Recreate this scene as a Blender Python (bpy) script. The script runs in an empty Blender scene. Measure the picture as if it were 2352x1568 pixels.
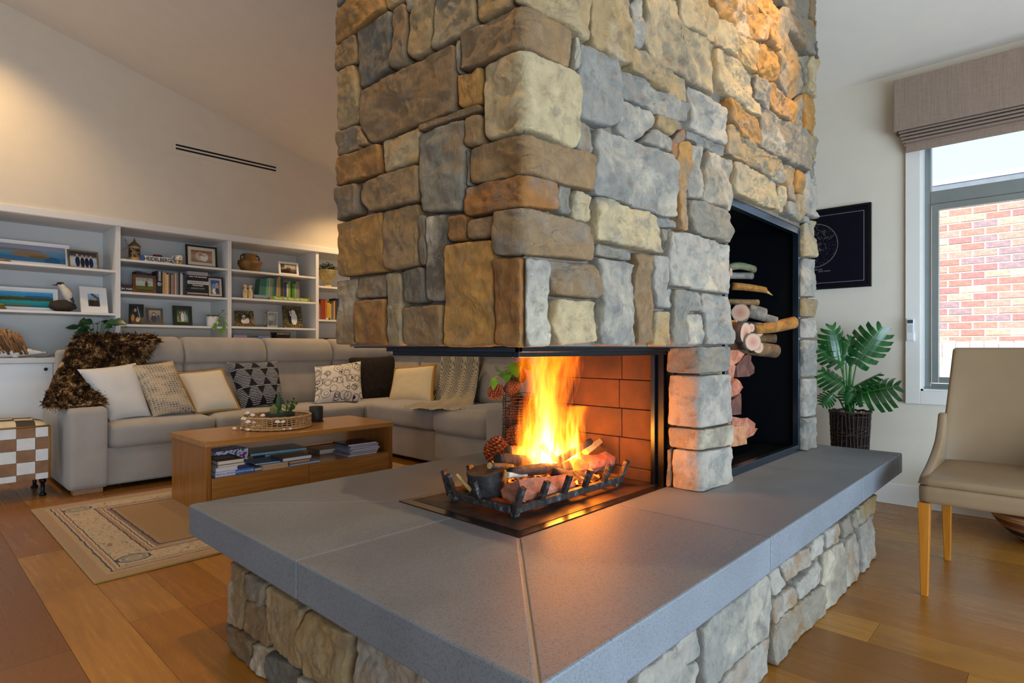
import bpy, bmesh, math, random
from mathutils import Vector, Matrix, noise
random.seed(7)
C = bpy.context.scene.collection
SC = bpy.context.scene
# ---------------------------------------------------------------- camera, light, exposure
FPX, CX, HY = 1346.0, 1176.0, 800.0            # focal length, principal column and horizon row (2352 x 1568 frame)
TH = math.radians(43.3)                        # the long side of the hearth runs 43.3 degrees off the view axis
SN, CS = math.sin(TH), math.cos(TH)
cam = bpy.data.objects.new('camera', bpy.data.cameras.new('camera'))
C.objects.link(cam)
cam.location = (0, 0, 1)
cam.rotation_euler = (math.pi/2, 0, TH - math.pi/2)
cam.data.sensor_width = 36
cam.data.lens = 36*FPX/2352
cam.data.shift_y = (HY-784)/2352
cam.data.clip_start = .05
SC.camera = cam
SC.view_settings.view_transform = 'Standard'
SC.view_settings.look = 'None'
SC.view_settings.gamma = 1
SC.view_settings.use_curve_mapping = False
SC.view_settings.exposure = 0.0
SC.cycles.use_denoising = True
SC.cycles.max_bounces = 8
SC.cycles.transparent_max_bounces = 24
SC.cycles.sample_clamp_indirect = 6
SC.cycles.volume_max_steps = 256
w = bpy.data.worlds.new('sky'); SC.world = w; w.use_nodes = True
w.node_tree.nodes['Background'].inputs[0].default_value = (.60, .78, 1.0, 1)
w.node_tree.nodes['Background'].inputs[1].default_value = 1.6

def light(name, kind, loc, power, col, rot=(0, 0, 0), **kw):
    d = bpy.data.lights.new(name, kind)
    d.energy = power; d.color = col
    for k, v in kw.items(): setattr(d, k, v)
    o = bpy.data.objects.new(name, d); C.objects.link(o)
    o.location = loc; o.rotation_euler = rot
    return o
COOL, WARM = (.62, .81, 1.0), (1.0, .66, .32)
# daylight entering by the wide glazed doors beyond the camera's right shoulder
light('daylight_doors', 'AREA', (1.0, -2.12, .80), 235, COOL, (math.radians(90), 0, 0), shape='RECTANGLE', size=5.2, size_y=1.45)
# daylight from the glazing behind the camera
light('daylight_rear', 'AREA', (-2.45, 3.6, 1.0), 26, (.52, .74, 1.0), (math.radians(90), 0, math.radians(-90)), shape='RECTANGLE', size=3.4, size_y=1.9)
# sun on the neighbour's wall outside the window
light('sun', 'SUN', (0, 0, 8), 12, (1, .96, .90), (math.radians(8), math.radians(-48), 0), angle=.02)
# ceiling downlights
def downlight(x, y, power, cone=70, blend=.6, tilt=0):
    light('downlight', 'SPOT', (x, y, 3.88-.252*x-.06), power, WARM, (math.radians(tilt), 0, 0), spot_size=math.radians(cone), spot_blend=blend, shadow_soft_size=.05)
downlight(2.65, .42, 150, 58, 1, 30)
downlight(1.9, .30, 90, 55, 1, 30)
downlight(.70, 1.35, 135, 62, .9)
downlight(.35, 5.5, 130, 115, 1)
downlight(3.55, 5.5, 130, 115, 1)
downlight(1.9, 3.4, 45, 120, 1)
downlight(-.2, 3.4, 48, 120, 1)

# ---------------------------------------------------------------- pixel -> place on a known plane
def ray(px, py):
    a = (px-CX)/FPX; b = (HY-py)/FPX
    return Vector((SN*a+CS, -CS*a+SN, b))
def onX(px, py, X): r = ray(px, py); return Vector((0, 0, 1))+r*(X/r.x)
def onY(px, py, Y): r = ray(px, py); return Vector((0, 0, 1))+r*(Y/r.y)
def onZ(px, py, Z): r = ray(px, py); return Vector((0, 0, 1))+r*((Z-1)/r.z)

# ---------------------------------------------------------------- materials
def hexc(h):
    h = h.lstrip('#'); v = [int(h[i:i+2], 16)/255 for i in (0, 2, 4)]
    return tuple((c/12.92 if c <= .04045 else ((c+.055)/1.055)**2.4) for c in v)+(1,)
class NT:
    """small wrapper round a node tree"""
    def __init__(s, name):
        s.m = bpy.data.materials.new(name); s.m.use_nodes = True
        s.t = s.m.node_tree; s.b = s.t.nodes['Principled BSDF']; s.out = s.t.nodes['Material Output']
    def n(s, kind, **kw):
        nd = s.t.nodes.new('ShaderNode'+kind)
        for k, v in kw.items():
            if k.startswith('i_'):
                nd.inputs[int(k[2:]) if k[2:].isdigit() else k[2:].replace('_', ' ')].default_value = v
            else: setattr(nd, k, v)
        return nd
    def l(s, a, b): s.t.links.new(a, b)
    def coords(s, scale=(1, 1, 1), kind='Object', rot=(0, 0, 0), jitter=False):
        tc = s.n('TexCoord'); mp = s.n('Mapping'); mp.inputs['Scale'].default_value = scale; mp.inputs['Rotation'].default_value = rot
        s.l(tc.outputs[kind], mp.inputs['Vector'])
        if jitter:
            oi = s.n('ObjectInfo'); ml = s.n('Math', operation='MULTIPLY', i_1=37.0); s.l(oi.outputs['Random'], ml.inputs[0])
            ad = s.n('VectorMath', operation='ADD'); s.l(tc.outputs[kind], ad.inputs[0]); s.l(ml.outputs[0], ad.inputs[1])
            s.l(ad.outputs[0], mp.inputs['Vector'])
        return mp.outputs[0]
    def noise(s, vec, scale, detail=4, rough=.55, dist=0):
        nd = s.n('TexNoise'); nd.inputs['Scale'].default_value = scale; nd.inputs['Detail'].default_value = detail
        nd.inputs['Roughness'].default_value = rough; nd.inputs['Distortion'].default_value = dist
        if vec is not None: s.l(vec, nd.inputs['Vector'])
        return nd.outputs['Fac']
    def ramp(s, fac, stops, interp='LINEAR'):
        r = s.n('ValToRGB'); r.color_ramp.interpolation = interp
        e = r.color_ramp.elements
        while len(e) < len(stops): e.new(.5)
        for el, (p, c) in zip(e, stops):
            el.position = p; el.color = c if not isinstance(c, (int, float)) else (c, c, c, 1)
        s.l(fac, r.inputs[0]); return r.outputs[0]
    def mix(s, fac, a, b, mode='MIX'):
        x = s.n('Mix', data_type='RGBA', blend_type=mode)
        for src, i in ((fac, 0), (a, 6), (b, 7)):
            if hasattr(src, 'is_linked'): s.l(src, x.inputs[i])
            elif i == 0: x.inputs[0].default_value = src
            else: x.inputs[i].default_value = src
        return x.outputs[2]
    def math(s, op, a, b=None, clamp=False):
        x = s.n('Math', operation=op, use_clamp=clamp)
        for src, i in ((a, 0), (b, 1)):
            if src is None: continue
            if hasattr(src, 'is_linked'): s.l(src, x.inputs[i])
            else: x.inputs[i].default_value = src
        return x.outputs[0]
    def sep(s, vec):
        x = s.n('SeparateXYZ'); s.l(vec, x.inputs[0]); return x.outputs
    def bump(s, h, strength=.3, dist=.01, prev=None):
        b = s.n('Bump'); b.inputs['Strength'].default_value = strength; b.inputs['Distance'].default_value = dist
        s.l(h, b.inputs['Height'])
        if prev is not None: s.l(prev, b.inputs['Normal'])
        s.l(b.outputs[0], s.b.inputs['Normal']); return b.outputs[0]
    def set(s, col=None, rough=None, metal=None, spec=None, **kw):
        for key, v in (('Base Color', col), ('Roughness', rough), ('Metallic', metal), ('Specular IOR Level', spec)):
            if v is None: continue
            if hasattr(v, 'is_linked'): s.l(v, s.b.inputs[key])
            else: s.b.inputs[key].default_value = v
        for k, v in kw.items(): s.b.inputs[k.replace('_', ' ')].default_value = v
        return s.m
_mc = {}
def plain(col, rough=.5, metal=0, var=.10, scale=8, bump=0, bscale=80, spec=.5, stretch=(1, 1, 1), name=None, **kw):
    """a plain surface: one colour with a little mottling and an optional fine bump"""
    key = (col, rough, metal, var, scale, bump, bscale, spec, stretch, tuple(kw.items()))
    if key in _mc: return _mc[key]
    t = NT(name or 'surface_'+col.lstrip('#'))
    c = hexc(col)
    v = t.coords(stretch)
    f = t.noise(v, scale, 5)
    lo = tuple(x*(1-var) for x in c[:3])+(1,); hi = tuple(min(1, x*(1+var)) for x in c[:3])+(1,)
    t.set(t.ramp(f, [(.3, lo), (.7, hi)]), rough, metal, spec, **kw)
    if bump: t.bump(t.noise(v, bscale, 4), bump, .004)
    _mc[key] = t.m; return t.m

# ---------------------------------------------------------------- meshes, things, parts
LOC = {}
def tag(o, label=None, cat=None, group=None, kind=None):
    for k, v in (('label', label), ('category', cat), ('group', group), ('kind', kind)):
        if v: o[k] = v
    return o
def thing(name, label, cat, loc=(0, 0, 0), group=None, kind=None):
    o = bpy.data.objects.new(name, None); C.objects.link(o); o.empty_display_size = .05
    o.location = loc; LOC[o.name] = Vector(loc)
    return tag(o, label, cat, group, kind)
class MB:
    def __init__(s): s.v = []; s.f = []; s.uv = None
    def add(s, vs, fs):
        n = len(s.v); s.v += [Vector(p) for p in vs]; s.f += [tuple(i+n for i in q) for q in fs]; return s
    def box(s, x0, x1, y0, y1, z0, z1):
        return s.add([(x0, y0, z0), (x1, y0, z0), (x1, y1, z0), (x0, y1, z0), (x0, y0, z1), (x1, y0, z1), (x1, y1, z1), (x0, y1, z1)],
                     [(0, 3, 2, 1), (4, 5, 6, 7), (0, 1, 5, 4), (1, 2, 6, 5), (2, 3, 7, 6), (3, 0, 4, 7)])
    def loft(s, rings, close=True, caps=True):
        n = len(rings[0]); vs = [p for r in rings for p in r]; fs = []
        for i in range(len(rings)-1):
            for j in range(n if close else n-1):
                k = (j+1) % n
                fs.append((i*n+j, i*n+k, (i+1)*n+k, (i+1)*n+j))
        if caps: fs += [tuple(range(n))[::-1], tuple(range((len(rings)-1)*n, len(rings)*n))]
        return s.add(vs, fs)
    def lathe(s, prof, n=24, c=(0, 0, 0), caps=True, sx=1, sy=1):
        c = Vector(c)
        return s.loft([[c+Vector((r*sx*math.cos(2*math.pi*j/n), r*sy*math.sin(2*math.pi*j/n), z)) for j in range(n)] for r, z in prof], caps=caps)
    def tube(s, pts, r, n=8, caps=True):
        pts = [Vector(p) for p in pts]; rs = r if isinstance(r, (list, tuple)) else [r]*len(pts)
        rings = []; up = None
        for i, p in enumerate(pts):
            t = (pts[min(i+1, len(pts)-1)]-pts[max(i-1, 0)]).normalized()
            if up is None: up = Vector((0, 0, 1)) if abs(t.z) < .9 else Vector((1, 0, 0))
            a = t.cross(up)
            a = a.normalized() if a.length > 1e-6 else t.orthogonal().normalized()
            b = a.cross(t).normalized(); up = b
            rings.append([p+(a*math.cos(2*math.pi*j/n)+b*math.sin(2*math.pi*j/n))*rs[i] for j in range(n)])
        return s.loft(rings, caps=caps)
    def prism(s, poly, z0, z1):
        n = len(poly)
        return s.add([(x, y, z0) for x, y in poly]+[(x, y, z1) for x, y in poly],
                     [tuple(range(n))[::-1], tuple(range(n, 2*n))]+[(i, (i+1) % n, n+(i+1) % n, n+i) for i in range(n)])
    def grid(s, fn, nu, nv, close_u=False):
        vs = [fn(i/(nu if close_u else nu-1), j/(nv-1)) for j in range(nv) for i in range(nu)]
        fs = [(j*nu+i, j*nu+(i+1) % nu, (j+1)*nu+(i+1) % nu, (j+1)*nu+i) for j in range(nv-1) for i in range(nu if close_u else nu-1)]
        return s.add(vs, fs)
    def ball(s, c, r, n=12, m=8, sc=(1, 1, 1)):
        c = Vector(c)
        return s.grid(lambda u, v: c+Vector((r*sc[0]*math.sin(math.pi*(v*.998+.001))*math.cos(2*math.pi*u), r*sc[1]*math.sin(math.pi*(v*.998+.001))*math.sin(2*math.pi*u), -r*sc[2]*math.cos(math.pi*(v*.998+.001)))), n, m, True)
    def xf(s, M): s.v = [M @ p for p in s.v]; return s
    def build(s, name, m, parent=None, smooth=False, bevel=0, seg=2, solid=0, sub=0, recalc=True, local=False):
        off = LOC.get(parent.name, Vector((0, 0, 0))) if parent is not None and not local else Vector((0, 0, 0))
        me = bpy.data.meshes.new(name)
        me.from_pydata([tuple(p-off) for p in s.v], [], s.f)
        if s.uv:
            ul = me.uv_layers.new(name='UVMap')
            for i, c in enumerate(s.uv): ul.data[i].uv = c
        if recalc:
            bm = bmesh.new(); bm.from_mesh(me); bmesh.ops.recalc_face_normals(bm, faces=bm.faces); bm.to_mesh(me); bm.free()
        if m is not None: me.materials.append(m)
        if smooth: me.polygons.foreach_set('use_smooth', [True]*len(me.polygons))
        o = bpy.data.objects.new(name, me); C.objects.link(o)
        if parent is not None: o.parent = parent; LOC[o.name] = off
        if bevel:
            b = o.modifiers.new('bevel', 'BEVEL'); b.width = bevel; b.segments = seg; b.limit_method = 'ANGLE'; b.angle_limit = math.radians(40)
        if solid: q = o.modifiers.new('solid', 'SOLIDIFY'); q.thickness = solid; q.offset = 0
        if sub: q = o.modifiers.new('sub', 'SUBSURF'); q.levels = sub; q.render_levels = sub
        return o
def box(name, m, parent, x0, x1, y0, y1, z0, z1, bevel=0, **kw): return MB().box(x0, x1, y0, y1, z0, z1).build(name, m, parent, bevel=bevel, **kw)
def single(o, label, cat, group=None): return tag(o, label, cat, group)
def rot_about(p, axis, deg): return Matrix.Translation(p) @ Matrix.Rotation(math.radians(deg), 4, axis) @ Matrix.Translation(-Vector(p))
def text(body, size, loc, rot, m, parent, name='lettering', align='CENTER', ext=.0006, bold=0, shear=0, sx=1):
    cu = bpy.data.curves.new(name, 'FONT'); cu.body = body; cu.size = size; cu.align_x = align; cu.align_y = 'CENTER'; cu.extrude = ext; cu.offset = bold; cu.shear = shear
    tmp = bpy.data.objects.new(name, cu); C.objects.link(tmp); bpy.context.view_layer.update()
    me = bpy.data.meshes.new_from_object(tmp.evaluated_get(bpy.context.evaluated_depsgraph_get())); bpy.data.objects.remove(tmp); bpy.data.curves.remove(cu)
    me.materials.clear(); me.materials.append(m); o = bpy.data.objects.new(name, me); C.objects.link(o)
    off = LOC.get(parent.name, Vector((0, 0, 0))); o.parent = parent; LOC[o.name] = off
    o.location = Vector(loc)-off; o.rotation_euler = rot; o.scale = (sx, 1, 1); return o
def quad(name, m, parent, p00, p10, p11, p01):
    b = MB().add([p00, p10, p11, p01], [(0, 1, 2, 3)]); b.uv = [(0, 0), (1, 0), (1, 1), (0, 1)]
    return b.build(name, m, parent, recalc=False)
def fnz(x, y, z, o=3): return noise.fractal(Vector((x, y, z)), 1.0, 2.0, o)

# ---------------------------------------------------------------- the room
ZC = lambda x: 3.88-.252*x
XW, YW, XL, YF = 4.435, 6.1, -2.6, -2.25
PAINT = plain('#ddd2bf', .75, var=.02, bump=.05, bscale=300, spec=.3)
TRIM = plain('#e6e1d8', .35, var=.015, spec=.4)
CEILM = plain('#e4dacb', .8, var=.02, spec=.2)
def struct(o): o['kind'] = 'structure'; return o
# floor: one oak board per plank, running along the bookcase-to-window direction
t = NT('oak_board')
v = t.coords((11, .7, 1), jitter=True); v2 = t.coords((1.1, .8, 1), jitter=True)
g = t.noise(v, 5, 7, .62, .6); k = t.noise(v2, 3.2, 3, .5, .3)
oi = t.n('ObjectInfo')
base = t.ramp(oi.outputs['Random'], [(0, hexc('#a26a20')), (.3, hexc('#8f5818')), (.55, hexc('#b37c30')), (.8, hexc('#7a4a18')), (1, hexc('#9f6c2a'))])
c1 = t.mix(t.ramp(g, [(.3, .0), (.75, .55)]), base, hexc('#6d4216'))
kn = t.n('TexVoronoi'); kn.inputs['Scale'].default_value = .85; t.l(t.coords((2.2, .8, 1), jitter=True), kn.inputs['Vector'])
c2 = t.mix(t.ramp(kn.outputs['Distance'], [(.0, .9), (.02, .7), (.07, 0)]), c1, hexc('#2a1a0c'))
c3 = t.mix(t.ramp(k, [(.55, 0), (.8, .5)]), c2, hexc('#5e3815'))
t.set(c3, t.ramp(g, [(.3, .24), (.8, .38)]), spec=.5); t.bump(g, .12, .002)
OAK = t.m
floor = thing('floor', 'oak plank floor', None, kind='structure')
box('subfloor', plain('#3a2412', .8), floor, XL, XW, YF, YW+.6, -.04, -.006)
PW = .187
rw = 0; x = XL+.02
while x < XW-.01:
    y = YF-random.uniform(0, 1.5)
    x1 = min(x+PW, XW)
    while y < 5.9:
        y1 = y+random.uniform(1.1, 2.1)
        a, b = max(y, YF), min(y1, 6.0)
        if b-a > .05 and not (x1 < -.9 and b < 2) and not (b < -.6):
            box('plank', OAK, floor, x+.0006, x1-.0006, a+.0006, b-.0006, -.006, 0)
        y = y1
    x += PW; rw += 1
# walls
def slopewall(name, pts, m, thick_axis, d):
    """pts: polygon on a plane; extruded by d along the axis"""
    b = MB(); n = len(pts); e = Vector((d, 0, 0)) if thick_axis == 'x' else Vector((0, d, 0))
    b.add([Vector(p) for p in pts]+[Vector(p)+e for p in pts], [tuple(range(n)), tuple(range(n, 2*n))[::-1]]+[(i, (i+1) % n, n+(i+1) % n, n+i) for i in range(n)])
    return struct(b.build(name, m))
BT = 2.142    # top of the bookcase joinery
slopewall('wall_bookcase', [(XL, YW, BT-.05), (XW, YW, BT-.05), (XW, YW, ZC(XW)), (XL, YW, ZC(XL))], PAINT, 'y', .12)
slopewall('wall_alcove', [(XL, YW+.475, 0), (XW, YW+.475, 0), (XW, YW+.475, BT), (XL, YW+.475, BT)], plain('#dfe0e2', .6, var=.015), 'y', .1)
# window wall with its opening
WY0, WY1, WZ0, WZ1 = -.55, .655, .735, 2.36
wr = thing('wall_window', None, None, kind='structure')
for nm, (y0, y1, z0, z1) in {'wall_panel': (YF, WY0, 0, ZC(XW)), 'wall_panel.001': (WY1, YW+.55, 0, ZC(XW)), 'wall_panel.002': (WY0, WY1, 0, WZ0), 'wall_panel.003': (WY0, WY1, WZ1, ZC(XW))}.items():
    box('wall_panel', PAINT, wr, XW, XW+.16, y0, y1, z0, z1)
slopewall('wall_left', [(XL, YF, 0), (XL, YW+.5, 0), (XL, YW+.5, ZC(XL)), (XL, YF, ZC(XL))], PAINT, 'x', -.1)
# wall beyond the camera's right shoulder: glazed-door opening
wf = thing('wall_front', None, None, kind='structure')
for (x0, x1, z0, z1) in ((XL, -1.65, 0, 2.9), (3.65, XW+.15, 0, ZC(XW)), (-1.65, 3.65, 2.0, 2.9)):
    box('wall_panel', PAINT, wf, x0, x1, YF-.12, YF, z0, z1)
MB().add([(XL, YF, 2.88), (XW, YF, 2.88), (XL, YF, ZC(XL)), (XL, YF-.12, 2.88), (XW, YF-.12, 2.88), (XL, YF-.12, ZC(XL))], [(0, 1, 2), (3, 5, 4), (0, 3, 4, 1), (1, 4, 5, 2), (2, 5, 3, 0)]).build('wall_panel', PAINT, wf)
b = MB(); b.add([(XL-.1, YF-.12, ZC(XL-.1)), (XW+.16, YF-.12, ZC(XW+.16)), (XW+.16, YW+.6, ZC(XW+.16)), (XL-.1, YW+.6, ZC(XL-.1))]+[(XL-.1, YF-.12, ZC(XL-.1)+.1), (XW+.16, YF-.12, ZC(XW+.16)+.1), (XW+.16, YW+.6, ZC(XW+.16)+.1), (XL-.1, YW+.6, ZC(XL-.1)+.1)],
    [(0, 1, 2, 3), (4, 7, 6, 5), (0, 4, 5, 1), (1, 5, 6, 2), (2, 6, 7, 3), (3, 7, 4, 0)])
struct(b.build('ceiling', CEILM))
struct(box('baseboard_window', TRIM, None, XW-.018, XW, YF, YW, 0, .135, .004))
# ---------------------------------------------------------------- stone hearth and chimney
STW = '#8d8478'
t = NT('fieldstone')
v = t.coords(jitter=True); oi = t.n('ObjectInfo')
m1 = t.noise(v, 4.5, 6, .6, .8); m2 = t.noise(v, 17, 6, .65, .3); m3 = t.noise(t.coords((70, 70, 22), jitter=True), 1.0, 5, .7)
patch = t.ramp(oi.outputs['Alpha'], [(0, hexc('#a37a40')), (.25, hexc('#86602f')), (.5, hexc('#75756f')), (.75, hexc('#c4b49a')), (1, hexc('#4d4c4b'))])
c1 = t.mix(t.ramp(m1, [(.47, 0), (.66, .72)]), oi.outputs['Color'], patch)
c2 = t.mix(t.ramp(m2, [(.32, .5), (.48, 0)]), c1, hexc('#5b5148'))
c3 = t.mix(t.ramp(m3, [(.55, 0), (.8, .2)]), c2, hexc('#cfc4b2'))
t.set(c3, t.ramp(m2, [(.3, .6), (.7, .85)]), spec=.35)
n1 = t.bump(t.noise(v, 24, 9, .72, .5), 1.0, .014); t.bump(m3, .6, .004, n1)
STONE = t.m
PAL = {'o': '#aa7a3c', 'b': '#876a48', 'g': '#877c6a', 'u': '#868177', 'c': '#b09a74', 'r': '#925f2b', 'd': '#655a4b', 'w': '#a1988a', 't': '#9c825a'}
MORTAR = plain('#6e6256', .95, var=.15, scale=30, bump=.3)
class Strip:
    """a wall face unfolded round its corners: s along the run, z up, d outwards"""
    def __init__(s, pts, zero, w=.018):
        s.p = [Vector(p) for p in pts]; s.w = w
        s.L = [0]
        for a, b in zip(s.p, s.p[1:]): s.L.append(s.L[-1]+(b-a).length)
        s.zero = s.L[zero]
    def pos(s, q, z, d):
        q += s.zero; q = max(0.0005, min(s.L[-1]-.0005, q)); i = 0
        while q > s.L[i+1]: i += 1
        def at(k):
            k = max(0, min(s.L[-1], k)); j = 0
            while j < len(s.L)-2 and k > s.L[j+1]: j += 1
            return s.p[j].lerp(s.p[j+1], (k-s.L[j])/(s.L[j+1]-s.L[j]))
        w = s.w
        for j in range(1, len(s.L)-1):
            if abs(q-s.L[j]) < w:
                u = (q-s.L[j]+w)/(2*w); A, B, D = at(s.L[j]-w), s.p[j], at(s.L[j]+w)
                p = A*(1-u)**2+B*2*u*(1-u)+D*u*u; tg = (B-A)*(1-u)+(D-B)*u; break
        else: p = at(q); tg = s.p[i+1]-s.p[i]
        tg.normalize(); n = Vector((tg.y, -tg.x))
        p = p+n*d
        return Vector((p.x, p.y, z))
def chaikin(P, r=.16, it=2, cut=None):
    if cut:                                     # first pass trims a fixed length off every corner
        Q = []
        for a, b in zip(P, P[1:]+P[:1]):
            L = max(1e-6, (b-a).length); k = min(.3, cut/L); Q += [a.lerp(b, k), a.lerp(b, 1-k)]
        P = Q; it = 1; r = .25
    for _ in range(it):
        Q = []
        for a, b in zip(P, P[1:]+P[:1]): Q += [a.lerp(b, r), a.lerp(b, 1-r)]
        P = Q; r = .25
    return P
def resample(P, n):
    P = P+[P[0]]; L = [0]
    for a, b in zip(P, P[1:]): L.append(L[-1]+(b-a).length)
    out = []; j = 0
    for i in range(n):
        q = L[-1]*i/n
        while L[j+1] < q: j += 1
        out.append(P[j].lerp(P[j+1], (q-L[j])/max(1e-9, L[j+1]-L[j])))
    return out
NST = [0]
def stone(parent, strip, poly, pal='b', patch=None, amp=.008, prot=None, gap=.0010, zmin=None):
    NST[0] += 1; sd = NST[0]*7.31; R = random.Random(NST[0])
    P = [Vector(p) for p in poly]
    A = sum(a.x*b.y-b.x*a.y for a, b in zip(P, P[1:]+P[:1]))/2
    if abs(A) < 1e-5: return
    c = Vector((sum((a.x+b.x)*(a.x*b.y-b.x*a.y) for a, b in zip(P, P[1:]+P[:1])), sum((a.y+b.y)*(a.x*b.y-b.x*a.y) for a, b in zip(P, P[1:]+P[:1]))))/(6*A)
    if A < 0: P.reverse()
    P = chaikin(P, cut=.007); per = sum((a-b).length for a, b in zip(P, P[1:]+P[:1]))
    n = int(max(28, min(120, per/.010))); P = resample(P, n)
    size = math.sqrt(abs(A)); inner = 1 if size < .05 else 0
    prot = R.uniform(-.002, .009) if prot is None else prot
    tx, tz = R.uniform(-.05, .05), R.uniform(-.05, .05)
    Q = []
    for p in P:
        e = p-c; L = e.length
        wob = .003*fnz(p.x*34, p.y*34, sd, 2)
        Q.append(c+e*max(.5, 1-(gap+abs(wob))/L))
    def face(p):
        x, y = p
        f = fnz(x*7, y*7, sd, 4)*amp*1.2-abs(fnz(x*15, y*11, sd+9, 3))*amp*.9+fnz(x*40, y*40, sd, 3)*amp*.45
        q = fnz(x*9+2, y*13, sd+4, 3)*3.2; fl = math.floor(q); q = q-fl; q = min(1, max(0, (q-.8)/.2)); f += (fl+q*q*(3-2*q))*amp*.42
        return prot+f+(x-c.x)*tx+(y-c.y)*tz
    rm = min((p-c).length for p in Q)
    e1 = min(.006, rm*.3)
    lev = [(0, None, -.045), (0, None, -.012)]
    rings = []; vs = []
    for k, (ins, dp) in enumerate(((0, -.045), (0, -.010), (e1*.10, .0), (e1*.4, .0055), (e1, .0078), (e1*1.7, .008))):
        rings.append([(c+(p-c)*max(.2, 1-ins/(p-c).length), dp) for p in Q])
    base = rings[-1]; nr = 18 if size > .14 else 12 if size > .08 else 6
    last = [b[0] for b in base]
    for k in range(1, nr):
        rings.append([(q.lerp(c, k/nr), .008) for q in last])
    for k, r in enumerate(rings):
        wgt = (0, .45, .75, .9, 1)[k] if k < 5 else 1
        for p, dp in r: vs.append(strip.pos(p.x, p.y, dp+wgt*face(p)))
    vs.append(strip.pos(c.x, c.y, .008+face(c)))
    fs = []
    for k in range(len(rings)-1):
        for j in range(n):
            q = (j+1) % n; fs.append((k*n+j, k*n+q, (k+1)*n+q, (k+1)*n+j))
    o0 = (len(rings)-1)*n
    fs += [(o0+j, o0+(j+1) % n, len(vs)-1) for j in range(n)]
    if zmin is not None: vs = [Vector((p.x, p.y, max(zmin, p.z))) for p in vs]
    o = MB().add(vs, fs).build('stone', STONE, parent, smooth=True, recalc=False)
    h = hexc(PAL[pal]); kk = R.uniform(.88, 1.12)
    o.color = (h[0]*kk, h[1]*kk, h[2]*kk, patch if patch is not None else R.choice((0, .5, .75, .25)))
    return o
# --- chimney
XC, YC, XE, YB = 1.053, .95, 3.335, 1.815
ch = thing('stone_chimney', 'tall stone-clad chimney with a see-through open fireplace and log niche', 'chimney', (XC, YC, .482))
CH = Strip([(XC+.4, YB), (XC, YB), (XC, YC), (XE, YC), (XE, YC+.4)], 2)
def LF(z, pts, dl=.05):
    out = []
    for x, y in pts:
        px, py = z[0]+x/z[2], z[1]+y/z[2]; p = onX(px, py, XC); s = -(p.y-YC)
        if px < 784: s -= dl
        out.append((s, p.z))
    return out
def RF(z, pts, dl=.05):
    out = []
    for x, y in pts:
        px, py = z[0]+x/z[2], z[1]+y/z[2]; p = onY(px, py, YC); s = p.x-XC
        if px > 1878: s += dl
        out.append((s, p.z))
    return out
ZA, ZB = (760, 0, 3.7326), (760, 400, 3.7326)
ZD, ZCc = (1180, 0, 3.734), (1180, 400, 3.734)
ZE, ZF = (1540, 0, 3.734), (1540, 400, 3.734)
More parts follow.
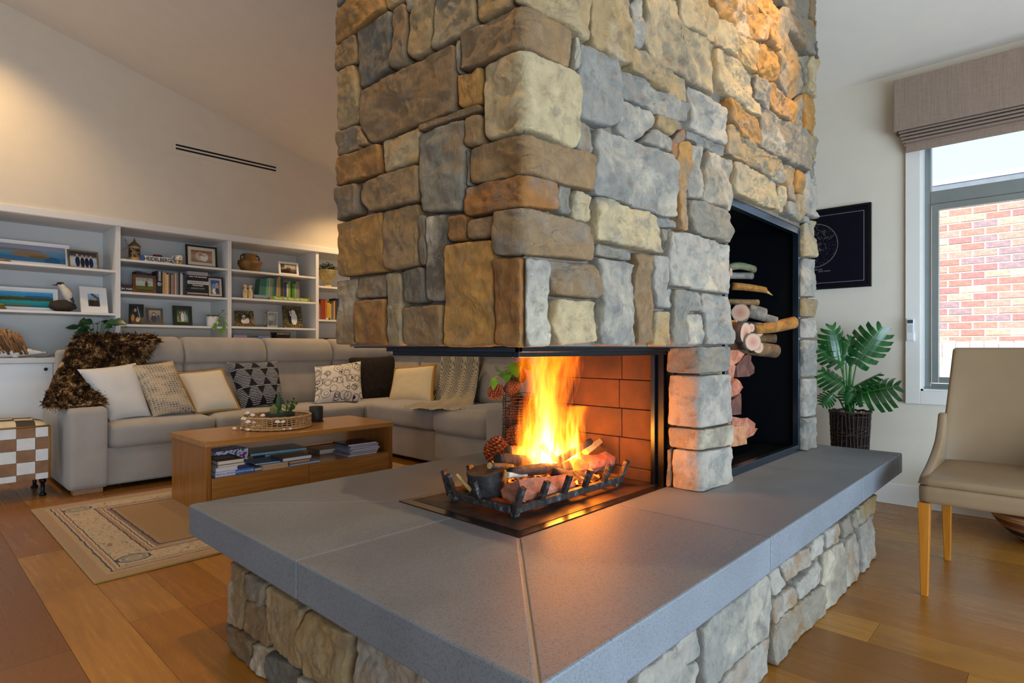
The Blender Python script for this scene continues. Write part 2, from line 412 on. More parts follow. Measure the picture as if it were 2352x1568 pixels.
left = [  # (zoom, polygon, colour, patch)
 (ZA, [(20, -90), (150, -90), (110, 30), (60, 75), (25, 40)], 'd', .5), (ZA, [(40, 90), (110, 40), (200, -40), (460, -40), (485, 95), (240, 265), (75, 380), (35, 350)], 'o', .25),
 (ZA, [(470, -50), (660, -50), (650, 10), (490, 100)], 't', .75), (ZA, [(652, 20), (662, -50), (790, -50), (760, 30), (690, 115), (655, 110)], 'g', .5),
 (ZA, [(240, 270), (545, 95), (548, 110), (525, 600), (255, 770)], 'd', .5), (ZA, [(550, 95), (650, 20), (665, 120), (665, 560), (590, 600), (530, 600)], 'b', .5),
 (ZA, [(675, 130), (790, -50), (875, -50), (865, 340), (870, 430), (725, 525), (670, 480)], 't', 0), (ZA, [(880, -50), (1255, -50), (1270, 210), (1110, 325), (870, 440), (865, 350)], 't', .5),
 (ZA, [(1262, -50), (1570, -50), (1580, 45), (1300, 205), (1270, 190)], 't', 0), (ZA, [(75, 385), (235, 290), (240, 545), (60, 595), (60, 420)], 'b', 0),
 (ZA, [(55, 600), (220, 550), (240, 700), (245, 1050), (50, 1115), (40, 1000), (40, 700)], 't', 0), (ZA, [(255, 780), (640, 590), (1080, 375), (1090, 640), (1065, 960), (800, 1060), (435, 1210), (340, 1235), (265, 1100)], 'b', .25),
 (ZA, [(1085, 345), (1125, 340), (1107, 630), (1092, 640)], 'g', .5), (ZA, [(1085, 645), (1230, 615), (1290, 560), (1303, 600), (1300, 880), (1120, 935), (1085, 900)], 'o', 0),
 (ZA, [(780, 1085), (1300, 890), (1305, 945), (860, 1110), (785, 1140)], 'b', .25), (ZA, [(45, 1130), (250, 1065), (255, 1280), (55, 1335), (40, 1290)], 'b', .5),
 (ZA, [(70, 1345), (430, 1225), (440, 1490), (75, 1590)], 'r', 0), (ZA, [(440, 1205), (775, 1090), (765, 1390), (460, 1490)], 'c', 0),
 (ZA, [(775, 1145), (1170, 1010), (1172, 1300), (1145, 1815), (790, 1828), (768, 1500)], 'g', .25), (ZA, [(1175, 1010), (1305, 965), (1310, 1240), (1215, 1265), (1172, 1275)], 'b', .25),
 (ZA, [(1172, 1285), (1200, 1280), (1195, 1600), (1167, 1600)], 'g', .5), (ZA, [(250, 1090), (268, 1110), (335, 1240), (258, 1268)], 'b', 0),
 (ZB, [(55, 110), (240, 75), (255, 100), (250, 345), (70, 400), (40, 340)], 'b', .5), (ZB, [(260, 80), (470, 0), (775, -85), (770, 235), (480, 305), (340, 330), (265, 230)], 'b', 0),
 (ZB, [(40, 425), (470, 315), (480, 700), (490, 840), (90, 885), (55, 800)], 'o', .25), (ZB, [(467, 320), (765, 245), (760, 790), (590, 830), (510, 830), (470, 740)], 'b', 0),
 (ZB, [(767, 345), (840, 345), (825, 790), (767, 785)], 'b', .5), (ZB, [(842, 350), (1045, 335), (1010, 600), (1000, 1100), (820, 1090), (825, 790)], 'd', .75),
 (ZB, [(1015, 360), (1145, 330), (1185, 380), (1175, 570), (1050, 590), (1015, 540)], 'r', .25), (ZB, [(1200, 385), (1420, 345), (1400, 550), (1185, 570), (1180, 450)], 'b', .5),
 (ZB, [(80, 905), (230, 885), (205, 1060), (190, 1460), (70, 1465), (55, 1250)], 'b', .75), (ZB, [(230, 885), (490, 855), (485, 1055), (220, 1070), (207, 990)], 'g', .25),
 (ZB, [(215, 1080), (485, 1060), (480, 1470), (215, 1460), (195, 1300)], 'r', 0), (ZB, [(500, 840), (615, 835), (625, 1100), (610, 1475), (490, 1475)], 't', .5),
 (ZB, [(625, 830), (740, 795), (810, 790), (820, 1090), (770, 1115), (640, 1110)], 'd', 0), (ZB, [(620, 1130), (990, 1110), (980, 1480), (620, 1470)], 'b', .25),
 (ZB, [(1010, 600), (1400, 550), (1410, 720), (1410, 1480), (990, 1490), (1000, 1000)], 'o', .25), (ZB, [(1420, 720), (1648, 700), (1648, 1490), (1420, 1480)], 'r', 0),
]
right = [
 (ZCc, [(97, 702), (295, 727), (310, 900), (310, 1480), (97, 1490)], 'w', .75), (ZCc, [(312, 727), (700, 765), (735, 1000), (710, 1075), (312, 1040)], 'b', .5),
 (ZCc, [(325, 1060), (700, 1082), (725, 1120), (720, 1440), (380, 1480), (320, 1300)], 'c', 0), (ZCc, [(702, 708), (1035, 762), (1040, 1200), (1030, 1480), (730, 1470), (735, 1000), (720, 800)], 'u', .75),
 (ZCc, [(705, 582), (1015, 662), (1015, 745), (710, 697)], 'g', .5), (ZCc, [(385, 80), (495, 110), (490, 360), (362, 320)], 'g', .5),
 (ZCc, [(502, 125), (670, 185), (665, 400), (640, 420), (502, 370)], 'c', .5), (ZCc, [(682, 182), (1200, 350), (1225, 400), (1280, 600), (1265, 690), (700, 570), (680, 500)], 'c', .5),
 (ZCc, [(1030, 662), (1170, 682), (1185, 1100), (1190, 1450), (1050, 1475), (1042, 900)], 'b', .25), (ZCc, [(1182, 682), (1290, 697), (1310, 860), (1310, 1155), (1192, 1150)], 'w', .5),
 (ZCc, [(1315, 972), (1345, 977), (1342, 1160), (1315, 1155)], 'w', .5), (ZCc, [(1195, 1167), (1342, 1172), (1350, 1450), (1320, 1480), (1200, 1480)], 'c', 0),
 (ZCc, [(1222, 365), (1390, 400), (1395, 470), (1230, 450)], 'u', .5), (ZCc, [(1235, 460), (1292, 470), (1287, 600), (1252, 560)], 'g', .5),
 (ZD, [(652, -50), (985, -50), (995, 300), (980, 575), (820, 490), (662, 380)], 't', .75), (ZD, [(502, 300), (552, 342), (537, 620), (497, 590)], 'g', .75),
 (ZD, [(556, 360), (640, 385), (900, 500), (915, 700), (915, 1000), (870, 1085), (760, 1090), (560, 1010), (552, 680)], 'u', .5), (ZD, [(557, 1022), (680, 1067), (685, 1340), (537, 1275)], 'g', .25),
 (ZD, [(1000, 20), (1110, -50), (1113, 320), (1113, 430), (1000, 380)], 'u', .75), (ZD, [(1000, 400), (1170, 480), (1340, 620), (1480, 690), (1490, 890), (1330, 820), (1200, 740), (987, 580)], 't', .5),
 (ZD, [(922, 582), (1100, 680), (1240, 770), (1400, 860), (1480, 905), (1470, 1050), (1400, 1050), (1210, 980), (1100, 920), (922, 830)], 'u', .75), (ZD, [(922, 842), (1110, 922), (1190, 967), (1190, 1085), (1062, 1220), (932, 1160), (902, 1085)], 'u', .75),
 (ZD, [(1200, 1092), (1340, 1180), (1340, 1312), (1068, 1220)], 'u', .75), (ZD, [(1215, 977), (1412, 1062), (1350, 1175), (1203, 1085)], 't', .5),
 (ZD, [(690, 1092), (930, 1167), (1070, 1232), (1340, 1332), (1390, 1400), (1400, 1800), (1380, 1870), (1200, 1830), (680, 1670), (667, 1560)], 'u', .75), (ZD, [(1365, 1190), (1440, 1090), (1470, 1150), (1420, 1300), (1398, 1390), (1352, 1310)], 'r', .5),
 (ZE, [(70, -50), (300, -50), (330, 60), (388, 110), (383, 380), (245, 287), (100, 230), (65, 100)], 'c', 0), (ZE, [(-215, -50), (50, -50), (62, 100), (98, 235), (250, 292), (375, 390), (370, 690), (362, 830), (150, 700), (0, 600), (-170, 480), (-230, 360), (-215, 150)], 'c', 1),
 (ZE, [(350, -50), (720, -50), (730, 60), (838, 185), (828, 350), (640, 328), (590, 278), (400, 60)], 'o', .75), (ZE, [(395, 122), (590, 292), (640, 332), (720, 380), (730, 600), (700, 640), (550, 480), (392, 370)], 'c', 0),
 (ZE, [(385, 402), (545, 492), (600, 562), (700, 645), (715, 850), (770, 885), (765, 1010), (620, 920), (470, 800), (382, 700)], 'c', .5), (ZE, [(480, 832), (620, 932), (740, 1022), (770, 1250), (600, 1180), (590, 1120), (490, 1050)], 'o', .5),
 (ZE, [(740, -50), (850, -50), (920, 130), (930, 450), (832, 360), (842, 190), (735, 60)], 'o', .5), (ZE, [(732, 380), (830, 372), (920, 470), (910, 700), (822, 680), (742, 610)], 'o', 0),
 (ZE, [(952, 42), (998, 102), (1010, 270), (1088, 480), (1128, 650), (1118, 800), (1050, 860), (940, 740), (932, 480), (932, 130)], 'g', 0), (ZE, [(862, -50), (1168, -50), (1188, 130), (1220, 190), (1222, 500), (1170, 460), (1012, 270), (1000, 100), (950, 40)], 'g', 0),
 (ZE, [(1172, -50), (1300, -50), (1305, 180), (1280, 225), (1217, 180), (1182, 120)], 'b', .5), (ZE, [(1230, 192), (1300, 240), (1300, 400), (1235, 330)], 'o', 0), (ZE, [(1235, 342), (1305, 402), (1305, 530), (1230, 510)], 'd', .5),
 (ZE, [(1175, 482), (1300, 540), (1330, 640), (1320, 830), (1300, 890), (1182, 788), (1167, 740)], 'c', 0), (ZE, [(1137, 800), (1180, 792), (1300, 892), (1305, 1050), (1285, 1200), (1170, 1140), (1132, 1110)], 'o', 0),
 (ZE, [(1090, 480), (1168, 472), (1163, 738), (1132, 640)], 'g', .5), (ZE, [(727, 627), (820, 692), (838, 762), (858, 960), (780, 870), (722, 850)], 'g', .75), (ZE, [(842, 692), (1050, 872), (1060, 1070), (890, 960), (862, 930), (838, 770)], 'o', .5),
 (ZE, [(1060, 880), (1122, 800), (1128, 1100), (1064, 1072)], 'g', 0), (ZE, [(782, 892), (880, 972), (1120, 1102), (1168, 1160), (1168, 1480), (970, 1368), (782, 1258)], 'g', .75),
 (ZE, [(155, 722), (478, 932), (460, 1258), (162, 1100)], 'w', .5), (ZE, [(130, 1112), (460, 1262), (450, 1350), (250, 1250), (132, 1180)], 'u', .5), (ZE, [(475, 1062), (590, 1132), (760, 1262), (968, 1372), (958, 1560), (750, 1450), (530, 1350), (467, 1320)], 't', .5),
 (ZE, [(1177, 1152), (1290, 1215), (1310, 1290), (1300, 1395), (1182, 1330)], 't', .5), (ZE, [(1172, 1342), (1300, 1402), (1280, 1600), (1172, 1500)], 'g', .5),
 (ZF, [(55, -280), (158, -290), (163, 0), (148, 200), (168, 490), (70, 480), (60, 330), (75, 100)], 'o', .5), (ZF, [(170, -260), (265, -240), (278, 0), (265, 218), (152, 200), (167, 80)], 'u', .75), (ZF, [(300, -210), (528, -120), (523, 330), (400, 270), (277, 220), (292, 0)], 'g', .75),
 (ZF, [(152, 217), (270, 232), (518, 332), (513, 600), (340, 550), (172, 490)], 'g', .5), (ZF, [(-40, 487), (160, 502), (340, 557), (513, 607), (508, 1035), (230, 998), (130, 973), (-10, 958), (-50, 700)], 'w', .75),
 (ZF, [(5, 977), (138, 987), (138, 1470), (10, 1475)], 'g', .5), (ZF, [(145, 992), (240, 1005), (245, 1178), (145, 1178)], 'u', .75), (ZF, [(145, 1192), (278, 1192), (275, 1465), (142, 1470)], 'u', .75), (ZF, [(250, 1012), (513, 1047), (513, 1465), (285, 1465), (282, 1190), (252, 1178)], 'w', .5),
 (ZF, [(535, -118), (830, 10), (900, 80), (913, 310), (720, 240), (545, 170), (532, 100)], 'c', .5), (ZF, [(832, 0), (962, -118), (973, 60), (960, 85), (905, 73)], 'g', .75), (ZF, [(917, 92), (980, 102), (983, 215), (973, 340), (920, 310)], 'c', .5),
 (ZF, [(985, -100), (1060, -60), (1058, 150), (1045, 245), (987, 205)], 't', .5), (ZF, [(985, 225), (1050, 252), (1050, 380), (977, 345)], 'u', .5), (ZF, [(1067, -50), (1130, 0), (1130, 180), (1062, 150)], 'o', .75),
 (ZF, [(1065, 162), (1130, 187), (1135, 330), (1120, 408), (1062, 385)], 't', .5), (ZF, [(1142, 0), (1172, -50), (1280, 60), (1290, 300), (1270, 390), (1200, 368), (1142, 330)], 'w', .5), (ZF, [(1130, 347), (1195, 372), (1200, 435), (1127, 405)], 'u', .5),
]
for z, P, c, k in left: stone(ch, CH, LF(z, P), c, k, .005)
for z, P, c, k in right: stone(ch, CH, RF(z, P), c, k, .010)
corner = [  # quoins that turn the corner: left-face points going up the corner, then right-face points
 ([(ZA, [(1690, -60), (1580, -60), (1592, 58), (1690, 28)])], [(ZD, [(92, 33), (300, 170), (500, 268), (643, 378), (648, 60), (640, -60), (92, -60)])], 't', .75),
 ([(ZA, [(1690, 30), (1580, 72), (1130, 322), (1120, 618), (1320, 545), (1690, 408)])], [(ZD, [(92, 412), (300, 512), (490, 588), (498, 275), (300, 175), (92, 36)])], 'b', 0),
 ([(ZA, [(1690, 420), (1500, 482), (1307, 572), (1320, 1180), (1350, 1213), (1690, 1112)])], [(ZD, [(92, 1118), (480, 1285), (530, 1278), (550, 990), (558, 680), (500, 622), (92, 424)])], 'c', 0),
 ([(ZA, [(1690, 1142), (1350, 1227), (1202, 1280), (1210, 1585), (1690, 1487)])], [(ZD, [(92, 1486), (655, 1655), (660, 1560), (655, 1352), (500, 1292), (92, 1146)])], 'b', .25),
 ([(ZB, [(1690, -2), (1620, 0), (1162, 112), (1152, 330), (1180, 368), (1420, 325), (1690, 273)])], [(ZCc, [(92, 277), (370, 320), (380, 75), (92, 0)])], 'r', .5),
 ([(ZB, [(1690, 284), (1427, 327), (1412, 650), (1440, 708), (1690, 690)])], [(ZCc, [(92, 690), (693, 748), (693, 570), (648, 420), (500, 376), (92, 287)])], 'b', .5),
]
for lf, rf, c, k in corner:
    poly = [q for z, P in lf for q in LF(z, P)]+[q for z, P in rf for q in RF(z, P)]
    poly = [p for p in poly if abs(p[0]) > .012 or True]
    stone(ch, CH, poly, c, k, .007, prot=.006)
# stones above the picture's upper edge, up to the ceiling
def ztop(s):
    return (onX(0, 0, XC).z if 0 else 0)
s = -.90
while s < 2.33:
    w_ = random.uniform(.2, .34); s1 = min(s+w_, 2.34)
    def edge(q):
        if q < 0:
            y = YC-q; d = XC*CS+min(y, YB)*SN
        else: d = min(XC+q, XE)*CS+YC*SN
        return 1+d*(HY+16)/FPX
    z0, z1 = edge(s), edge(s1)
    if s < 0 < s1: s1 = 0 if s < -.08 else s1; z1 = edge(s1)
    h = 0
    xc_ = XC+max(0, s1)
    top = ZC(min(XE, xc_))-.03
    while max(z0, z1)+h < top-.1:
        hh = random.uniform(.16, .3); lo = h; h += hh
        za, zb = min(z0+h, top), min(z1+h, top)
        stone(ch, CH, [(s, z0+lo), (s1, z1+lo), (s1, zb), (s, za)], random.choice('tocgb'), None, .008)
    s = s1
# masonry core behind the facing
core = MB()
I = .03
core.box(XC+I, 2.245, YC+I, YB-I, 1.006, ZC(XC)-.35)
core.box(2.05, 2.245, YC+I, YB-I, .482, 1.006)
core.box(2.245, XE-I, YC+I, YB-I, 1.615, ZC(XE)-.02)
core.box(3.165, XE-I, YC+I, YB-I, .482, 1.615)
core.box(2.245, 3.165, 1.58, YB-I, .482, 1.615)
core.build('core', MORTAR, ch)
# --- pier between firebox and log niche, and the narrow pilaster beyond the niche
PR = Strip([(2.0, 1.10), (2.0, YC), (2.262, YC), (2.262, 1.0)], 1, .03)
def PF(pts):
    out = []
    for x, y in pts:
        px, py = 1440+x/4.24, 780+y/4.24
        if px < 1613: p = onX(px, py, 2.0); out.append((-(p.y-YC), p.z))
        else: p = onY(px, py, YC); out.append((p.x-2.0, p.z))
    return out
for P, c, k in (([(402, 75), (715, 62), (1015, 62), (1008, 150), (990, 308), (735, 333), (402, 320)], 'g', .5), ([(400, 337), (735, 345), (985, 330), (1002, 800), (735, 866), (392, 830)], 'w', .5),
                ([(395, 845), (735, 875), (998, 815), (995, 1020), (735, 1080), (398, 1045)], 'g', .75), ([(440, 1057), (735, 1090), (1003, 1027), (1000, 1388), (735, 1480), (437, 1440)], 'w', .5), ([(402, 1050), (434, 1055), (432, 1440), (392, 1430)], 'b', .5)):
    stone(ch, PR, PF(P), c, k, .006, prot=.002, zmin=.483)
PL = Strip([(3.165, 1.02), (3.165, YC), (XE, YC), (XE, YC+.3)], 1, .02)
def GF(pts):
    out = []
    for x, y in pts:
        px, py = 1500+x/2.1786, 420+y/2.1786
        if px < 1855.5: out.append((-.05, onX(px, py, 3.165).z))
        else: p = onY(px, py, YC); out.append((p.x-3.165+(.05 if px > 1878 else 0), p.z))
    return out
for P, c, k in (([(760, 212), (790, 182), (835, 195), (838, 375), (790, 372), (760, 370)], 'c', .5), ([(765, 377), (790, 377), (840, 382), (838, 575), (790, 572), (762, 570)], 'u', .75), ([(760, 577), (790, 578), (832, 582), (830, 675), (790, 672), (760, 670)], 't', .5),
                ([(760, 678), (790, 678), (843, 682), (843, 775), (790, 776), (760, 775)], 'w', .5), ([(760, 783), (790, 783), (838, 782), (838, 965), (790, 970), (760, 972)], 'u', .75), ([(760, 976), (790, 976), (836, 974), (835, 1165), (790, 1168), (760, 1170)], 'w', .5), ([(760, 1173), (790, 1172), (834, 1167), (835, 1325), (790, 1335), (760, 1337)], 'w', .5)):
    stone(ch, PL, GF(P), c, k, .008, prot=.0, zmin=.483)
# --- firebox
STEEL = plain('#15171a', .38, .75, .15, 20, .08, 120)
STEELB = plain('#20262d', .28, .85, .12, 14)
fbx = box('firebox', plain('#1a1512', .9), ch, 2.022, 2.05, 1.07, 1.66, .482, 1.006)
t = NT('sooty_firebrick'); v = t.coords(jitter=True)
n = t.noise(v, 6, 6, .6); t.set(t.mix(t.ramp(n, [(.35, 0), (.7, 1)]), hexc('#29180e'), hexc('#4a2b18')), .85); t.bump(t.noise(v, 60, 5), .3, .004)
FBR = t.m
ys = [1.146, 1.284, 1.514, 1.66]
zs = [.483, .532, .647, .762, .877, 1.004]
for r in range(5):
    off = .012 if r % 2 else 0
    for a, b_ in zip(ys, ys[1:]):
        a2 = a if a == ys[0] else a+off; b2 = b_ if b_ == ys[-1] else b_+off
        box('fire_brick', FBR, fbx, 2.0, 2.03, a2+.0012, b2-.0012, zs[r]+.0013, zs[r+1]-.0013, .003)
box('steel_jamb', STEEL, ch, 1.998, 2.05, 1.098, 1.144, .483, 1.004)
box('steel_jamb_edge', STEELB, ch, 1.985, 2.0, 1.128, 1.146, .483, 1.0, .001)
hd = MB()
for (x0, x1, y0, y1) in ((1.17, 2.02, 1.078, 1.10), (1.17, 1.192, 1.10, 1.64), (1.17, 2.02, 1.638, 1.66)): hd.box(x0, x1, y0, y1, .976, 1.0045)
hd.build('hood_frame', STEEL, ch, bevel=.002)
hd = MB(); hd.box(1.155, 2.01, 1.063, 1.077, .990, 1.0045); hd.box(1.155, 1.169, 1.063, 1.675, .990, 1.0045)
hd.build('hood_trim', STEELB, ch, bevel=.001)
box('hood_plate', plain('#0c0b0a', .9), ch, 1.09, 2.04, .99, 1.77, 1.002, 1.012)
# --- steel-lined log niche
NICH = plain('#0e1319', .42, .6, .1, 8)
x0, x1, z0, z1 = 2.255, 3.16, .483, 1.607
ni = MB(); ni.box(x0-.008, x0, .99, 1.57, z0, z1); ni.box(x1, x1+.006, .99, 1.57, z0, z1); ni.box(x0, x1, 1.56, 1.57, z0, z1); ni.box(x0, x1, .99, 1.57, z1, z1+.006); ni.box(x0, x1, .99, 1.57, z0, z0+.012)
nch = ni.build('log_niche', NICH, ch)
FRM = plain('#31404d', .25, .8, .1, 10)
for (a, b_, c_, d_) in ((x0, x0+.03, z0, z1), (x1-.03, x1, z0, z1), (x0+.03, x1-.03, z0, z0+.032), (x0+.03, x1-.03, z1-.032, z1)):
    box('niche_frame', FRM, nch, a, b_, .972, 1.0, c_, d_, .0015)
# --- hearth bench: stone plinth and bluestone slabs
hb = thing('hearth_bench', 'raised hearth with thick grey bluestone slabs on a stone-clad plinth', 'hearth', (.777, .662, 0))
BX0, BX1, BY0, BY1 = .777, 3.23, .662, 2.021
HB = Strip([(BX0+.4, BY1), (BX0, BY1), (BX0, BY0), (BX1, BY0), (BX1, BY0+.5)], 2)
mb = MB(); mb.box(BX0+.025, BX1-.025, BY0+.025, BY1-.02, 0, .383); mb.build('plinth_core', MORTAR, hb)
def BL(z, pts):
    out = []
    for x, y in pts:
        px, py = z[0]+x/z[2], z[1]+y/z[2]; p = onX(px, py, BX0); s = -(p.y-BY0)
        if px < 531: s -= .05
        out.append((s, .384 if p.z > .345 else .001 if p.z < .05 else p.z))
    return out
def BR(z, pts):
    out = []
    for x, y in pts:
        px, py = z[0]+x/z[2], z[1]+y/z[2]; p = onY(px, py, BY0); s = p.x-BX0
        if px > 2009: s += .05
        out.append((s, .384 if p.z > .345 else .001 if p.z < .06 else p.z))
    return out
ZQ, ZS = (500, 1260, 5.09), (1250, 1100, 2.767)
for P, c, k in (([(135, 140), (345, 250), (335, 600), (320, 955), (135, 860), (120, 500)], 'b', .75), ([(355, 260), (600, 400), (575, 680), (350, 570)], 'g', .25), ([(342, 582), (575, 700), (605, 1160), (540, 1140), (322, 960), (337, 680)], 'b', .25),
                ([(140, 880), (320, 962), (430, 1082), (410, 1370), (180, 1240), (135, 1165)], 'd', .25), ([(427, 1092), (600, 1172), (582, 1520), (415, 1400)], 'b', .75), ([(600, 410), (800, 530), (1050, 690), (1000, 900), (970, 1050), (1048, 1200), (1028, 1420), (870, 1370), (760, 1260), (620, 1180), (582, 900), (587, 650)], 't', .25),
                ([(1058, 710), (1430, 930), (1560, 1010), (1530, 1330), (1540, 1640), (1300, 1640), (1052, 1480), (1032, 1200), (982, 1050), (1002, 900)], 't', 0), ([(600, 1202), (870, 1372), (950, 1470), (990, 1790), (600, 1560)], 'd', .5), ([(960, 1470), (1040, 1490), (1290, 1650), (1280, 1990), (1000, 1800)], 'g', .75)):
    stone(hb, HB, BL(ZQ, P), c, k, .008, zmin=0)
for P, c, k in (([(565, 1235), (970, 935), (985, 1110), (800, 1260), (600, 1420), (565, 1330)], 'w', .5), ([(610, 1425), (800, 1265), (960, 1140), (975, 1200), (975, 1420), (620, 1680)], 'w', .5), ([(987, 930), (1430, 600), (1440, 830), (1420, 1000), (1250, 1130), (1100, 1290), (985, 1400)], 'u', .75), ([(990, 1410), (1105, 1292), (1250, 1135), (1438, 992), (1438, 1110), (1270, 1300), (990, 1600)], 'w', .25),
                ([(1432, 600), (1490, 550), (1525, 670), (1442, 750)], 'w', .5), ([(1442, 762), (1560, 672), (1590, 702), (1590, 780), (1480, 880), (1442, 930)], 'w', .25), ([(1492, 548), (1670, 420), (1670, 550), (1570, 640), (1532, 660)], 'w', .25), ([(1580, 650), (1730, 512), (1770, 560), (1760, 650), (1680, 720), (1600, 770)], 'w', .75), ([(1452, 932), (1600, 792), (1760, 662), (1775, 780), (1640, 960), (1460, 1090)], 'g', .25),
                ([(1682, 415), (1770, 340), (1780, 470), (1730, 500), (1682, 540)], 'w', .5), ([(1782, 330), (1860, 270), (1865, 400), (1792, 450)], 'w', .25), ([(1782, 472), (1900, 392), (1910, 650), (1840, 725), (1782, 800)], 'g', .75), ([(1872, 270), (1940, 220), (1950, 340), (1882, 382)], 'g', .25), ([(1912, 382), (1960, 332), (2000, 480), (1980, 600), (1912, 665)], 'w', .25), ([(1950, 220), (2005, 175), (2015, 270), (1962, 320)], 'g', .75), ([(2010, 172), (2105, 85), (2110, 200), (2022, 280)], 'c', 0), ([(2002, 292), (2110, 212), (2115, 470), (2060, 520), (2002, 595)], 'w', .25)):
    stone(hb, HB, BR(ZS, P), c, k, .006, zmin=0)
for a, b_ in ((-.60, -.33), (-.33, -.04), (.0, .28)):
    zz = .17+random.uniform(-.04, .04)
    stone(hb, HB, [(a, 0), (b_, 0), (b_, zz), (a, zz)], 'g', None, .01, zmin=0); stone(hb, HB, [(a, zz), (b_, zz), (b_, .384), (a, .384)], 'w', None, .01)
t = NT('bluestone'); v = t.coords(jitter=True)
n = t.noise(v, 3, 5, .6, .4); sp = t.noise(v, 230, 4, .75); st = t.noise(t.coords((30, 160, 30), jitter=True), 1, 4, .7)
c1 = t.ramp(n, [(.3, hexc('#63676c')), (.7, hexc('#72767b'))])
c1 = t.mix(t.ramp(sp, [(.34, .7), (.5, 0)]), c1, hexc('#3f4246')); c1 = t.mix(t.ramp(st, [(.72, 0), (.78, .55)]), c1, hexc('#3c3c3e'))
t.set(c1, t.ramp(n, [(.3, .5), (.7, .62)]), spec=.45); t.bump(sp, .35, .0025)
BLUE = t.m
SX0, SX1, SY0, SY1, SZ0, SZ1 = .680, 3.443, .585, 2.118, .385, .482
JY = onZ(681.6, 1287.5, .482).y; JX = onZ(1765, 1232.5, .482).x; JE = onZ(1980.6, 1097, .482).x
PX0, PX1, PY0, PY1 = 1.182, 2.04, 1.088, 1.644
gp = .0012
def slab(poly): return MB().prism(poly, SZ0, SZ1).build('slab', BLUE, hb, bevel=.005, seg=2)
e = gp
slab([(SX0, SY0+2*e), (PX0-e, PY0-(.0)+2*e), (PX0-e, JY-e), (SX0, JY-e)])
slab([(SX0, JY+e), (PX0-e, JY+e), (PX0-e, PY1-e), (SX0, SY1-2*e)])
slab([(SX0+2*e, SY1), (PX0, PY1+e), (PX1+.6, PY1+e), (PX1+.6, SY1)])
slab([(PX1+.6+2*e, SY1), (PX1+.6+2*e, PY1+e), (JE+.25, PY1+e), (JE+.25, SY1)])
slab([(SX0+2*e, SY0), (JX-e, SY0), (JX-e, PY0-e), (PX0, PY0-e)])
slab([(JX+e, SY0), (JE-e, SY0), (JE-e, PY0-e), (JX+e, PY0-e)])
slab([(JE+e, SY0), (SX1-.10, SY0), (SX1-.10, PY1-e), (PX1+.1, PY1-e), (PX1+.1, PY0+e), (JE+e, PY0+e)])
slab([(SX1-.10+2*e, SY0), (SX1, SY0), (SX1, SY1), (SX1-.10+2*e, SY1)])
box('joint_grout', plain('#a58f78', .9), hb, SX0+.004, SX1-.004, SY0+.004, SY1-.004, SZ0+.004, SZ1-.0025)
# steel hearth plate let into the slabs
hp = thing('hearth_plate', 'sooty brown steel plate set into the hearth slabs under the fire grate', 'hearth plate', (PX0, PY0, SZ1))
t = NT('sooty_steel'); v = t.coords(); n = t.noise(v, 9, 6, .65, .5)
t.set(t.ramp(n, [(.3, hexc('#241c18')), (.5, hexc('#4a382c')), (.75, hexc('#5e4a3c'))]), t.ramp(n, [(.3, .6), (.7, .42)]), .35); t.bump(t.noise(v, 90, 4), .15, .002)
box('plate', t.m, hp, PX0+.045, PX1-.03, PY0+.038, PY1-.03, SZ1-.002, SZ1+.0015)
RIM = plain('#3b3029', .24, .8, .12, 12)
for (a, b_, c_, d_) in ((PX0+.001, PX0+.040, PY0+.001, PY1-.001), (PX0+.040, PX1-.03, PY0+.001, PY0+.033), (PX0+.04, PX1-.03, PY1-.028, PY1-.001)):
    box('rim', RIM, hp, a, b_, c_, d_, SZ1-.002, SZ1+.0015, .001)
# ---------------------------------------------------------------- joinery along the far wall
WHITE = plain('#e4e2de', .4, var=.012, spec=.4)
BK = .018; BY, BYB = YW, YW+.465
units = [(.434, 1.386, (1.69, 1.31), 'bookcase bay with two long panorama prints, next to the fur throw'), (1.386, 2.339, (1.80, 1.508, 1.218), 'bookcase bay holding the beer stein and the dark-spined books'),
         (2.339, 3.288, (1.80, 1.517, 1.224), 'bookcase bay holding the brown two-handled urn and green books'), (3.288, 4.24, (1.706, 1.328), 'bookcase bay half hidden behind the chimney, with planted stone urn')]
for x0, x1, sh, lab in units:
    u = thing('bookcase', 'white built-in '+lab, 'bookcase', (x0, BY, .925), 'white built-in bookcase bays')
    box('side_panel', WHITE, u, x0, x0+BK, BY, BYB, .925, 2.08, .001); box('side_panel', WHITE, u, x1-BK, x1, BY, BYB, .925, 2.08, .001)
    for z in sh: box('shelf', WHITE, u, x0+BK, x1-BK, BY+.004, BYB, z-.02, z, .001)
    box('top_panel', WHITE, u, x0, x1, BY, BYB, 2.08, 2.0985, .001)
    box('back_panel', plain('#dedcd7', .5, var=.01), u, x0, x1, BYB, BYB+.008, .925, 2.0985)
struct(box('trim_bookcase', WHITE, None, XL, 4.3, BY-.018, BY-.0005, 2.083, 2.142, .002))
wt = box('worktop', plain('#cfccc6', .45, var=.03, scale=30), None, -1.2, 4.3, 5.90, BYB, .885, .925, .003)
tag(wt, 'pale worktop running under the white bookcase', 'worktop')
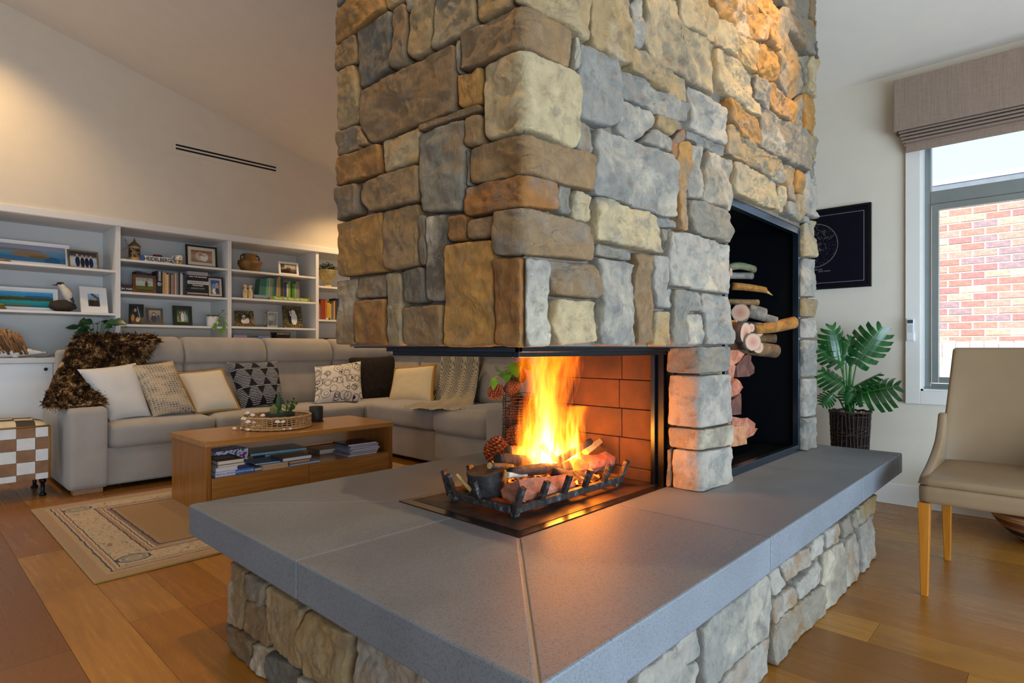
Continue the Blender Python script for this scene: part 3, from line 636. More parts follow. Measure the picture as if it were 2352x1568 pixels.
for i, (x0, lab) in enumerate(((.0, 'white base cabinet partly outside the picture under the worktop'), (.45, 'white base cabinet with black knob under the driftwood hedgehog'), (.90, 'white base cabinet mostly behind the sofa and fur throw'))):
    cb = thing('cabinet', lab, 'cabinet', (x0, 5.92, 0), 'white base cabinets under the bookcase')
    box('body', WHITE, cb, x0, x0+.45, 5.94, BYB, .08, .885); box('plinth', WHITE, cb, x0, x0+.45, 5.98, BYB, 0, .08)
    d = box('door', WHITE, cb, x0+.0015, x0+.4485, 5.92, 5.938, .085, .880, .002)
    kx = x0+.40
    MB().lathe([(.004, 0), (.005, .010), (.012, .014), (.013, .020), (.009, .024), (0.001, .025)], 16).xf(Matrix.Translation((kx, 5.92, .835)) @ Matrix.Rotation(math.radians(90), 4, 'X')).build('knob', plain('#1d1c1c', .35, .5), d, True)
# slot diffuser in the far wall
vt = thing('air_vent', 'white slot air vent with two black slits on the far wall', 'vent', (1.816, YW, 2.836))
PV = onY(395, 321, YW); vx0, vx1, vz0, vz1 = 1.816, 2.843, 2.838, 2.968
vm = MB()
sl = [(vz0+.040, vz0+.058), (vz0+.073, vz0+.091)]
for a, b_ in ((vz0, sl[0][0]), (sl[0][1], sl[1][0]), (sl[1][1], vz1)): vm.box(vx0, vx1, YW-.006, YW, a, b_)
for a, b_ in sl: vm.box(vx0, vx0+.03, YW-.006, YW, a, b_); vm.box(vx1-.03, vx1, YW-.006, YW, a, b_)
vm.build('plate', PAINT, vt)
for a, b_ in sl: box('slot', plain('#050505', .8), vt, vx0+.03, vx1-.03, YW-.003, YW-.001, a, b_)
# ---------------------------------------------------------------- sofa
t = NT('sofa_fabric'); v = t.coords()
n = t.noise(v, 5, 4); wv = t.noise(t.coords((900, 900, 900)), 1, 2)
t.set(t.mix(t.ramp(wv, [(.3, .25), (.6, 0)]), t.ramp(n, [(.3, hexc('#9b938a')), (.7, hexc('#a9a197'))]), hexc('#6d665e')), .9, spec=.2); t.b.inputs['Sheen Weight'].default_value = .25
t.bump(wv, .25, .001, None)
FAB = t.m
def soft(prof, ax, a0, a1, r, n=5, ends=True):
    """a closed (p, z) profile drawn out along an axis, its two ends rounded by r"""
    P = [Vector(p) for p in prof]; P = chaikin(P, .2, 2); c = sum(P, Vector((0, 0)))/len(P)
    st = []
    for k in range(n+1):
        a = k/n*math.pi/2; st.append((a0+r*(1-math.sin(a)), r*(1-math.cos(a))))
    st = [(q, i) for q, i in sorted(((a0+r*(1-math.cos(k/n*math.pi/2)), r*(1-math.sin(k/n*math.pi/2))) for k in range(n+1)))]
    st2 = st+[(a1-(q-a0), i) for q, i in reversed(st)]
    rings = []
    for q, i in st2:
        ring = []
        for p in P:
            e = p-c; L = max(1e-6, e.length); w_ = c+e*max(.1, (1-i/L))
            ring.append((q, w_.x, w_.y) if ax == 'x' else (w_.x, q, w_.y))
        rings.append(ring)
    return MB().loft(rings)
def rb(x0, x1, y0, y1, z0, z1, r=.04, puff=0.0, n=9):
    """rounded, slightly puffed box"""
    b = MB(); L = [(x1-x0)/2, (y1-y0)/2, (z1-z0)/2]; c = Vector(((x0+x1)/2, (y0+y1)/2, (z0+z1)/2))
    bm = bmesh.new(); bmesh.ops.create_cube(bm, size=2); bmesh.ops.subdivide_edges(bm, edges=bm.edges[:], cuts=n, use_grid_fill=True)
    vs = []
    for q in bm.verts:
        p = []
        for k in range(3):
            a = q.co[k]; s_ = math.copysign(abs(a)**.75, a)
            p.append(s_*L[k])
        p = Vector(p); inner = Vector([max(-L[k]+r, min(L[k]-r, p[k])) for k in range(3)]); e = p-inner
        if e.length > 1e-9: p = inner+e.normalized()*r
        if puff:
            u = [1-min(1, abs(q.co[k]))**2 for k in range(3)]
            p.z += puff*u[0]*u[1]*(1 if q.co.z > 0 else -0)
            p.y -= puff*.6*u[0]*u[2]*(1 if q.co.y < 0 else 0); p.x -= puff*.6*u[1]*u[2]*(1 if q.co.x < 0 else 0)
        vs.append(c+p)
    fs = [tuple(x.index for x in f.verts) for f in bm.faces]; bm.free()
    return b.add(vs, fs)
so = thing('sectional_sofa', 'L-shaped greige fabric sectional sofa with low arms and high back cushions', 'sofa', (.82, 4.85, 0))
rb(.82, 1.05, 4.85, 5.86, .03, .592, .03).build('arm', FAB, so, True)
box('base', FAB, so, 1.03, 4.12, 4.895, 5.86, .035, .30, .015)
SX = [1.055, 1.772, 2.455, 3.125]
for a, b_ in zip(SX, SX[1:]): rb(a+.002, b_-.002, 4.865, 5.5, .285, .468, .045, .014).build('seat_cushion', FAB, so, True)
prof = [(5.34, .44), (5.42, .70), (5.475, .865), (5.44, .885), (5.445, .98), (5.49, 1.07), (5.58, 1.105), (5.72, 1.09), (5.80, 1.0), (5.84, .6), (5.84, .44)]
BXs = [1.03, 1.725, 2.435, 3.118, 3.84]
for a, b_ in zip(BXs, BXs[1:]): soft(prof, 'x', a+.001, b_-.001, .05).build('back_cushion', FAB, so, True)
box('back_frame', FAB, so, .9, 4.12, 5.72, 5.88, .04, .99, .03, seg=3)
# return section seen through the fireplace
box('base', FAB, so, 3.15, 4.12, 3.16, 4.92, .035, .30, .015)
rb(3.11, 3.95, 3.84, 4.862, .30, .492, .05, .012).build('seat_cushion', FAB, so, True)
rb(3.07, 3.95, 3.165, 3.836, .29, .50, .07, .02).build('seat_cushion', FAB, so, True)
rb(3.10, 3.4, 3.165, 3.836, .04, .33, .06, .012).build('footrest', FAB, so, True)
rb(3.126, 3.95, 4.868, 5.5, .285, .470, .045, .012).build('seat_cushion', FAB, so, True)
prof2 = [(3.70, .46), (3.78, .74), (3.83, .90), (3.80, .93), (3.82, 1.04), (3.90, 1.09), (4.02, 1.07), (4.10, .95), (4.12, .46)]
for a, b_ in ((3.15, 4.0), (4.0, 4.93), (4.93, 5.5)): soft(prof2, 'y', a+.001, b_-.001, .05).build('back_cushion', FAB, so, True)
rb(3.05, 4.12, 2.92, 3.16, .03, .575, .04).build('arm', FAB, so, True)
WOODF = plain('#9c6b42', .45, var=.15, scale=20)
for (x0, x1, y0, y1) in ((.85, 1.02, 4.88, 4.96), (.85, 1.02, 5.7, 5.8), (3.2, 3.35, 2.96, 3.06), (3.9, 4.05, 5.7, 5.8)): box('foot', WOODF, so, x0, x1, y0, y1, 0, .034, .003)
# ---------------------------------------------------------------- cushions
def pillow(name, label, m, TL, TR, BR, BL, T=.13, trim=None, group=None, pinch=.05, n=22, trimr=.012):
    TL, TR, BR, BL = map(Vector, (TL, TR, BR, BL)); c = (TL+TR+BR+BL)/4
    nr = ((TR-BL).cross(TL-BR)).normalized()
    if nr.dot(Vector((0, 0, 1))-c+Vector((0, 0, 0))) < 0 and nr.dot(-c) < 0: nr = -nr
    def at(u, v, side):
        a, b_ = 2*u-1, 2*v-1
        a2 = a*(1-pinch*(1-b_*b_)); b2 = b_*(1-pinch*(1-a*a))
        p = BL.lerp(BR, (a2+1)/2).lerp(TL.lerp(TR, (a2+1)/2), (b2+1)/2)
        th = T*.5*(max(0, (1-a**4))*max(0, (1-b_**4)))**.55
        wr = .006*fnz(p.x*14, p.y*14, p.z*14, 2)*(1-a*a)*(1-b_*b_)
        return p+nr*side*(th+wr)
    mb = MB(); uv = []
    for side in (1, -1):
        mb.grid(lambda u, v: at(u, v, side), n, n)
    for f in mb.f:
        for i in f: k = i % (n*n); uv.append(((k % n)/(n-1), (k//n)/(n-1)))
    mb.uv = uv
    base = Vector((c.x, c.y, min(TL.z, TR.z, BR.z, BL.z)))
    th = thing(name, label, 'cushion', base, group)
    # recalc would not touch loop order, only winding: keep winding explicit
    k = (n-1)*(n-1); mb.f = mb.f[:k]+[tuple(reversed(f)) for f in mb.f[k:]]
    mb.uv = uv[:4*k]+[uv[4*k+4*i+3-j] for i in range(k) for j in range(4)]
    mb.build('cover', m, th, True, recalc=False)
    if trim:
        per = [at(i/24, 0, 0) for i in range(24)]+[at(1, i/24, 0) for i in range(24)]+[at(1-i/24, 1, 0) for i in range(24)]+[at(0, 1-i/24, 0) for i in range(24)]
        per.append(per[0]); MB().tube(per, trimr, 8, False).build('trim', trim, th, True)
    return th
def uvco(t, scale=(1, 1, 1)): return t.coords(scale, 'UV')
LINEN = plain('#cfcac2', .9, var=.03, scale=6, bump=.15, bscale=400, spec=.15); CREAM = plain('#d3c6b0', .9, var=.03, scale=6, bump=.15, bscale=400, spec=.15)
JUTE = plain('#a8834a', .9, var=.25, scale=120, bump=.6, bscale=160, spec=.1)
t = NT('snakeskin_weave'); u = uvco(t, (9, 16, 1)); vo = t.n('TexVoronoi', feature='DISTANCE_TO_EDGE'); t.l(u, vo.inputs['Vector']); vo.inputs['Scale'].default_value = 1.6; vo.inputs['Randomness'].default_value = .35
ban = t.noise(uvco(t, (1.5, 5, 1)), 1.3, 2, .5)
t.set(t.mix(t.ramp(vo.outputs[0], [(.06, .15), (.22, .9)]), hexc('#c9b79a'), t.ramp(ban, [(.4, hexc('#b39a78')), (.58, hexc('#5f5650'))])), .85); t.bump(vo.outputs[0], .5, .004); SNAKE = t.m
t = NT('triangle_weave'); u = uvco(t); xs = t.sep(u)
stp = t.math('SINE', t.math('MULTIPLY', t.math('ADD', xs[1], t.math('MULTIPLY', t.noise(u, 30, 2), .02)), 190))
basec = t.ramp(stp, [(.35, hexc('#22242a')), (.6, hexc('#b9babd'))])
row = t.math('MULTIPLY', xs[1], 5.0); rf = t.math('FRACT', row); ri = t.math('FLOOR', row)
col = t.math('ADD', t.math('MULTIPLY', xs[0], 3.2), t.math('MULTIPLY', t.math('FRACT', t.math('MULTIPLY', t.math('FLOOR', t.math('MULTIPLY', ri, .5)), .5)), 1.0))
ca = t.math('ABSOLUTE', t.math('SUBTRACT', t.math('FRACT', col), .5))
odd = t.math('MULTIPLY', t.math('FRACT', t.math('MULTIPLY', ri, .5)), 2)
rr = t.math('ABSOLUTE', t.math('SUBTRACT', odd, rf))       # up- and down-pointing rows in turn
tri = t.math('LESS_THAN', ca, t.math('MULTIPLY', t.math('SUBTRACT', .95, rr), .33)); tri = t.math('MULTIPLY', tri, t.math('GREATER_THAN', rr, .1))
t.set(t.mix(tri, basec, hexc('#0b0d14')), .95); t.bump(tri, .5, .006); TRIA = t.m
t = NT('swirl_print'); u = uvco(t, (5, 4.4, 1)); nz = t.n('TexNoise'); nz.inputs['Scale'].default_value = 1.5; t.l(u, nz.inputs['Vector'])
du = t.n('VectorMath', operation='ADD'); sc_ = t.n('VectorMath', operation='SCALE'); sc_.inputs['Scale'].default_value = .14; t.l(nz.outputs['Color'], sc_.inputs[0]); t.l(u, du.inputs[0]); t.l(sc_.outputs[0], du.inputs[1])
def rings(off, rads):
    ad = t.n('VectorMath', operation='ADD'); t.l(du.outputs[0], ad.inputs[0]); ad.inputs[1].default_value = off
    vo = t.n('TexVoronoi'); vo.inputs['Scale'].default_value = 1; vo.inputs['Randomness'].default_value = .6; t.l(ad.outputs[0], vo.inputs['Vector'])
    out = None
    for r_ in rads:
        k = t.math('LESS_THAN', t.math('ABSOLUTE', t.math('SUBTRACT', vo.outputs['Distance'], r_)), .018); out = k if out is None else t.math('MAXIMUM', out, k)
    return out
lines = t.math('MAXIMUM', rings((0, 0, 0), (.42, .33, .06)), rings((3.3, 7.7, 0), (.46, .22)))
t.set(t.mix(lines, hexc('#d6cfc6'), hexc('#1c1a1a')), .85); SWIRL = t.m
BLACKW = plain('#2c2723', .95, var=.35, scale=60, bump=.4, bscale=300, stretch=(1, 1, .3), spec=.1)
def pY4(tl, tr, br, bl, yb, yt): return onY(*tl, yt), onY(*tr, yt), onY(*br, yb), onY(*bl, yb)
pillow('cushion', 'plain off-white linen cushion by the sofa arm and fur throw', LINEN, *pY4((177, 848), (312, 833), (348, 955), (253, 967), 5.08, 5.26), .15, group='sofa cushions')
pillow('cushion', 'tan and grey snakeskin-weave cushion on the sofa', SNAKE, *pY4((299, 838), (397, 828), (449, 945), (352, 957), 5.03, 5.22), .14, group='sofa cushions')
pillow('cushion', 'cream cushion with braided jute edge beside the snakeskin cushion', CREAM, *pY4((406, 858), (509, 848), (551, 940), (452, 950), 5.08, 5.30), .13, JUTE, 'sofa cushions')
pillow('cushion', 'black and white cushion with tufted triangles', TRIA, *pY4((519, 832), (638, 828), (654, 926), (556, 941), 5.18, 5.38), .14, group='sofa cushions')
pillow('cushion', 'white cushion printed with black scribbled circles', SWIRL, *pY4((722, 842), (829, 829), (834, 922), (722, 927), 5.10, 5.34), .13, group='sofa cushions')
pillow('cushion', 'large charcoal woven cushion in the sofa corner', BLACKW, *pY4((799, 820), (912, 815), (914, 921), (828, 924), 5.28, 5.45), .15, group='sofa cushions')
pillow('cushion', 'cream cushion peeping over the charcoal cushion', CREAM, *pY4((815, 801), (908, 799), (908, 860), (815, 862), 5.46, 5.53), .10, group='sofa cushions')
pillow('cushion', 'cream cushion with mustard braided edge on the return sofa', plain('#d2c19c', .9, var=.03, bump=.15, bscale=400), onX(909, 846, 3.70), onX(1000, 838, 3.70), onX(993, 927, 3.52), onX(893, 927, 3.52), .13, plain('#a87a2c', .9, var=.25, scale=120, bump=.6, bscale=160), 'sofa cushions', trimr=.016)
# ---------------------------------------------------------------- throws
def rowsurf(rows, nu, nv, fold=None):
    """rows: lists of 3D points (left .. right); smooth interpolation down the rows"""
    def at(u, v):
        q = v*(len(rows)-1); i = min(int(q), len(rows)-2); f = q-i
        def rowp(r):
            k = u*(len(r)-1); j = min(int(k), len(r)-2); return r[j].lerp(r[j+1], k-j)
        R = [rowp(rows[max(0, min(len(rows)-1, i+k))]) for k in (-1, 0, 1, 2)]
        f2, f3 = f*f, f*f*f
        p = .5*((2*R[1])+(R[2]-R[0])*f+(2*R[0]-5*R[1]+4*R[2]-R[3])*f2+(3*R[1]-R[0]-3*R[2]+R[3])*f3)
        return p+(fold(u, v) if fold else Vector((0, 0, 0)))
    return at
fur = thing('fur_throw', 'shaggy brown faux-fur throw over the sofa back and arm', 'throw', onY(150, 925, 5.2))
frows = [[onY(a, y, Y) for a in (l, (l+r)/2, r)] for y, l, r, Y in ((772, 178, 360, 5.56), (782, 165, 362, 5.44), (800, 152, 352, 5.38), (828, 142, 332, 5.36), (862, 124, 300, 5.30), (892, 112, 262, 5.22), (920, 98, 236, 5.10), (930, 100, 230, 4.98))]
fat = rowsurf(frows, 0, 0, lambda u, v: Vector((0, -.03*math.sin(math.pi*u)+.012*math.sin(u*14), .012*fnz(u*4, v*4, 1))))
t = NT('faux_fur'); v = t.coords(); n = t.noise(v, 22, 3, .6, .6)
t.set(t.ramp(n, [(.36, hexc('#100b08')), (.47, hexc('#3a2412')), (.56, hexc('#6e4a26')), (.64, hexc('#b89a6e'))]), .8, spec=.2); FUR = t.m
MB().grid(fat, 26, 22).build('hide', FUR, fur, True, solid=.02)
fm = MB(); R = random.Random(3)
for i in range(7000):
    u, q = R.random(), R.random(); p = fat(u, q)
    e1 = fat(min(1, u+.02), q)-fat(max(0, u-.02), q); e2 = fat(u, min(1, q+.02))-fat(u, max(0, q-.02)); nr = e1.cross(e2).normalized()
    if nr.y > 0: nr = -nr
    cl = fnz(u*9, q*9, 5, 2); d = (nr*.7+Vector((.5*cl+R.uniform(-.3, .3), 0, -.55+R.uniform(-.3, .3)))).normalized()
    L = R.uniform(.035, .075); s_ = d.orthogonal().normalized()*.004; s2 = d.cross(s_).normalized()*.004
    tip = p+d*L+Vector((0, 0, -.01))
    fm.add([p+s_, p-s_*.5+s2*.8, p-s_*.5-s2*.8, p+d*L*.6+s_*.8, tip], [(0, 1, 3), (1, 2, 3), (2, 0, 3), (0, 3, 4), (1, 3, 4)])
fo = fm.build('fur', FUR, fur, False, recalc=False); fo['kind'] = 'stuff'
th = thing('knit_throw', 'beige herringbone knit throw with fringe hanging over the return sofa', 'throw', onX(1050, 930, 3.5))
tr = [(815, 1018, 1108, 3.775), (850, 1016, 1105, 3.755), (885, 1012, 1100, 3.71), (908, 1003, 1095, 3.67), (921, 985, 1091, 3.60)]
rows = [[onX(l+(r-l)*k/4, y, X) for k in range(5)] for y, l, r, X in tr]
rows += [[onZ(l+(r-l)*k/4, y0+(y1-y0)*k/4, .507) for k in range(5)] for l, r, y0, y1 in ((962, 1090, 926, 931), (930, 1084, 936, 940))]
tat = rowsurf(rows, 0, 0, lambda u, v: Vector((-.02-.022*math.sin(u*21+v*2.2)*(1-.75*v), 0, .006*math.sin(u*21+v*2)*v)))
t = NT('herringbone_knit'); uvv = t.coords((1, 1, 1)); xs = t.sep(uvv); wv = t.n('TexWave'); wv.inputs['Scale'].default_value = 38; wv.inputs['Distortion'].default_value = 3; wv.inputs['Detail Scale'].default_value = 4; t.l(uvv, wv.inputs['Vector'])
t.set(t.ramp(wv.outputs['Fac'], [(.3, hexc('#7b6f5c')), (.6, hexc('#c4b79d'))]), .95); t.bump(wv.outputs['Fac'], .5, .004)
MB().grid(tat, 60, 40).build('blanket', t.m, th, True, solid=.006)
fm = MB()
for i in range(70):
    u = i/69; p = tat(u, 1); d = (tat(u, 1)-tat(u, .95)).normalized()
    q1 = p+d*.02+Vector((R.uniform(-.006, .006), R.uniform(-.006, .006), 0)); q2 = q1+Vector((d.x*.02+R.uniform(-.012, .012), d.y*.02+R.uniform(-.012, .012), 0))
    fm.tube([p, q1, q2], [.004, .0035, .0015], 5)
o = fm.build('fringe', plain('#d6c9ae', .95), th, True); o['kind'] = 'stuff'
# ---------------------------------------------------------------- cowhide ottoman
ot = thing('ottoman', 'patchwork cowhide cube ottoman with leather piping and black legs', 'ottoman', (.53, 5.2, 0))
HW = plain('#d8d6d0', .7, var=.06, scale=20, bump=.2, bscale=200); HB_ = plain('#8a6443', .7, var=.2, scale=16, bump=.2, bscale=200); HD = plain('#2b211b', .6, var=.3, scale=16); HC = plain('#cdbb9a', .7, var=.1, scale=20)
ox0, ox1, oy0, oy1 = .30, .742, 5.02, 5.44
box('body', plain('#7a5a3c', .8), ot, ox0+.006, ox1-.006, oy0+.006, oy1-.006, .118, .475, .02)
zr = [.12, .162, .243, .323, .403, .474]; xr = [.742, .668, .570, .468, .372, .30]
for r in range(5):
    for k in range(5):
        a, b_ = xr[k+1], xr[k]; w_ = (r+k) % 2 == 0
        box('hide_patch', HW if w_ else HB_, ot, a+.0007, b_-.0007, oy0, oy0+.01, zr[r]+.0007, zr[r+1]-.0007, .002)
yr = [5.02, 5.10, 5.19, 5.28, 5.36, 5.44]
for r in range(5):
    for k in range(5):
        a, b_ = oy0+(oy1-oy0)*k/5, oy0+(oy1-oy0)*(k+1)/5
        box('hide_patch', HW if (r+k) % 2 else HB_, ot, ox0, ox0+.008, a+.0007, b_-.0007, zr[r]+.0007, zr[r+1]-.0007, .002)
def dome(x, y): return .478+.042*(max(0, 1-((2*x-ox0-ox1)/(ox1-ox0))**4)*max(0, 1-((2*y-oy0-oy1)/(oy1-oy0))**4))**.5
for r in range(5):
    for k in range(5):
        a, b_, c_, d_ = xr[k+1]+.0007, xr[k]-.0007, yr[r]+.0007, yr[r+1]-.0007
        MB().grid(lambda u, v: Vector((a+(b_-a)*u, c_+(d_-c_)*v, dome(a+(b_-a)*u, c_+(d_-c_)*v))), 6, 6).build('hide_patch', HD if (r+k) % 2 else HC, ot, True)
PIP = plain('#8a5d22', .45, var=.15)
MB().tube([(ox0, oy0, .476), (ox1, oy0, .476), (ox1, oy1, .476), (ox0, oy1, .476), (ox0, oy0, .476)], .006, 8).build('piping', PIP, ot, True)
MB().tube([(ox1, oy0+.001, .12), (ox1, oy0+.001, .476)], .007, 8).build('piping', PIP, ot, True); MB().tube([(ox0, oy0+.001, .12), (ox0, oy0+.001, .476)], .007, 8).build('piping', PIP, ot, True)
LEGB = plain('#17181a', .4, .6)
for x in (ox0+.05, ox1-.03):
    for y in (oy0+.04, oy1-.05):
        MB().lathe([(.020, .118), (.020, .095), (.012, .085), (.012, .02), (.020, .015), (.022, .005), (.018, 0)], 14, (x, y, 0)).build('leg', LEGB, ot, True)
# ---------------------------------------------------------------- rug
rx0, rx1, ry0, ry1 = .592, 3.0, 2.985, 4.62
t = NT('persian_wool'); xs = t.sep(t.coords()); u = t.coords()
wob = t.math('MULTIPLY', t.math('SUBTRACT', t.noise(u, 22, 3), .5), .02)
X = t.math('ADD', xs[0], wob); Y = t.math('ADD', xs[1], wob)
hx, hy = (rx1-rx0)/2, (ry1-ry0)/2
dx = t.math('SUBTRACT', hx, t.math('ABSOLUTE', X)); dy = t.math('SUBTRACT', hy, t.math('ABSOLUTE', Y))
d = t.math('MINIMUM', dx, dy)
TAN, LT, NAV, GOLD, ROS = map(hexc, ('#a5814f', '#c2a67c', '#23283a', '#9a7230', '#ab7d50'))
band = t.ramp(t.math('DIVIDE', d, .5), [(0, TAN), (.11, hexc('#b3935f')), (.16, NAV), (.172, LT), (.19, ROS), (.215, LT), (.238, NAV), (.25, LT), (.53, NAV), (.543, ROS), (.58, LT), (.60, NAV), (.612, LT), (.635, hexc('#8a6234')), (.665, NAV), (.69, hexc('#a47b43')), (.72, GOLD)], 'CONSTANT')
wv = t.n('TexNoise'); wv.inputs['Scale'].default_value = 9; wv.inputs['Distortion'].default_value = 1.5; t.l(u, wv.inputs['Vector'])
sq = t.math('LESS_THAN', t.math('ABSOLUTE', t.math('SUBTRACT', t.math('FRACT', t.math('MULTIPLY', wv.outputs['Fac'], 7)), .5)), .07)
inb = t.math('MULTIPLY', t.math('GREATER_THAN', d, .128), t.math('LESS_THAN', d, .262))
c = t.mix(t.math('MULTIPLY', t.math('MULTIPLY', sq, inb), .75), band, hexc('#5b4f3a'))
# corner medallions
mx = t.math('DIVIDE', t.math('SUBTRACT', dx, .197), .072); my = t.math('DIVIDE', t.math('SUBTRACT', dy, .213), .058)
ms = t.math('MAXIMUM', t.math('MAXIMUM', t.math('ABSOLUTE', mx), t.math('ABSOLUTE', my)), t.math('MULTIPLY', t.math('ADD', t.math('ABSOLUTE', mx), t.math('ABSOLUTE', my)), .72))
med = t.ramp(ms, [(0, hexc('#8f8a66')), (.3, LT), (.45, hexc('#7d7a60')), (.7, LT), (.82, NAV), (1.0, NAV)], 'CONSTANT')
c = t.mix(t.math('LESS_THAN', ms, 1.0), c, med)
pile = t.noise(t.coords((40, 200, 1)), 2, 5, .7)
t.set(t.mix(t.ramp(pile, [(.3, .35), (.6, 0)]), c, hexc('#6e5433')), .95, spec=.1); t.b.inputs['Sheen Weight'].default_value = .2; t.bump(pile, .5, .004)
rg = thing('rug', 'tan and cream Persian-style rug with navy border lines under the coffee table', 'rug', ((rx0+rx1)/2, (ry0+ry1)/2, 0))
box('pile', t.m, rg, rx0, rx1, ry0, ry1, 0.0005, .013, .005)
# ---------------------------------------------------------------- coffee table
def wood(name, a, b_, c_, axis):
    st = {'x': (1.2, 22, 22), 'y': (22, 1.2, 22), 'z': (22, 22, 1.2)}[axis]
    t = NT(name); v = t.coords(st, jitter=True); n = t.noise(v, 2.2, 7, .62, .5)
    t.set(t.ramp(n, [(.25, hexc(a)), (.5, hexc(b_)), (.75, hexc(c_))]), .28, spec=.5); t.bump(n, .06, .002); return t.m
WTOP = wood('blackwood_x', '#875a28', '#a27034', '#b58444', 'x'); WSIDE = wood('blackwood_z', '#7a4c1c', '#925c22', '#a56e2e', 'z')
ct = thing('coffee_table', 'low honey-brown timber coffee table with open shelf and two drawers', 'coffee table', (1.27, 3.67, 0))
tx0, tx1, ty0, ty1 = 1.266, 2.592, 3.662, 4.285
box('tabletop', WTOP, ct, tx0, tx1, ty0, ty1, .417, .45, .002)
for a, b_ in ((ty0+.008, 3.83), (3.832, 4.04), (4.042, ty1-.008)):
    box('side_board', WSIDE, ct, tx0+.006, tx0+.036, a, b_, .0135, .417, .001); box('side_board', WSIDE, ct, tx1-.036, tx1-.006, a, b_, .0135, .417, .001)
box('shelf', WTOP, ct, tx0+.036, tx1-.036, ty0+.02, ty1-.01, .208, .226, .001)
box('back_rail', WTOP, ct, tx0+.036, tx1-.036, ty1-.03, ty1-.01, .226, .25, .001)
for a, b_ in ((tx0+.039, 1.917), (1.920, tx1-.039)):
    dr = box('drawer', WTOP, ct, a, b_, ty0+.006, ty0+.026, .045, .222, .001)
box('drawer_box', plain('#3a2716', .7), ct, tx0+.04, tx1-.04, ty0+.03, ty1-.02, .02, .205)
# ---------------------------------------------------------------- books on the table shelf
def book(label, cover, page, x0, x1, y0, y1, z0, z1, rz=0, group=None, spine='x-', name='book', prnt=None):
    """a closed book lying flat: two boards, a spine and a page block"""
    b = thing(name, label, 'book', ((x0+x1)/2, (y0+y1)/2, z0), group)
    tk = min(.003, (z1-z0)*.2); M_ = rot_about(((x0+x1)/2, (y0+y1)/2, z0), 'Z', rz)
    mb = MB(); mb.box(x0, x1, y0, y1, z0, z0+tk); mb.box(x0, x1, y0, y1, z1-tk, z1)
    s_ = .003
    if spine == 'x-': mb.box(x0, x0+s_, y0, y1, z0+tk, z1-tk)
    elif spine == 'y-': mb.box(x0, x1, y0, y0+s_, z0+tk, z1-tk)
    elif spine == 'y+': mb.box(x0, x1, y1-s_, y1, z0+tk, z1-tk)
    mb.xf(M_).build('cover', cover, b)
    pb = MB().box(x0+.003, x1-.003, y0+(.003 if spine != 'y+' else .003), y1-.003, z0+tk, z1-tk).xf(M_); pb.build('pages', page, b)
    return b
PAGE = plain('#d9d2c2', .8, var=.06, scale=4, stretch=(1, 1, 300)); PAGEY = plain('#c9a678', .8, var=.06, stretch=(1, 1, 300)); PAGEW = plain('#dcdde2', .6, var=.05, stretch=(1, 1, 300))
SB = .2265; G1 = 'books and magazines on the coffee table shelf'
TXT = plain('#f0efe9', .6, var=0); TXB = plain('#3b5a9c', .6, var=0)
b1 = book('white and bright blue paperback with lettered spine, lowest in its stack', plain('#3d6fbe', .4, var=.02), PAGEW, 1.335, 1.566, 3.70, 3.86, SB, SB+.029, 0, G1, 'y-')
box('spine_panel', plain('#dfe3ee', .4, var=.01), b1, 1.3352, 1.452, 3.6985, 3.7, SB+.001, SB+.028)
text('MEDICAL MEDIUM', .0165, (1.393, 3.6980, SB+.0145), (math.pi/2, 0, 0), TXB, b1, sx=.82); text('ANTHONY WILLIAM', .0125, (1.503, 3.6995, SB+.0145), (math.pi/2, 0, 0), TXT, b1, sx=.8)
MB().lathe([(.005, 0), (.005, .0008)], 14).xf(Matrix.Translation((1.556, 3.7, SB+.0145)) @ Matrix.Rotation(math.pi/2, 4, 'X')).build('emblem', TXT, b1)
book('white paperback second from the bottom of the cream stack', plain('#d8d8d8', .5), PAGEW, 1.337, 1.468, 3.70, 3.86, SB+.030, SB+.054, 0, G1, 'y+')
book('slim cream paperback under the olive book', plain('#cfc6b0', .5), PAGE, 1.350, 1.510, 3.70, 3.85, SB+.055, SB+.068, 0, G1, 'y+')
b4 = book('olive-brown hardback lettered on its cover, topmost of the cream stack', plain('#57503f', .55), PAGE, 1.348, 1.507, 3.70, 3.91, SB+.069, SB+.095, 0, G1, 'y+')
tt = MB()
for j in range(3):
    xx = 1.362
    while xx < 1.475: w_ = random.uniform(.006, .016); tt.box(xx, xx+w_, 3.775+.028*j, 3.784+.028*j, SB+.0948, SB+.0954); xx += w_+.005
tt.build('lettering', plain('#c9c2a8', .6), b4)
t = NT('floral_bag'); vo = t.n('TexVoronoi'); vo.inputs['Scale'].default_value = 42; t.l(t.coords(), vo.inputs['Vector'])
t.set(t.ramp(t.noise(t.coords(), 34, 3), [(.36, hexc('#2a6d5a')), (.44, hexc('#c9d2ea')), (.54, hexc('#d9dff0')), (.58, hexc('#7a2a86')), (.66, hexc('#c23a7a'))], 'CONSTANT'), .6)
book('floral notebook with purple blossoms leaning behind the olive book', t.m, PAGEW, 1.40, 1.62, 3.93, 4.1, SB, SB+.115, 8, G1, 'y-', 'notebook')
bb = book('pale blue paperback lying beneath the sloping magazines', plain('#6f8f9c', .5), PAGE, 1.57, 1.66, 3.72, 3.90, SB, SB+.018, 4, G1, 'y+')
book('buff-paged paperback with white cover in the middle of the shelf', plain('#c3cbd6', .45), PAGEY, 1.622, 1.792, 3.70, 3.84, SB, SB+.031, 0, G1, 'y+')
book('blue magazine sloping on the buff-paged paperback', plain('#3e6a86', .35, var=.5, scale=14), PAGEW, 1.60, 1.76, 3.73, 3.93, SB+.032, SB+.041, -6, G1, 'y+', 'magazine')
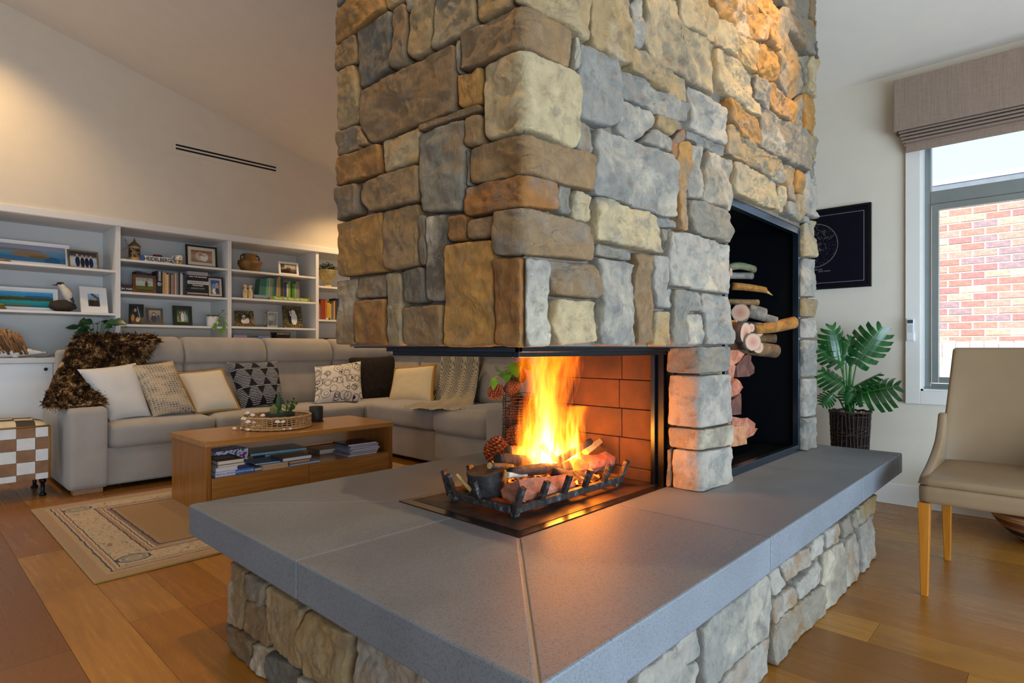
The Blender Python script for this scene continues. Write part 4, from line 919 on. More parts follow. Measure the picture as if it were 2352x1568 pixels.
book('large teal-edged picture book lying at the back of the shelf', plain('#4e6a72', .35, var=.3, scale=5), plain('#7fc6da', .5), 1.66, 2.05, 3.95, 4.20, SB+.05, SB+.068, -4, G1, 'x-')
book('thick slate-covered catalogue resting on tan paperback', plain('#4c4c52', .35, var=.5, scale=9), PAGEW, 1.75, 1.955, 3.70, 3.88, SB+.033, SB+.058, 0, G1, 'x-', 'catalogue')
book('tan-edged paperback under the slate catalogue', plain('#7d6a55', .5), PAGEY, 1.80, 1.945, 3.705, 3.86, SB+.012, SB+.032, 0, G1, 'y+')
book('thin white magazine lowest in the middle of the shelf', plain('#8fa6cc', .4), PAGEW, 1.80, 2.02, 3.70, 3.90, SB, SB+.010, 0, G1, 'x-', 'magazine')
book('support pile book at the back under the teal picture book', plain('#3c6b78', .5), PAGE, 1.75, 1.98, 3.96, 4.15, SB, SB+.049, 0, G1, 'x-')
labs = ['glossy magazine at the bottom of the tall pile', 'magazine second from the bottom of the tall pile', 'magazine third from the bottom of the tall pile', 'magazine fourth from the bottom of the tall pile', 'magazine fifth from the bottom of the tall pile', 'magazine sixth from the bottom of the tall pile', 'dark-covered magazine on top of the tall pile']
zz = SB; hs = (.013, .011, .014, .011, .012, .012, .016); cols = ('#9aa0b8', '#7c6a78', '#8d93a8', '#a0a6b8', '#6b7a92', '#9098b0', '#3c3a44')
for i in range(7):
    dx_ = (0, .01, .02, .025, .015, .02, .0)[i]
    book(labs[i], plain(cols[i], .3, var=.5 if i == 6 else .2, scale=11), PAGEW, 2.235+dx_, 2.475+dx_, 3.705+.004*(i % 3), 3.92, zz, zz+hs[i]-.0005, (0, 1.5, -1, 2, -2, 1, -1)[i], G1, 'x-', 'magazine'); zz += hs[i]
book('flat box-like book behind the tall magazine pile', plain('#8e7f6d', .5, var=.3), PAGE, 2.14, 2.36, 3.94, 4.12, SB, SB+.035, 0, G1, 'x-')
# ---------------------------------------------------------------- tray, shells, planter, candle
RAT = plain('#b58f5e', .7, var=.25, scale=60, bump=.5, bscale=150)
TC = Vector((1.852, 4.0, .4505)); TR = .222
ty = thing('rattan_tray', 'round open-weave rattan tray in the centre of the coffee table', 'tray', TC)
MB().lathe([(TR-.01, .002), (TR-.01, .010), (.001, .010), (.001, .002)], 40, TC, caps=False).build('tray_floor', plain('#8e6b40', .8, var=.2, scale=60), ty)
def ringpts(r, z, n=64, wob=0): return [TC+Vector((r*math.cos(2*math.pi*i/n), r*math.sin(2*math.pi*i/n), z+wob*math.sin(i*2.1))) for i in range(n+1)]
for z, r_ in ((.010, .007), (.084, .008)): MB().tube(ringpts(TR, z, 72, .002), r_, 8, False).build('hoop', RAT, ty, True)
for z in (.028, .043, .057, .070): MB().tube(ringpts(TR, z, 72, .003), .0035, 6, False).build('strand', RAT, ty, True)
for i in range(44):
    a = 2*math.pi*i/44; p = TC+Vector((TR*math.cos(a), TR*math.sin(a), 0)); k = (1 if i % 2 else -1)*.005; q = Vector((math.cos(a), math.sin(a), 0))*k
    MB().tube([p+Vector((0, 0, .008)), p+q+Vector((0, 0, .03)), p-q+Vector((0, 0, .055)), p+Vector((0, 0, .084))], .0035, 6).build('stake', RAT, ty, True)
def shell(label, c, r, tilt, yaw, m, grp='seashells strung round the rattan tray'):
    o = thing('seashell', label, 'shell', c, grp)
    M_ = Matrix.Translation(c) @ Matrix.Rotation(yaw, 4, 'Z') @ Matrix.Rotation(tilt, 4, 'X')
    def f(u, v):
        a = math.pi*(.08+.84*u); rr_ = r*v*(1+.04*math.sin(u*50)); z = r*.42*math.sin(math.pi*min(1, v)*.5+.001)*(1-v*v)**.5*1.3
        return Vector((rr_*math.cos(a)*.8, rr_*math.sin(a)-r*.5, z+.002))
    MB().grid(f, 20, 9).xf(M_).build('valve', m, o, True, solid=.0025); return o
SHW = plain('#ded3c6', .35, var=.15, scale=60); SHP = plain('#c7a99c', .35, var=.25, scale=60)
zt = lambda x, y: (480+x/7.129, 900+y/7.129)
shl = [((415, 600), .020, 'small white shell at the table edge end of the string'), ((530, 598), .020, 'shell second along the string on the tabletop'), ((635, 620), .022, 'shell lying flat under the string of white shells'), ((715, 585), .023, 'bluish-white shell low on the tray side'), ((815, 558), .024, 'long pointed shell low against the tray rim'), ((1220, 615), .017, 'yellow-hearted shell half in front of the tray'), ((1325, 605), .018, 'white shell half beside the yellow-hearted one')]
for (q, r_, lb) in shl:
    p = onZ(*zt(*q), .4605); shell(lb, p, r_, .9, random.uniform(-.6, .6), SHW)
for (q, r_, lb) in (((565, 440), .024, 'shell pointing outwards at the tray rim'), ((640, 490), .026, 'white shell hanging on the tray side'), ((730, 505), .020, 'purple-tinged shell on the tray side'), ((640, 345), .022, 'tall narrow shell standing on the tray rim'), ((715, 380), .022, 'shell lying just inside the tray rim'), ((885, 385), .022, 'round pale shell inside the tray near the planter'), ((1120, 490), .024, 'long shell tucked in the tray weave'), ((1220, 490), .022, 'shell tucked in the weave beside the long one')):
    sy = 3.80 if q[0] < 1000 else 3.772
    p = onY(*zt(*q), sy if q[1] > 400 else 3.88); shell(lb, p, r_, 1.1, random.uniform(-1, 1), SHP if q[0] == 730 else SHW)
MB().tube([onZ(*zt(415, 590), .465), onZ(*zt(520, 560), .47), onY(*zt(600, 540), 3.82), onY(*zt(650, 440), 3.82), onY(*zt(640, 380), 3.84)], .002, 6).build('shell_string', RAT, ty, True)
pt = thing('succulent_planter', 'shallow matt black bowl planted with cacti and succulents', 'planter', (1.885, 4.02, .461))
PC = Vector((1.885, 4.02, .461))
MB().lathe([(.085, 0), (.095, .01), (.1, .085), (.095, .088), (.088, .08), (.001, .075)], 36, PC, caps=True).build('bowl', plain('#17191c', .6, var=.1), pt, True)
MB().lathe([(.088, .074), (.045, .080), (.001, .082)], 24, PC).build('soil', plain('#2a2018', .95, bump=.6), pt, True)
CAC = plain('#2c4f22', .6, var=.2, scale=40); CAC2 = plain('#69713a', .7, var=.25, scale=60); SUC = plain('#2f5f26', .4, var=.2, scale=20)
def cactus(c, r, h, ribs, m, name):
    def f(u, v):
        rr_ = r*(1+.14*math.cos(u*2*math.pi*ribs))*(math.sin(math.pi*min(1, (1-v)*2.2+.02)/2) if v > .55 else .82+.18*math.sin(v/.55*math.pi/2))
        return Vector(c)+Vector((rr_*math.cos(2*math.pi*u), rr_*math.sin(2*math.pi*u), h*v))
    return MB().grid(f, ribs*4, 14, True).build(name, m, pt, True)
cactus(PC+Vector((-.055, -.02, .076)), .024, .075, 12, CAC2, 'barrel_cactus'); cactus(PC+Vector((.0, .02, .076)), .017, .155, 7, CAC, 'column_cactus'); cactus(PC+Vector((-.01, -.04, .076)), .024, .035, 8, CAC, 'round_cactus')
def leafmesh(mb, p, d, L, w_, up=Vector((0, 0, 1)), bend=.3, n=6, fold=.2):
    d = d.normalized(); s_ = d.cross(up); s_ = s_.normalized() if s_.length > 1e-4 else d.orthogonal().normalized(); u2 = s_.cross(d)
    pts = []
    for i in range(n+1):
        q = i/n; c_ = p+d*L*q-Vector((0, 0, 1))*L*bend*q*q; ww = w_*math.sin(math.pi*(q**.8)*.97+.03)
        pts.append((c_-s_*ww+u2*ww*fold, c_, c_+s_*ww+u2*ww*fold))
    b0 = len(mb.v); mb.v += [x for r in pts for x in r]
    for i in range(n):
        for j in (0, 1): mb.f.append((b0+i*3+j, b0+i*3+j+1, b0+(i+1)*3+j+1, b0+(i+1)*3+j))
    return mb
R = random.Random(11)
for k in range(5):
    base = PC+Vector((.035+.012*k, R.uniform(-.03, .03), .078)); top = base+Vector((R.uniform(-.005, .05), R.uniform(-.02, .02), R.uniform(.05, .11)))
    sm = MB().tube([base, base.lerp(top, .5)+Vector((.004, 0, 0)), top], [.004, .003, .002], 6); st_ = sm.build('succulent_stem', SUC, pt, True)
    lm = MB()
    for j in range(8):
        q = .25+.75*j/7; p = base.lerp(top, q); a = j*2.4; leafmesh(lm, p, Vector((math.cos(a), math.sin(a), .5)), R.uniform(.02, .034), .008, bend=-.1)
    lm.build('leaves', SUC, st_, True, solid=.002)
cd = thing('candle_cup', 'matt black candle cup beside the rattan tray', 'candle', (2.195, 4.09, .4505))
cc = (2.195, 4.09, .4505)
MB().lathe([(.054, 0), (.056, .006), (.050, .008)], 36, cc).build('coaster', plain('#121316', .5), cd, True)
MB().lathe([(.044, .008), (.049, .014), (.050, .115), (.047, .116), (.045, .10), (.001, .098)], 36, cc).build('cup', plain('#16181b', .55, var=.08), cd, True)
# ---------------------------------------------------------------- things on the bookcase
def printmat(name, bg, ops=(), rough=.25):
    """flat printed picture: background colour(s) and simple painted shapes, in UV"""
    t = NT(name); uv = t.coords((1, 1, 1), 'UV'); x, y, _ = t.sep(uv)
    if isinstance(bg, str): c = hexc(bg)
    else:
        wob = t.math('MULTIPLY', t.math('SUBTRACT', t.noise(t.coords((2.5, 1, 1), 'UV'), bg[0], 6, .65), .5), bg[1])
        c = t.ramp(t.math('ADD', y, wob), [(p, hexc(h)) for p, h in bg[2]], bg[3] if len(bg) > 3 else 'LINEAR')
    for o in ops:
        if o[0] == 'e':
            a = t.math('DIVIDE', t.math('SUBTRACT', x, o[1]), o[3]); b_ = t.math('DIVIDE', t.math('SUBTRACT', y, o[2]), o[4])
            nz = t.math('MULTIPLY', t.math('SUBTRACT', t.noise(uv, 9, 4), .5), .7)
            k = t.math('LESS_THAN', t.math('ADD', t.math('ADD', t.math('MULTIPLY', a, a), t.math('MULTIPLY', b_, b_)), nz), 1)
        elif o[0] == 'r':
            k = t.math('MULTIPLY', t.math('MULTIPLY', t.math('GREATER_THAN', x, o[1]), t.math('LESS_THAN', x, o[2])), t.math('MULTIPLY', t.math('GREATER_THAN', y, o[3]), t.math('LESS_THAN', y, o[4])))
        elif o[0] == 'n': k = t.ramp(t.noise(uv, o[1], 5, .6), [(o[2], 0), (o[2]+.08, 1)])
        elif o[0] == 'b':   # slanting bar from (x0,y0) to (x1,y1) with half width w
            dx_, dy_ = o[3]-o[1], o[4]-o[2]; L = math.hypot(dx_, dy_)
            s_ = t.math('DIVIDE', t.math('ADD', t.math('MULTIPLY', t.math('SUBTRACT', x, o[1]), dx_), t.math('MULTIPLY', t.math('SUBTRACT', y, o[2]), dy_)), L*L)
            p_ = t.math('ABSOLUTE', t.math('DIVIDE', t.math('SUBTRACT', t.math('MULTIPLY', t.math('SUBTRACT', x, o[1]), dy_), t.math('MULTIPLY', t.math('SUBTRACT', y, o[2]), dx_)), L))
            k = t.math('MULTIPLY', t.math('LESS_THAN', p_, o[5]), t.math('MULTIPLY', t.math('GREATER_THAN', s_, 0), t.math('LESS_THAN', s_, 1)))
        c = t.mix(k, c, hexc(o[-1]))
    t.set(c, rough); return t.m
def frame(label, pos, w, h, fm, fw, pm, mat=None, mw=0, lean=10, yaw=0, thick=.016, name='photo_frame', cat='photo frame', group=None, stand=True, carve=False):
    """standing picture: four mitred bars, a mount, a print and a back strut; pos = middle of its bottom edge"""
    M_ = Matrix.Translation(pos) @ Matrix.Rotation(math.radians(yaw), 4, 'Z') @ Matrix.Rotation(math.radians(-lean), 4, 'X')
    f = thing(name, label, cat, pos, group)
    mb = MB(); o = w/2; i = o-fw; y0, y1 = -thick/2, thick/2
    def bar(P, Q, R_, S_):
        mb.add([(P[0], y0, P[1]), (Q[0], y0, Q[1]), (R_[0], y0*.6, R_[1]), (S_[0], y0*.6, S_[1]), (P[0], y1, P[1]), (Q[0], y1, Q[1]), (R_[0], y1, R_[1]), (S_[0], y1, S_[1])], [(0, 1, 2, 3), (7, 6, 5, 4), (0, 4, 5, 1), (1, 5, 6, 2), (2, 6, 7, 3), (3, 7, 4, 0)])
    bar((-o, 0), (o, 0), (i, fw), (-i, fw)); bar((o, 0), (o, h), (i, h-fw), (i, fw)); bar((o, h), (-o, h), (-i, h-fw), (i, h-fw)); bar((-o, h), (-o, 0), (-i, fw), (-i, h-fw))
    mb.xf(M_).build('frame', fm, f)
    if mat: MB().box(-i, i, -.001, .002, fw, h-fw).xf(M_).build('mount', mat, f)
    else: MB().box(-i, i, 0, .002, fw, h-fw).xf(M_).build('backing', plain('#2a2a2a', .8), f)
    q = [M_ @ Vector(p) for p in ((-i+mw, -.0018, fw+mw), (i-mw, -.0018, fw+mw), (i-mw, -.0018, h-fw-mw), (-i+mw, -.0018, h-fw-mw))]
    quad('print', pm, f, *q)
    if stand:
        a = math.radians(lean); top = h*.6
        MB().box(-.012, .012, y1, y1+.003, 0, top).xf(M_ @ Matrix.Translation((0, 0, .0)) @ Matrix.Translation((0, y1, top)) @ Matrix.Rotation(math.radians(lean+14), 4, 'X') @ Matrix.Translation((0, -y1, -top))).build('strut', plain('#1a1a1a', .7), f)
    return f
WHF = plain('#e9e7e3', .4, var=.01); BLF = plain('#15130f', .35, var=.1); BRF = plain('#6b3f1e', .4, var=.25, scale=30); GOF = plain('#7c6844', .4, .4, .25, 60, .4, 200); GRF = plain('#1c2a1e', .4, var=.3, scale=25)
t = NT('ornate_silver_gilt'); v = t.coords(); vo = t.n('TexVoronoi'); vo.inputs['Scale'].default_value = 90; t.l(v, vo.inputs['Vector'])
t.set(t.ramp(vo.outputs['Distance'], [(.1, hexc('#b3a17c')), (.5, hexc('#4a3d28'))]), .35, .7); t.bump(vo.outputs['Distance'], .9, .006); ORN = t.m
GPF = 'framed pictures on the bookcase'
IV = plain('#cfc4ac', .7, var=.02); WM = plain('#e6e5e2', .7, var=.01)
# bay one
sea = (6, .25, [(0, '#3f6d8f'), (.25, '#2f6791'), (.45, '#4d87a8'), (.6, '#5e8aa8'), (.8, '#8a93a8'), (1, '#8f88a0')])
frame('long white-framed aerial print of an island in blue sea, uppermost shelf', (.73, 6.22, 1.69), .66, .20, WHF, .012, printmat('print_island', sea, (('e', .62, .42, .22, .16, '#8a6c4c'), ('e', .45, .66, .3, .08, '#7c7068'), ('e', .85, .1, .09, .25, '#1c5a80'), ('e', .7, .3, .1, .1, '#6b5a3c'))), WM, .016, 12, 0, group=GPF, cat='picture', name='panorama_print')
frame('bronze-framed photo of four people in dark clothes, beside the island print', (1.155, 6.19, 1.69), .225, .165, GOF, .014, printmat('print_team', (14, .2, [(0, '#8c9aa8'), (.6, '#c9ccd0'), (.75, '#4a4a50'), (1, '#2c3038')]), (('e', .28, .35, .09, .33, '#1b2440'), ('e', .28, .78, .05, .09, '#c49a80'), ('e', .46, .32, .08, .33, '#20222c'), ('e', .46, .74, .045, .08, '#c49a80'), ('e', .62, .33, .08, .32, '#182038'), ('e', .62, .74, .045, .08, '#b98c72'), ('e', .78, .32, .08, .32, '#14224a'), ('e', .78, .73, .045, .08, '#c49a80'))), None, 0, 14, 6, group=GPF)
coast = (7, .22, [(0, '#17636f'), (.2, '#1d8f96'), (.38, '#2aa3a6'), (.44, '#4a5a34'), (.56, '#3c4c2a'), (.64, '#50632f'), (.70, '#3f8fc0'), (.85, '#3a9bd0'), (1, '#5fb2d8')])
frame('long white-framed print of a turquoise bay and green headland, middle shelf', (.66, 6.22, 1.31), .64, .195, WHF, .012, printmat('print_bay', coast, (('e', .83, .68, .16, .07, '#2d5f96'), ('e', .6, .14, .16, .05, '#7d6a48'), ('e', .25, .52, .25, .12, '#3a4a28'))), WM, .02, 12, 0, group=GPF, cat='picture', name='panorama_print')
frame('wide white frame with small photo of two people outdoors', (1.228, 6.17, 1.31), .205, .232, WHF, .058, printmat('print_couple', (5, .1, [(0, '#3a3028'), (.45, '#4a3c34'), (.55, '#6fa0c8'), (1, '#9fc3de')]), (('e', .35, .25, .2, .3, '#2a2522'), ('e', .62, .25, .2, .3, '#3a2f2a'), ('e', .38, .55, .1, .09, '#b98a70'), ('e', .62, .55, .1, .09, '#c09078'), ('b', .3, 1, 1, .55, .1, '#5a5a5a'))), None, 0, 12, 10, group=GPF)
# driftwood bits and kookaburra
DRIFT = plain('#8a6238', .85, var=.35, scale=30, bump=.6, bscale=60, stretch=(1, 4, 4))
def lump(c, s_, seed, m, name, parent, n=18):
    return MB().grid(lambda u, v: Vector(c)+Vector([math.sin(math.pi*(v*.998+.001))*math.cos(2*math.pi*u)*s_[0], math.sin(math.pi*(v*.998+.001))*math.sin(2*math.pi*u)*s_[1], -math.cos(math.pi*(v*.998+.001))*s_[2]])*(1+.35*fnz(math.cos(2*math.pi*u)*1.4+seed, math.sin(2*math.pi*u)*1.4, v*3, 3)), n, n//2+2, True).build(name, m, parent, True)
dw = thing('driftwood_piece', 'small driftwood strip in front of the island print', 'driftwood', (.60, 6.13, 1.69)); lump((.60, 6.13, 1.70), (.06, .02, .012), 3, DRIFT, 'wood', dw)
dr = thing('driftwood_carving', 'tall orange-brown driftwood carving with moss at its foot', 'ornament', (.575, 6.14, 1.31)); lump((.565, 6.14, 1.40), (.03, .025, .095), 8, plain('#9a5a2c', .7, var=.3, scale=30, stretch=(4, 4, 1)), 'carving', dr); lump((.59, 6.13, 1.345), (.035, .03, .012), 4, plain('#6d7d24', .9, bump=.6), 'moss', dr); lump((.59, 6.135, 1.323), (.045, .035, .016), 5, DRIFT, 'base', dr)
kb = thing('kookaburra_figurine', 'carved kookaburra perched on a dark wooden stump', 'figurine', (1.0, 6.16, 1.31))
KD = plain('#2b2018', .8, var=.5, scale=40, bump=.8, bscale=60); KW = plain('#d6cdb9', .7, var=.08, scale=30)
lump((1.0, 6.165, 1.353), (.10, .055, .05), 12, KD, 'stump', kb, 26)
kbp = [(.965, .985), (.985, 1.0)]
rg_ = []
for (x, z, r_) in ((1.06, 1.385, .006), (1.055, 1.40, .022), (1.045, 1.43, .034), (1.03, 1.465, .036), (1.015, 1.495, .030), (1.0, 1.515, .026), (.988, 1.535, .026), (.975, 1.55, .018), (.968, 1.556, .004)):
    rg_.append([Vector((x+r_*math.cos(a)*.9, 6.16+r_*math.sin(a), z+r_*math.cos(a)*.35)) for a in [2*math.pi*k/16 for k in range(16)]])
MB().loft(rg_).build('body', KW, kb, True)
MB().loft([[Vector((.975-.055*q, 6.16+.011*(1-q)*math.cos(a), 1.535-.004*q+.009*(1-q)*math.sin(a))) for a in [2*math.pi*k/10 for k in range(10)]] for q in (0, .35, .7, 1)]).build('beak', plain('#1d1a18', .4), kb, True)
MB().ball((.985, 6.16, 1.549), .024, 14, 8, (1.1, 1, .45)).build('cap', plain('#2a2018', .7), kb, True); MB().ball((.972, 6.1355, 1.541), .012, 10, 6, (1.6, .3, .5)).build('eye_stripe', plain('#2a2018', .7), kb, True)
MB().loft([[Vector((1.028+.045*q+w_*math.cos(a)*.5, 6.133+.004*math.sin(a), 1.49-.10*q+w_*math.sin(a))) for a in [2*math.pi*k/10 for k in range(10)]] for q, w_ in ((0, .006), (.2, .022), (.5, .026), (.8, .018), (1.05, .003))]).build('wing', plain('#27303c', .6, var=.3, scale=50), kb, True)
for x in (1.012, 1.03): MB().tube([(x, 6.15, 1.40), (x-.004, 6.14, 1.385)], .003, 6).build('foot', plain('#8a7a5a', .6), kb, True)
# driftwood hedgehog on the worktop
hg = thing('hedgehog_ornament', 'white ceramic hedgehog with driftwood spines on the worktop', 'ornament', (.62, 6.08, .925))
def hog(u, v):
    a = 2*math.pi*u; x = -.26+.50*v
    r_ = .075*math.sin(min(1, (v+.05)/.5)*math.pi/2) if v < .5 else .075*(1-((v-.5)/.5)**1.25)*.93+.004
    return Vector((.62+x, 6.08+r_*math.cos(a)*.9, .985-.028*max(0, v-.35)+r_*.8*math.sin(a)))
MB().grid(hog, 24, 26, True).build('body', plain('#dcdcdc', .15, var=.03), hg, True)
for x, y in ((.68, 6.04), (.70, 6.12), (.48, 6.04)): MB().ball((x, y, .937), .018, 10, 6, (1.3, 1, .66)).build('foot', plain('#dcdcdc', .15, var=.03), hg, True)
MB().ball((.868, 6.08, .967), .008).build('nose', plain('#d0cfcf', .2), hg, True); MB().ball((.79, 6.045, .99), .005).build('eye', plain('#9a9a9a', .2), hg, True)
R = random.Random(5)
for i in range(120):
    u, q = R.uniform(.12, .56), R.uniform(.36, .78); a = 2*math.pi*u; p = hog(u, q); d = Vector((-.35+R.uniform(-.2, .1), math.cos(a)*.45, .85)).normalized(); L = R.uniform(.11, .20)*(1.15-.65*q); k = R.uniform(.007, .011)
    MB().tube([p-d*.01, p+d*L*.5+Vector((R.uniform(-.004, .004), 0, 0)), p+d*L], [k, k*1.05, k*.8], 7).build('spine', plain(R.choice(('#9a7048', '#7d5632', '#a8825a', '#6d4a2c')), .8, var=.2, scale=30), hg, True)
cb = MB().tube([(.80, 6.0, .928), (.86, 5.99, .930), (.92, 6.0, .95), (1.0, 6.02, .957), (1.2, 6.1, .95)], .003, 6).build('cable', plain('#151515', .5), None, True); tag(cb, 'thin black cable looping across the worktop behind the hedgehog', 'cable')
# dark leafy plant on the worktop
def leafy(name, label, c, potf, leaves, m, stem_m, cat='plant', pend=0, seed=1, spread=.1, L=(.05, .09), w_=.022, hmax=.2, group=None):
    o = thing(name, label, cat, c, group); c = Vector(c); potf(o); R = random.Random(seed)
    for i in range(leaves):
        a = R.uniform(0, 2*math.pi); rr_ = R.uniform(.2, 1)*spread; h = R.uniform(.35, 1)*hmax
        tip = c+Vector((rr_*math.cos(a), rr_*math.sin(a), h)); d = Vector((math.cos(a), math.sin(a), R.uniform(-.2, .6)))
        base = c+Vector((.015*math.cos(a), .015*math.sin(a), hmax*.12))
        MB().tube([base, base.lerp(tip, .5)+Vector((0, 0, .02)), tip], .0022, 5).build('stem', stem_m, o, True)
        leafmesh(MB(), tip, d, R.uniform(*L), w_*R.uniform(.8, 1.2), up=Vector((-.5+R.uniform(-.5, .5), -.7, .6)), bend=.35).build('leaf', m, o, True)
    return o
LEAFD = plain('#1f4a24', .35, var=.3, scale=20); LEAFG = plain('#3f7a2a', .35, var=.3, scale=20); STEMG = plain('#4a6a2c', .6)
leafy('leafy_plant', 'dark glossy-leaved plant in black pot behind the fur throw', (1.25, 6.2, .925), lambda o: MB().lathe([(.045, .925), (.06, 1.03), (.055, 1.03), (.001, 1.02)], 20, (1.25, 6.2, 0)).build('pot', plain('#17181a', .5), o, True), 36, LEAFD, STEMG, seed=4, spread=.15, L=(.09, .14), w_=.034, hmax=.33)
# bay two, upper shelf: stein, name plate, tin, mug, framed print
S1 = 1.80
sp = Vector((1.535, 6.2, S1)); stn = thing('beer_stein', 'tall tan relief beer stein with pewter lid', 'stein', sp)
t = NT('stein_relief'); v = t.coords(); n = t.noise(v, 55, 4, .6); z_ = t.sep(v)[2]
fig = t.ramp(n, [(.36, hexc('#2c2018')), (.46, hexc('#5a3c22')), (.54, hexc('#b08a52')), (.62, hexc('#3c5a50'))], 'CONSTANT')
msk = t.math('MULTIPLY', t.math('GREATER_THAN', z_, .03), t.math('LESS_THAN', z_, .115))
t.set(t.mix(msk, hexc('#b09262'), fig), .35); t.bump(n, .8, .005)
MB().lathe([(.050, 0), (.052, .008), (.046, .018), (.046, .12), (.050, .128), (.046, .132), (.001, .133)], 32, sp).build('body', t.m, stn, True)
PEW = plain('#7d6a4a', .35, .6, .2, 30)
MB().lathe([(.051, .133), (.048, .142), (.036, .152), (.022, .168), (.010, .178), (.012, .186), (.006, .192), (.004, .20), (.007, .205), (.001, .212)], 28, sp).build('lid', PEW, stn, True)
MB().tube([sp+Vector(p) for p in ((-.044, 0, .115), (-.07, 0, .118), (-.086, 0, .10), (-.085, 0, .06), (-.068, 0, .03), (-.044, 0, .022))], .007, 8).build('handle', plain('#a98d64', .35), stn, True)
MB().tube([sp+Vector(p) for p in ((-.045, 0, .135), (-.062, 0, .15), (-.062, 0, .172), (-.075, 0, .19))], [.004, .004, .004, .006], 8).build('thumb_lift', plain('#8a8478', .35, .8), stn, True)
npl = thing('number_plate', 'white number plate lettered HEIDELBERG with blue end band', 'number plate', (1.70, 6.15, S1))
Mp = Matrix.Translation((1.70, 6.15, S1)) @ Matrix.Rotation(math.radians(-12), 4, 'X')
MB().box(-.125, .125, -.0015, .0015, 0, .056).xf(Mp).build('plate', plain('#e6e4e0', .4, var=.01), npl, bevel=.001)
MB().box(-.125, -.100, -.0025, -.001, 0, .056).xf(Mp).build('band', plain('#2a56a6', .4, var=.02), npl)
e_ = Mp.to_euler(); text('HEIDELBERG', .05, Mp @ Vector((.012, -.0028, .027)), (e_.x+math.pi/2, 0, 0), plain('#15171c', .5, var=0), npl, bold=.0014, sx=.80)
tn = thing('red_tin', 'small round red tin behind the HEIDELBERG plate', 'tin', (1.735, 6.24, S1)); MB().lathe([(.036, 0), (.036, .064), (.038, .064), (.038, .080), (.034, .082), (.001, .082)], 28, (1.735, 6.24, S1)).build('body', plain('#8a2418', .35, var=.1), tn, True)
MB().lathe([(.0385, .064), (.0385, .066)], 28, (1.735, 6.24, S1), caps=False).build('lid_line', plain('#4a120c', .4), tn, True)
mg = thing('mug', 'white mug with yellow and brown pattern next to the number plate', 'mug', (1.90, 6.18, S1)); mp = Vector((1.90, 6.18, S1))
t = NT('mug_print'); v = t.coords(); z_ = t.sep(v)[2]; n = t.noise(v, 70, 3)
t.set(t.mix(t.math('MULTIPLY', t.math('GREATER_THAN', z_, .008), t.math('LESS_THAN', z_, .045)), t.ramp(n, [(.55, hexc('#e6dfcc')), (.6, hexc('#7a4a3a'))], 'CONSTANT'), t.ramp(n, [(.4, hexc('#5c4326')), (.5, hexc('#c9952c')), (.6, hexc('#d9c9a0'))], 'CONSTANT')), .2)
MB().lathe([(.030, 0), (.033, .004), (.034, .09), (.032, .091), (.030, .085), (.028, .01), (.001, .008)], 28, mp, caps=False).build('body', t.m, mg, True)
MB().tube([mp+Vector(p) for p in ((-.032, 0, .078), (-.052, 0, .080), (-.064, 0, .062), (-.060, 0, .038), (-.045, 0, .022), (-.032, 0, .018))], .0045, 8).build('handle', plain('#e6dfcc', .2), mg, True)
frame('black-framed sepia print of two figures with wide cream mount', (2.11, 6.19, S1), .29, .215, BLF, .018, printmat('print_sepia', (12, .5, [(0, '#8a6a50'), (.5, '#b59074'), (1, '#7a5a48')]), (('n', 18, .6, '#e0cdb4'), ('e', .42, .5, .22, .36, '#c9b8a4'), ('e', .62, .45, .18, .34, '#e6ddd2'), ('e', .45, .66, .12, .13, '#b98a6c'), ('e', .62, .6, .1, .1, '#d2ab8e'))), IV, .03, 6, 0, group=GPF)
# upright and lying books
def vbook(label, x0, x1, z0, h, y0=6.13, dep=.15, cov='#3a3a3a', tilt=0, group=None, titles=(), rough=.5, name='book'):
    w_ = x1-x0; b = thing(name, label, 'book', ((x0+x1)/2, y0, z0), group); M_ = rot_about((x0, y0, z0), 'Y', tilt)
    cm = plain(cov, rough, var=.08, scale=20)
    tk = min(.003, w_*.2); mb = MB(); mb.box(x0, x0+tk, y0, y0+dep, z0, z0+h); mb.box(x1-tk, x1, y0, y0+dep, z0, z0+h)
    mb.box(x0+tk, x1-tk, y0, y0+.003, z0, z0+h); mb.xf(M_).build('cover', cm, b)
    MB().box(x0+tk, x1-tk, y0+.003, y0+dep-.003, z0+.003, z0+h-.004).xf(M_).build('pages', PAGE, b)
    for body, size, zz_, col in titles:
        text(body, size, ((x0+x1)/2, y0-.0006, z0+zz_), (math.pi/2, math.pi/2, 0), plain(col, .6, var=0), b, bold=.0004)
    return b
def hbook(label, x0, x1, z0, t_, cov, y0=6.13, dep=.15, title=None, size=.016, tcol='#e8e6e0', group=None, panel=None, rough=.45):
    b = thing('book', label, 'book', ((x0+x1)/2, y0, z0), group); tk = min(.003, t_*.2); mb = MB()
    mb.box(x0, x1, y0, y0+dep, z0, z0+tk); mb.box(x0, x1, y0, y0+dep, z0+t_-tk, z0+t_); mb.box(x0, x1, y0, y0+.003, z0+tk, z0+t_-tk); mb.build('cover', plain(cov, rough, var=.08, scale=20), b)
    box('pages', PAGE, b, x0+.003, x1-.003, y0+.003, y0+dep-.003, z0+tk, z0+t_-tk)
    if panel: box('spine_panel', plain(panel[2], .5, var=.02), b, panel[0], panel[1], y0-.0008, y0, z0+.001, z0+t_-.001)
    if title: text(title, size, ((x0+x1)/2, y0-.0012, z0+t_/2), (math.pi/2, 0, 0), plain(tcol, .6, var=0), b, bold=.0004)
    return b
S2 = 1.508
G2 = 'books on the middle shelf of the stein bay'
hbook('white-edged paperback lowest beside the windmill painting', 1.41, 1.512, S2, .008, '#c9c4bb', 6.15, group=G2)
hbook('black book with white capitals beside the windmill painting', 1.41, 1.512, S2+.008, .040, '#191517', 6.15, title='ON MAN', size=.026, group=G2)
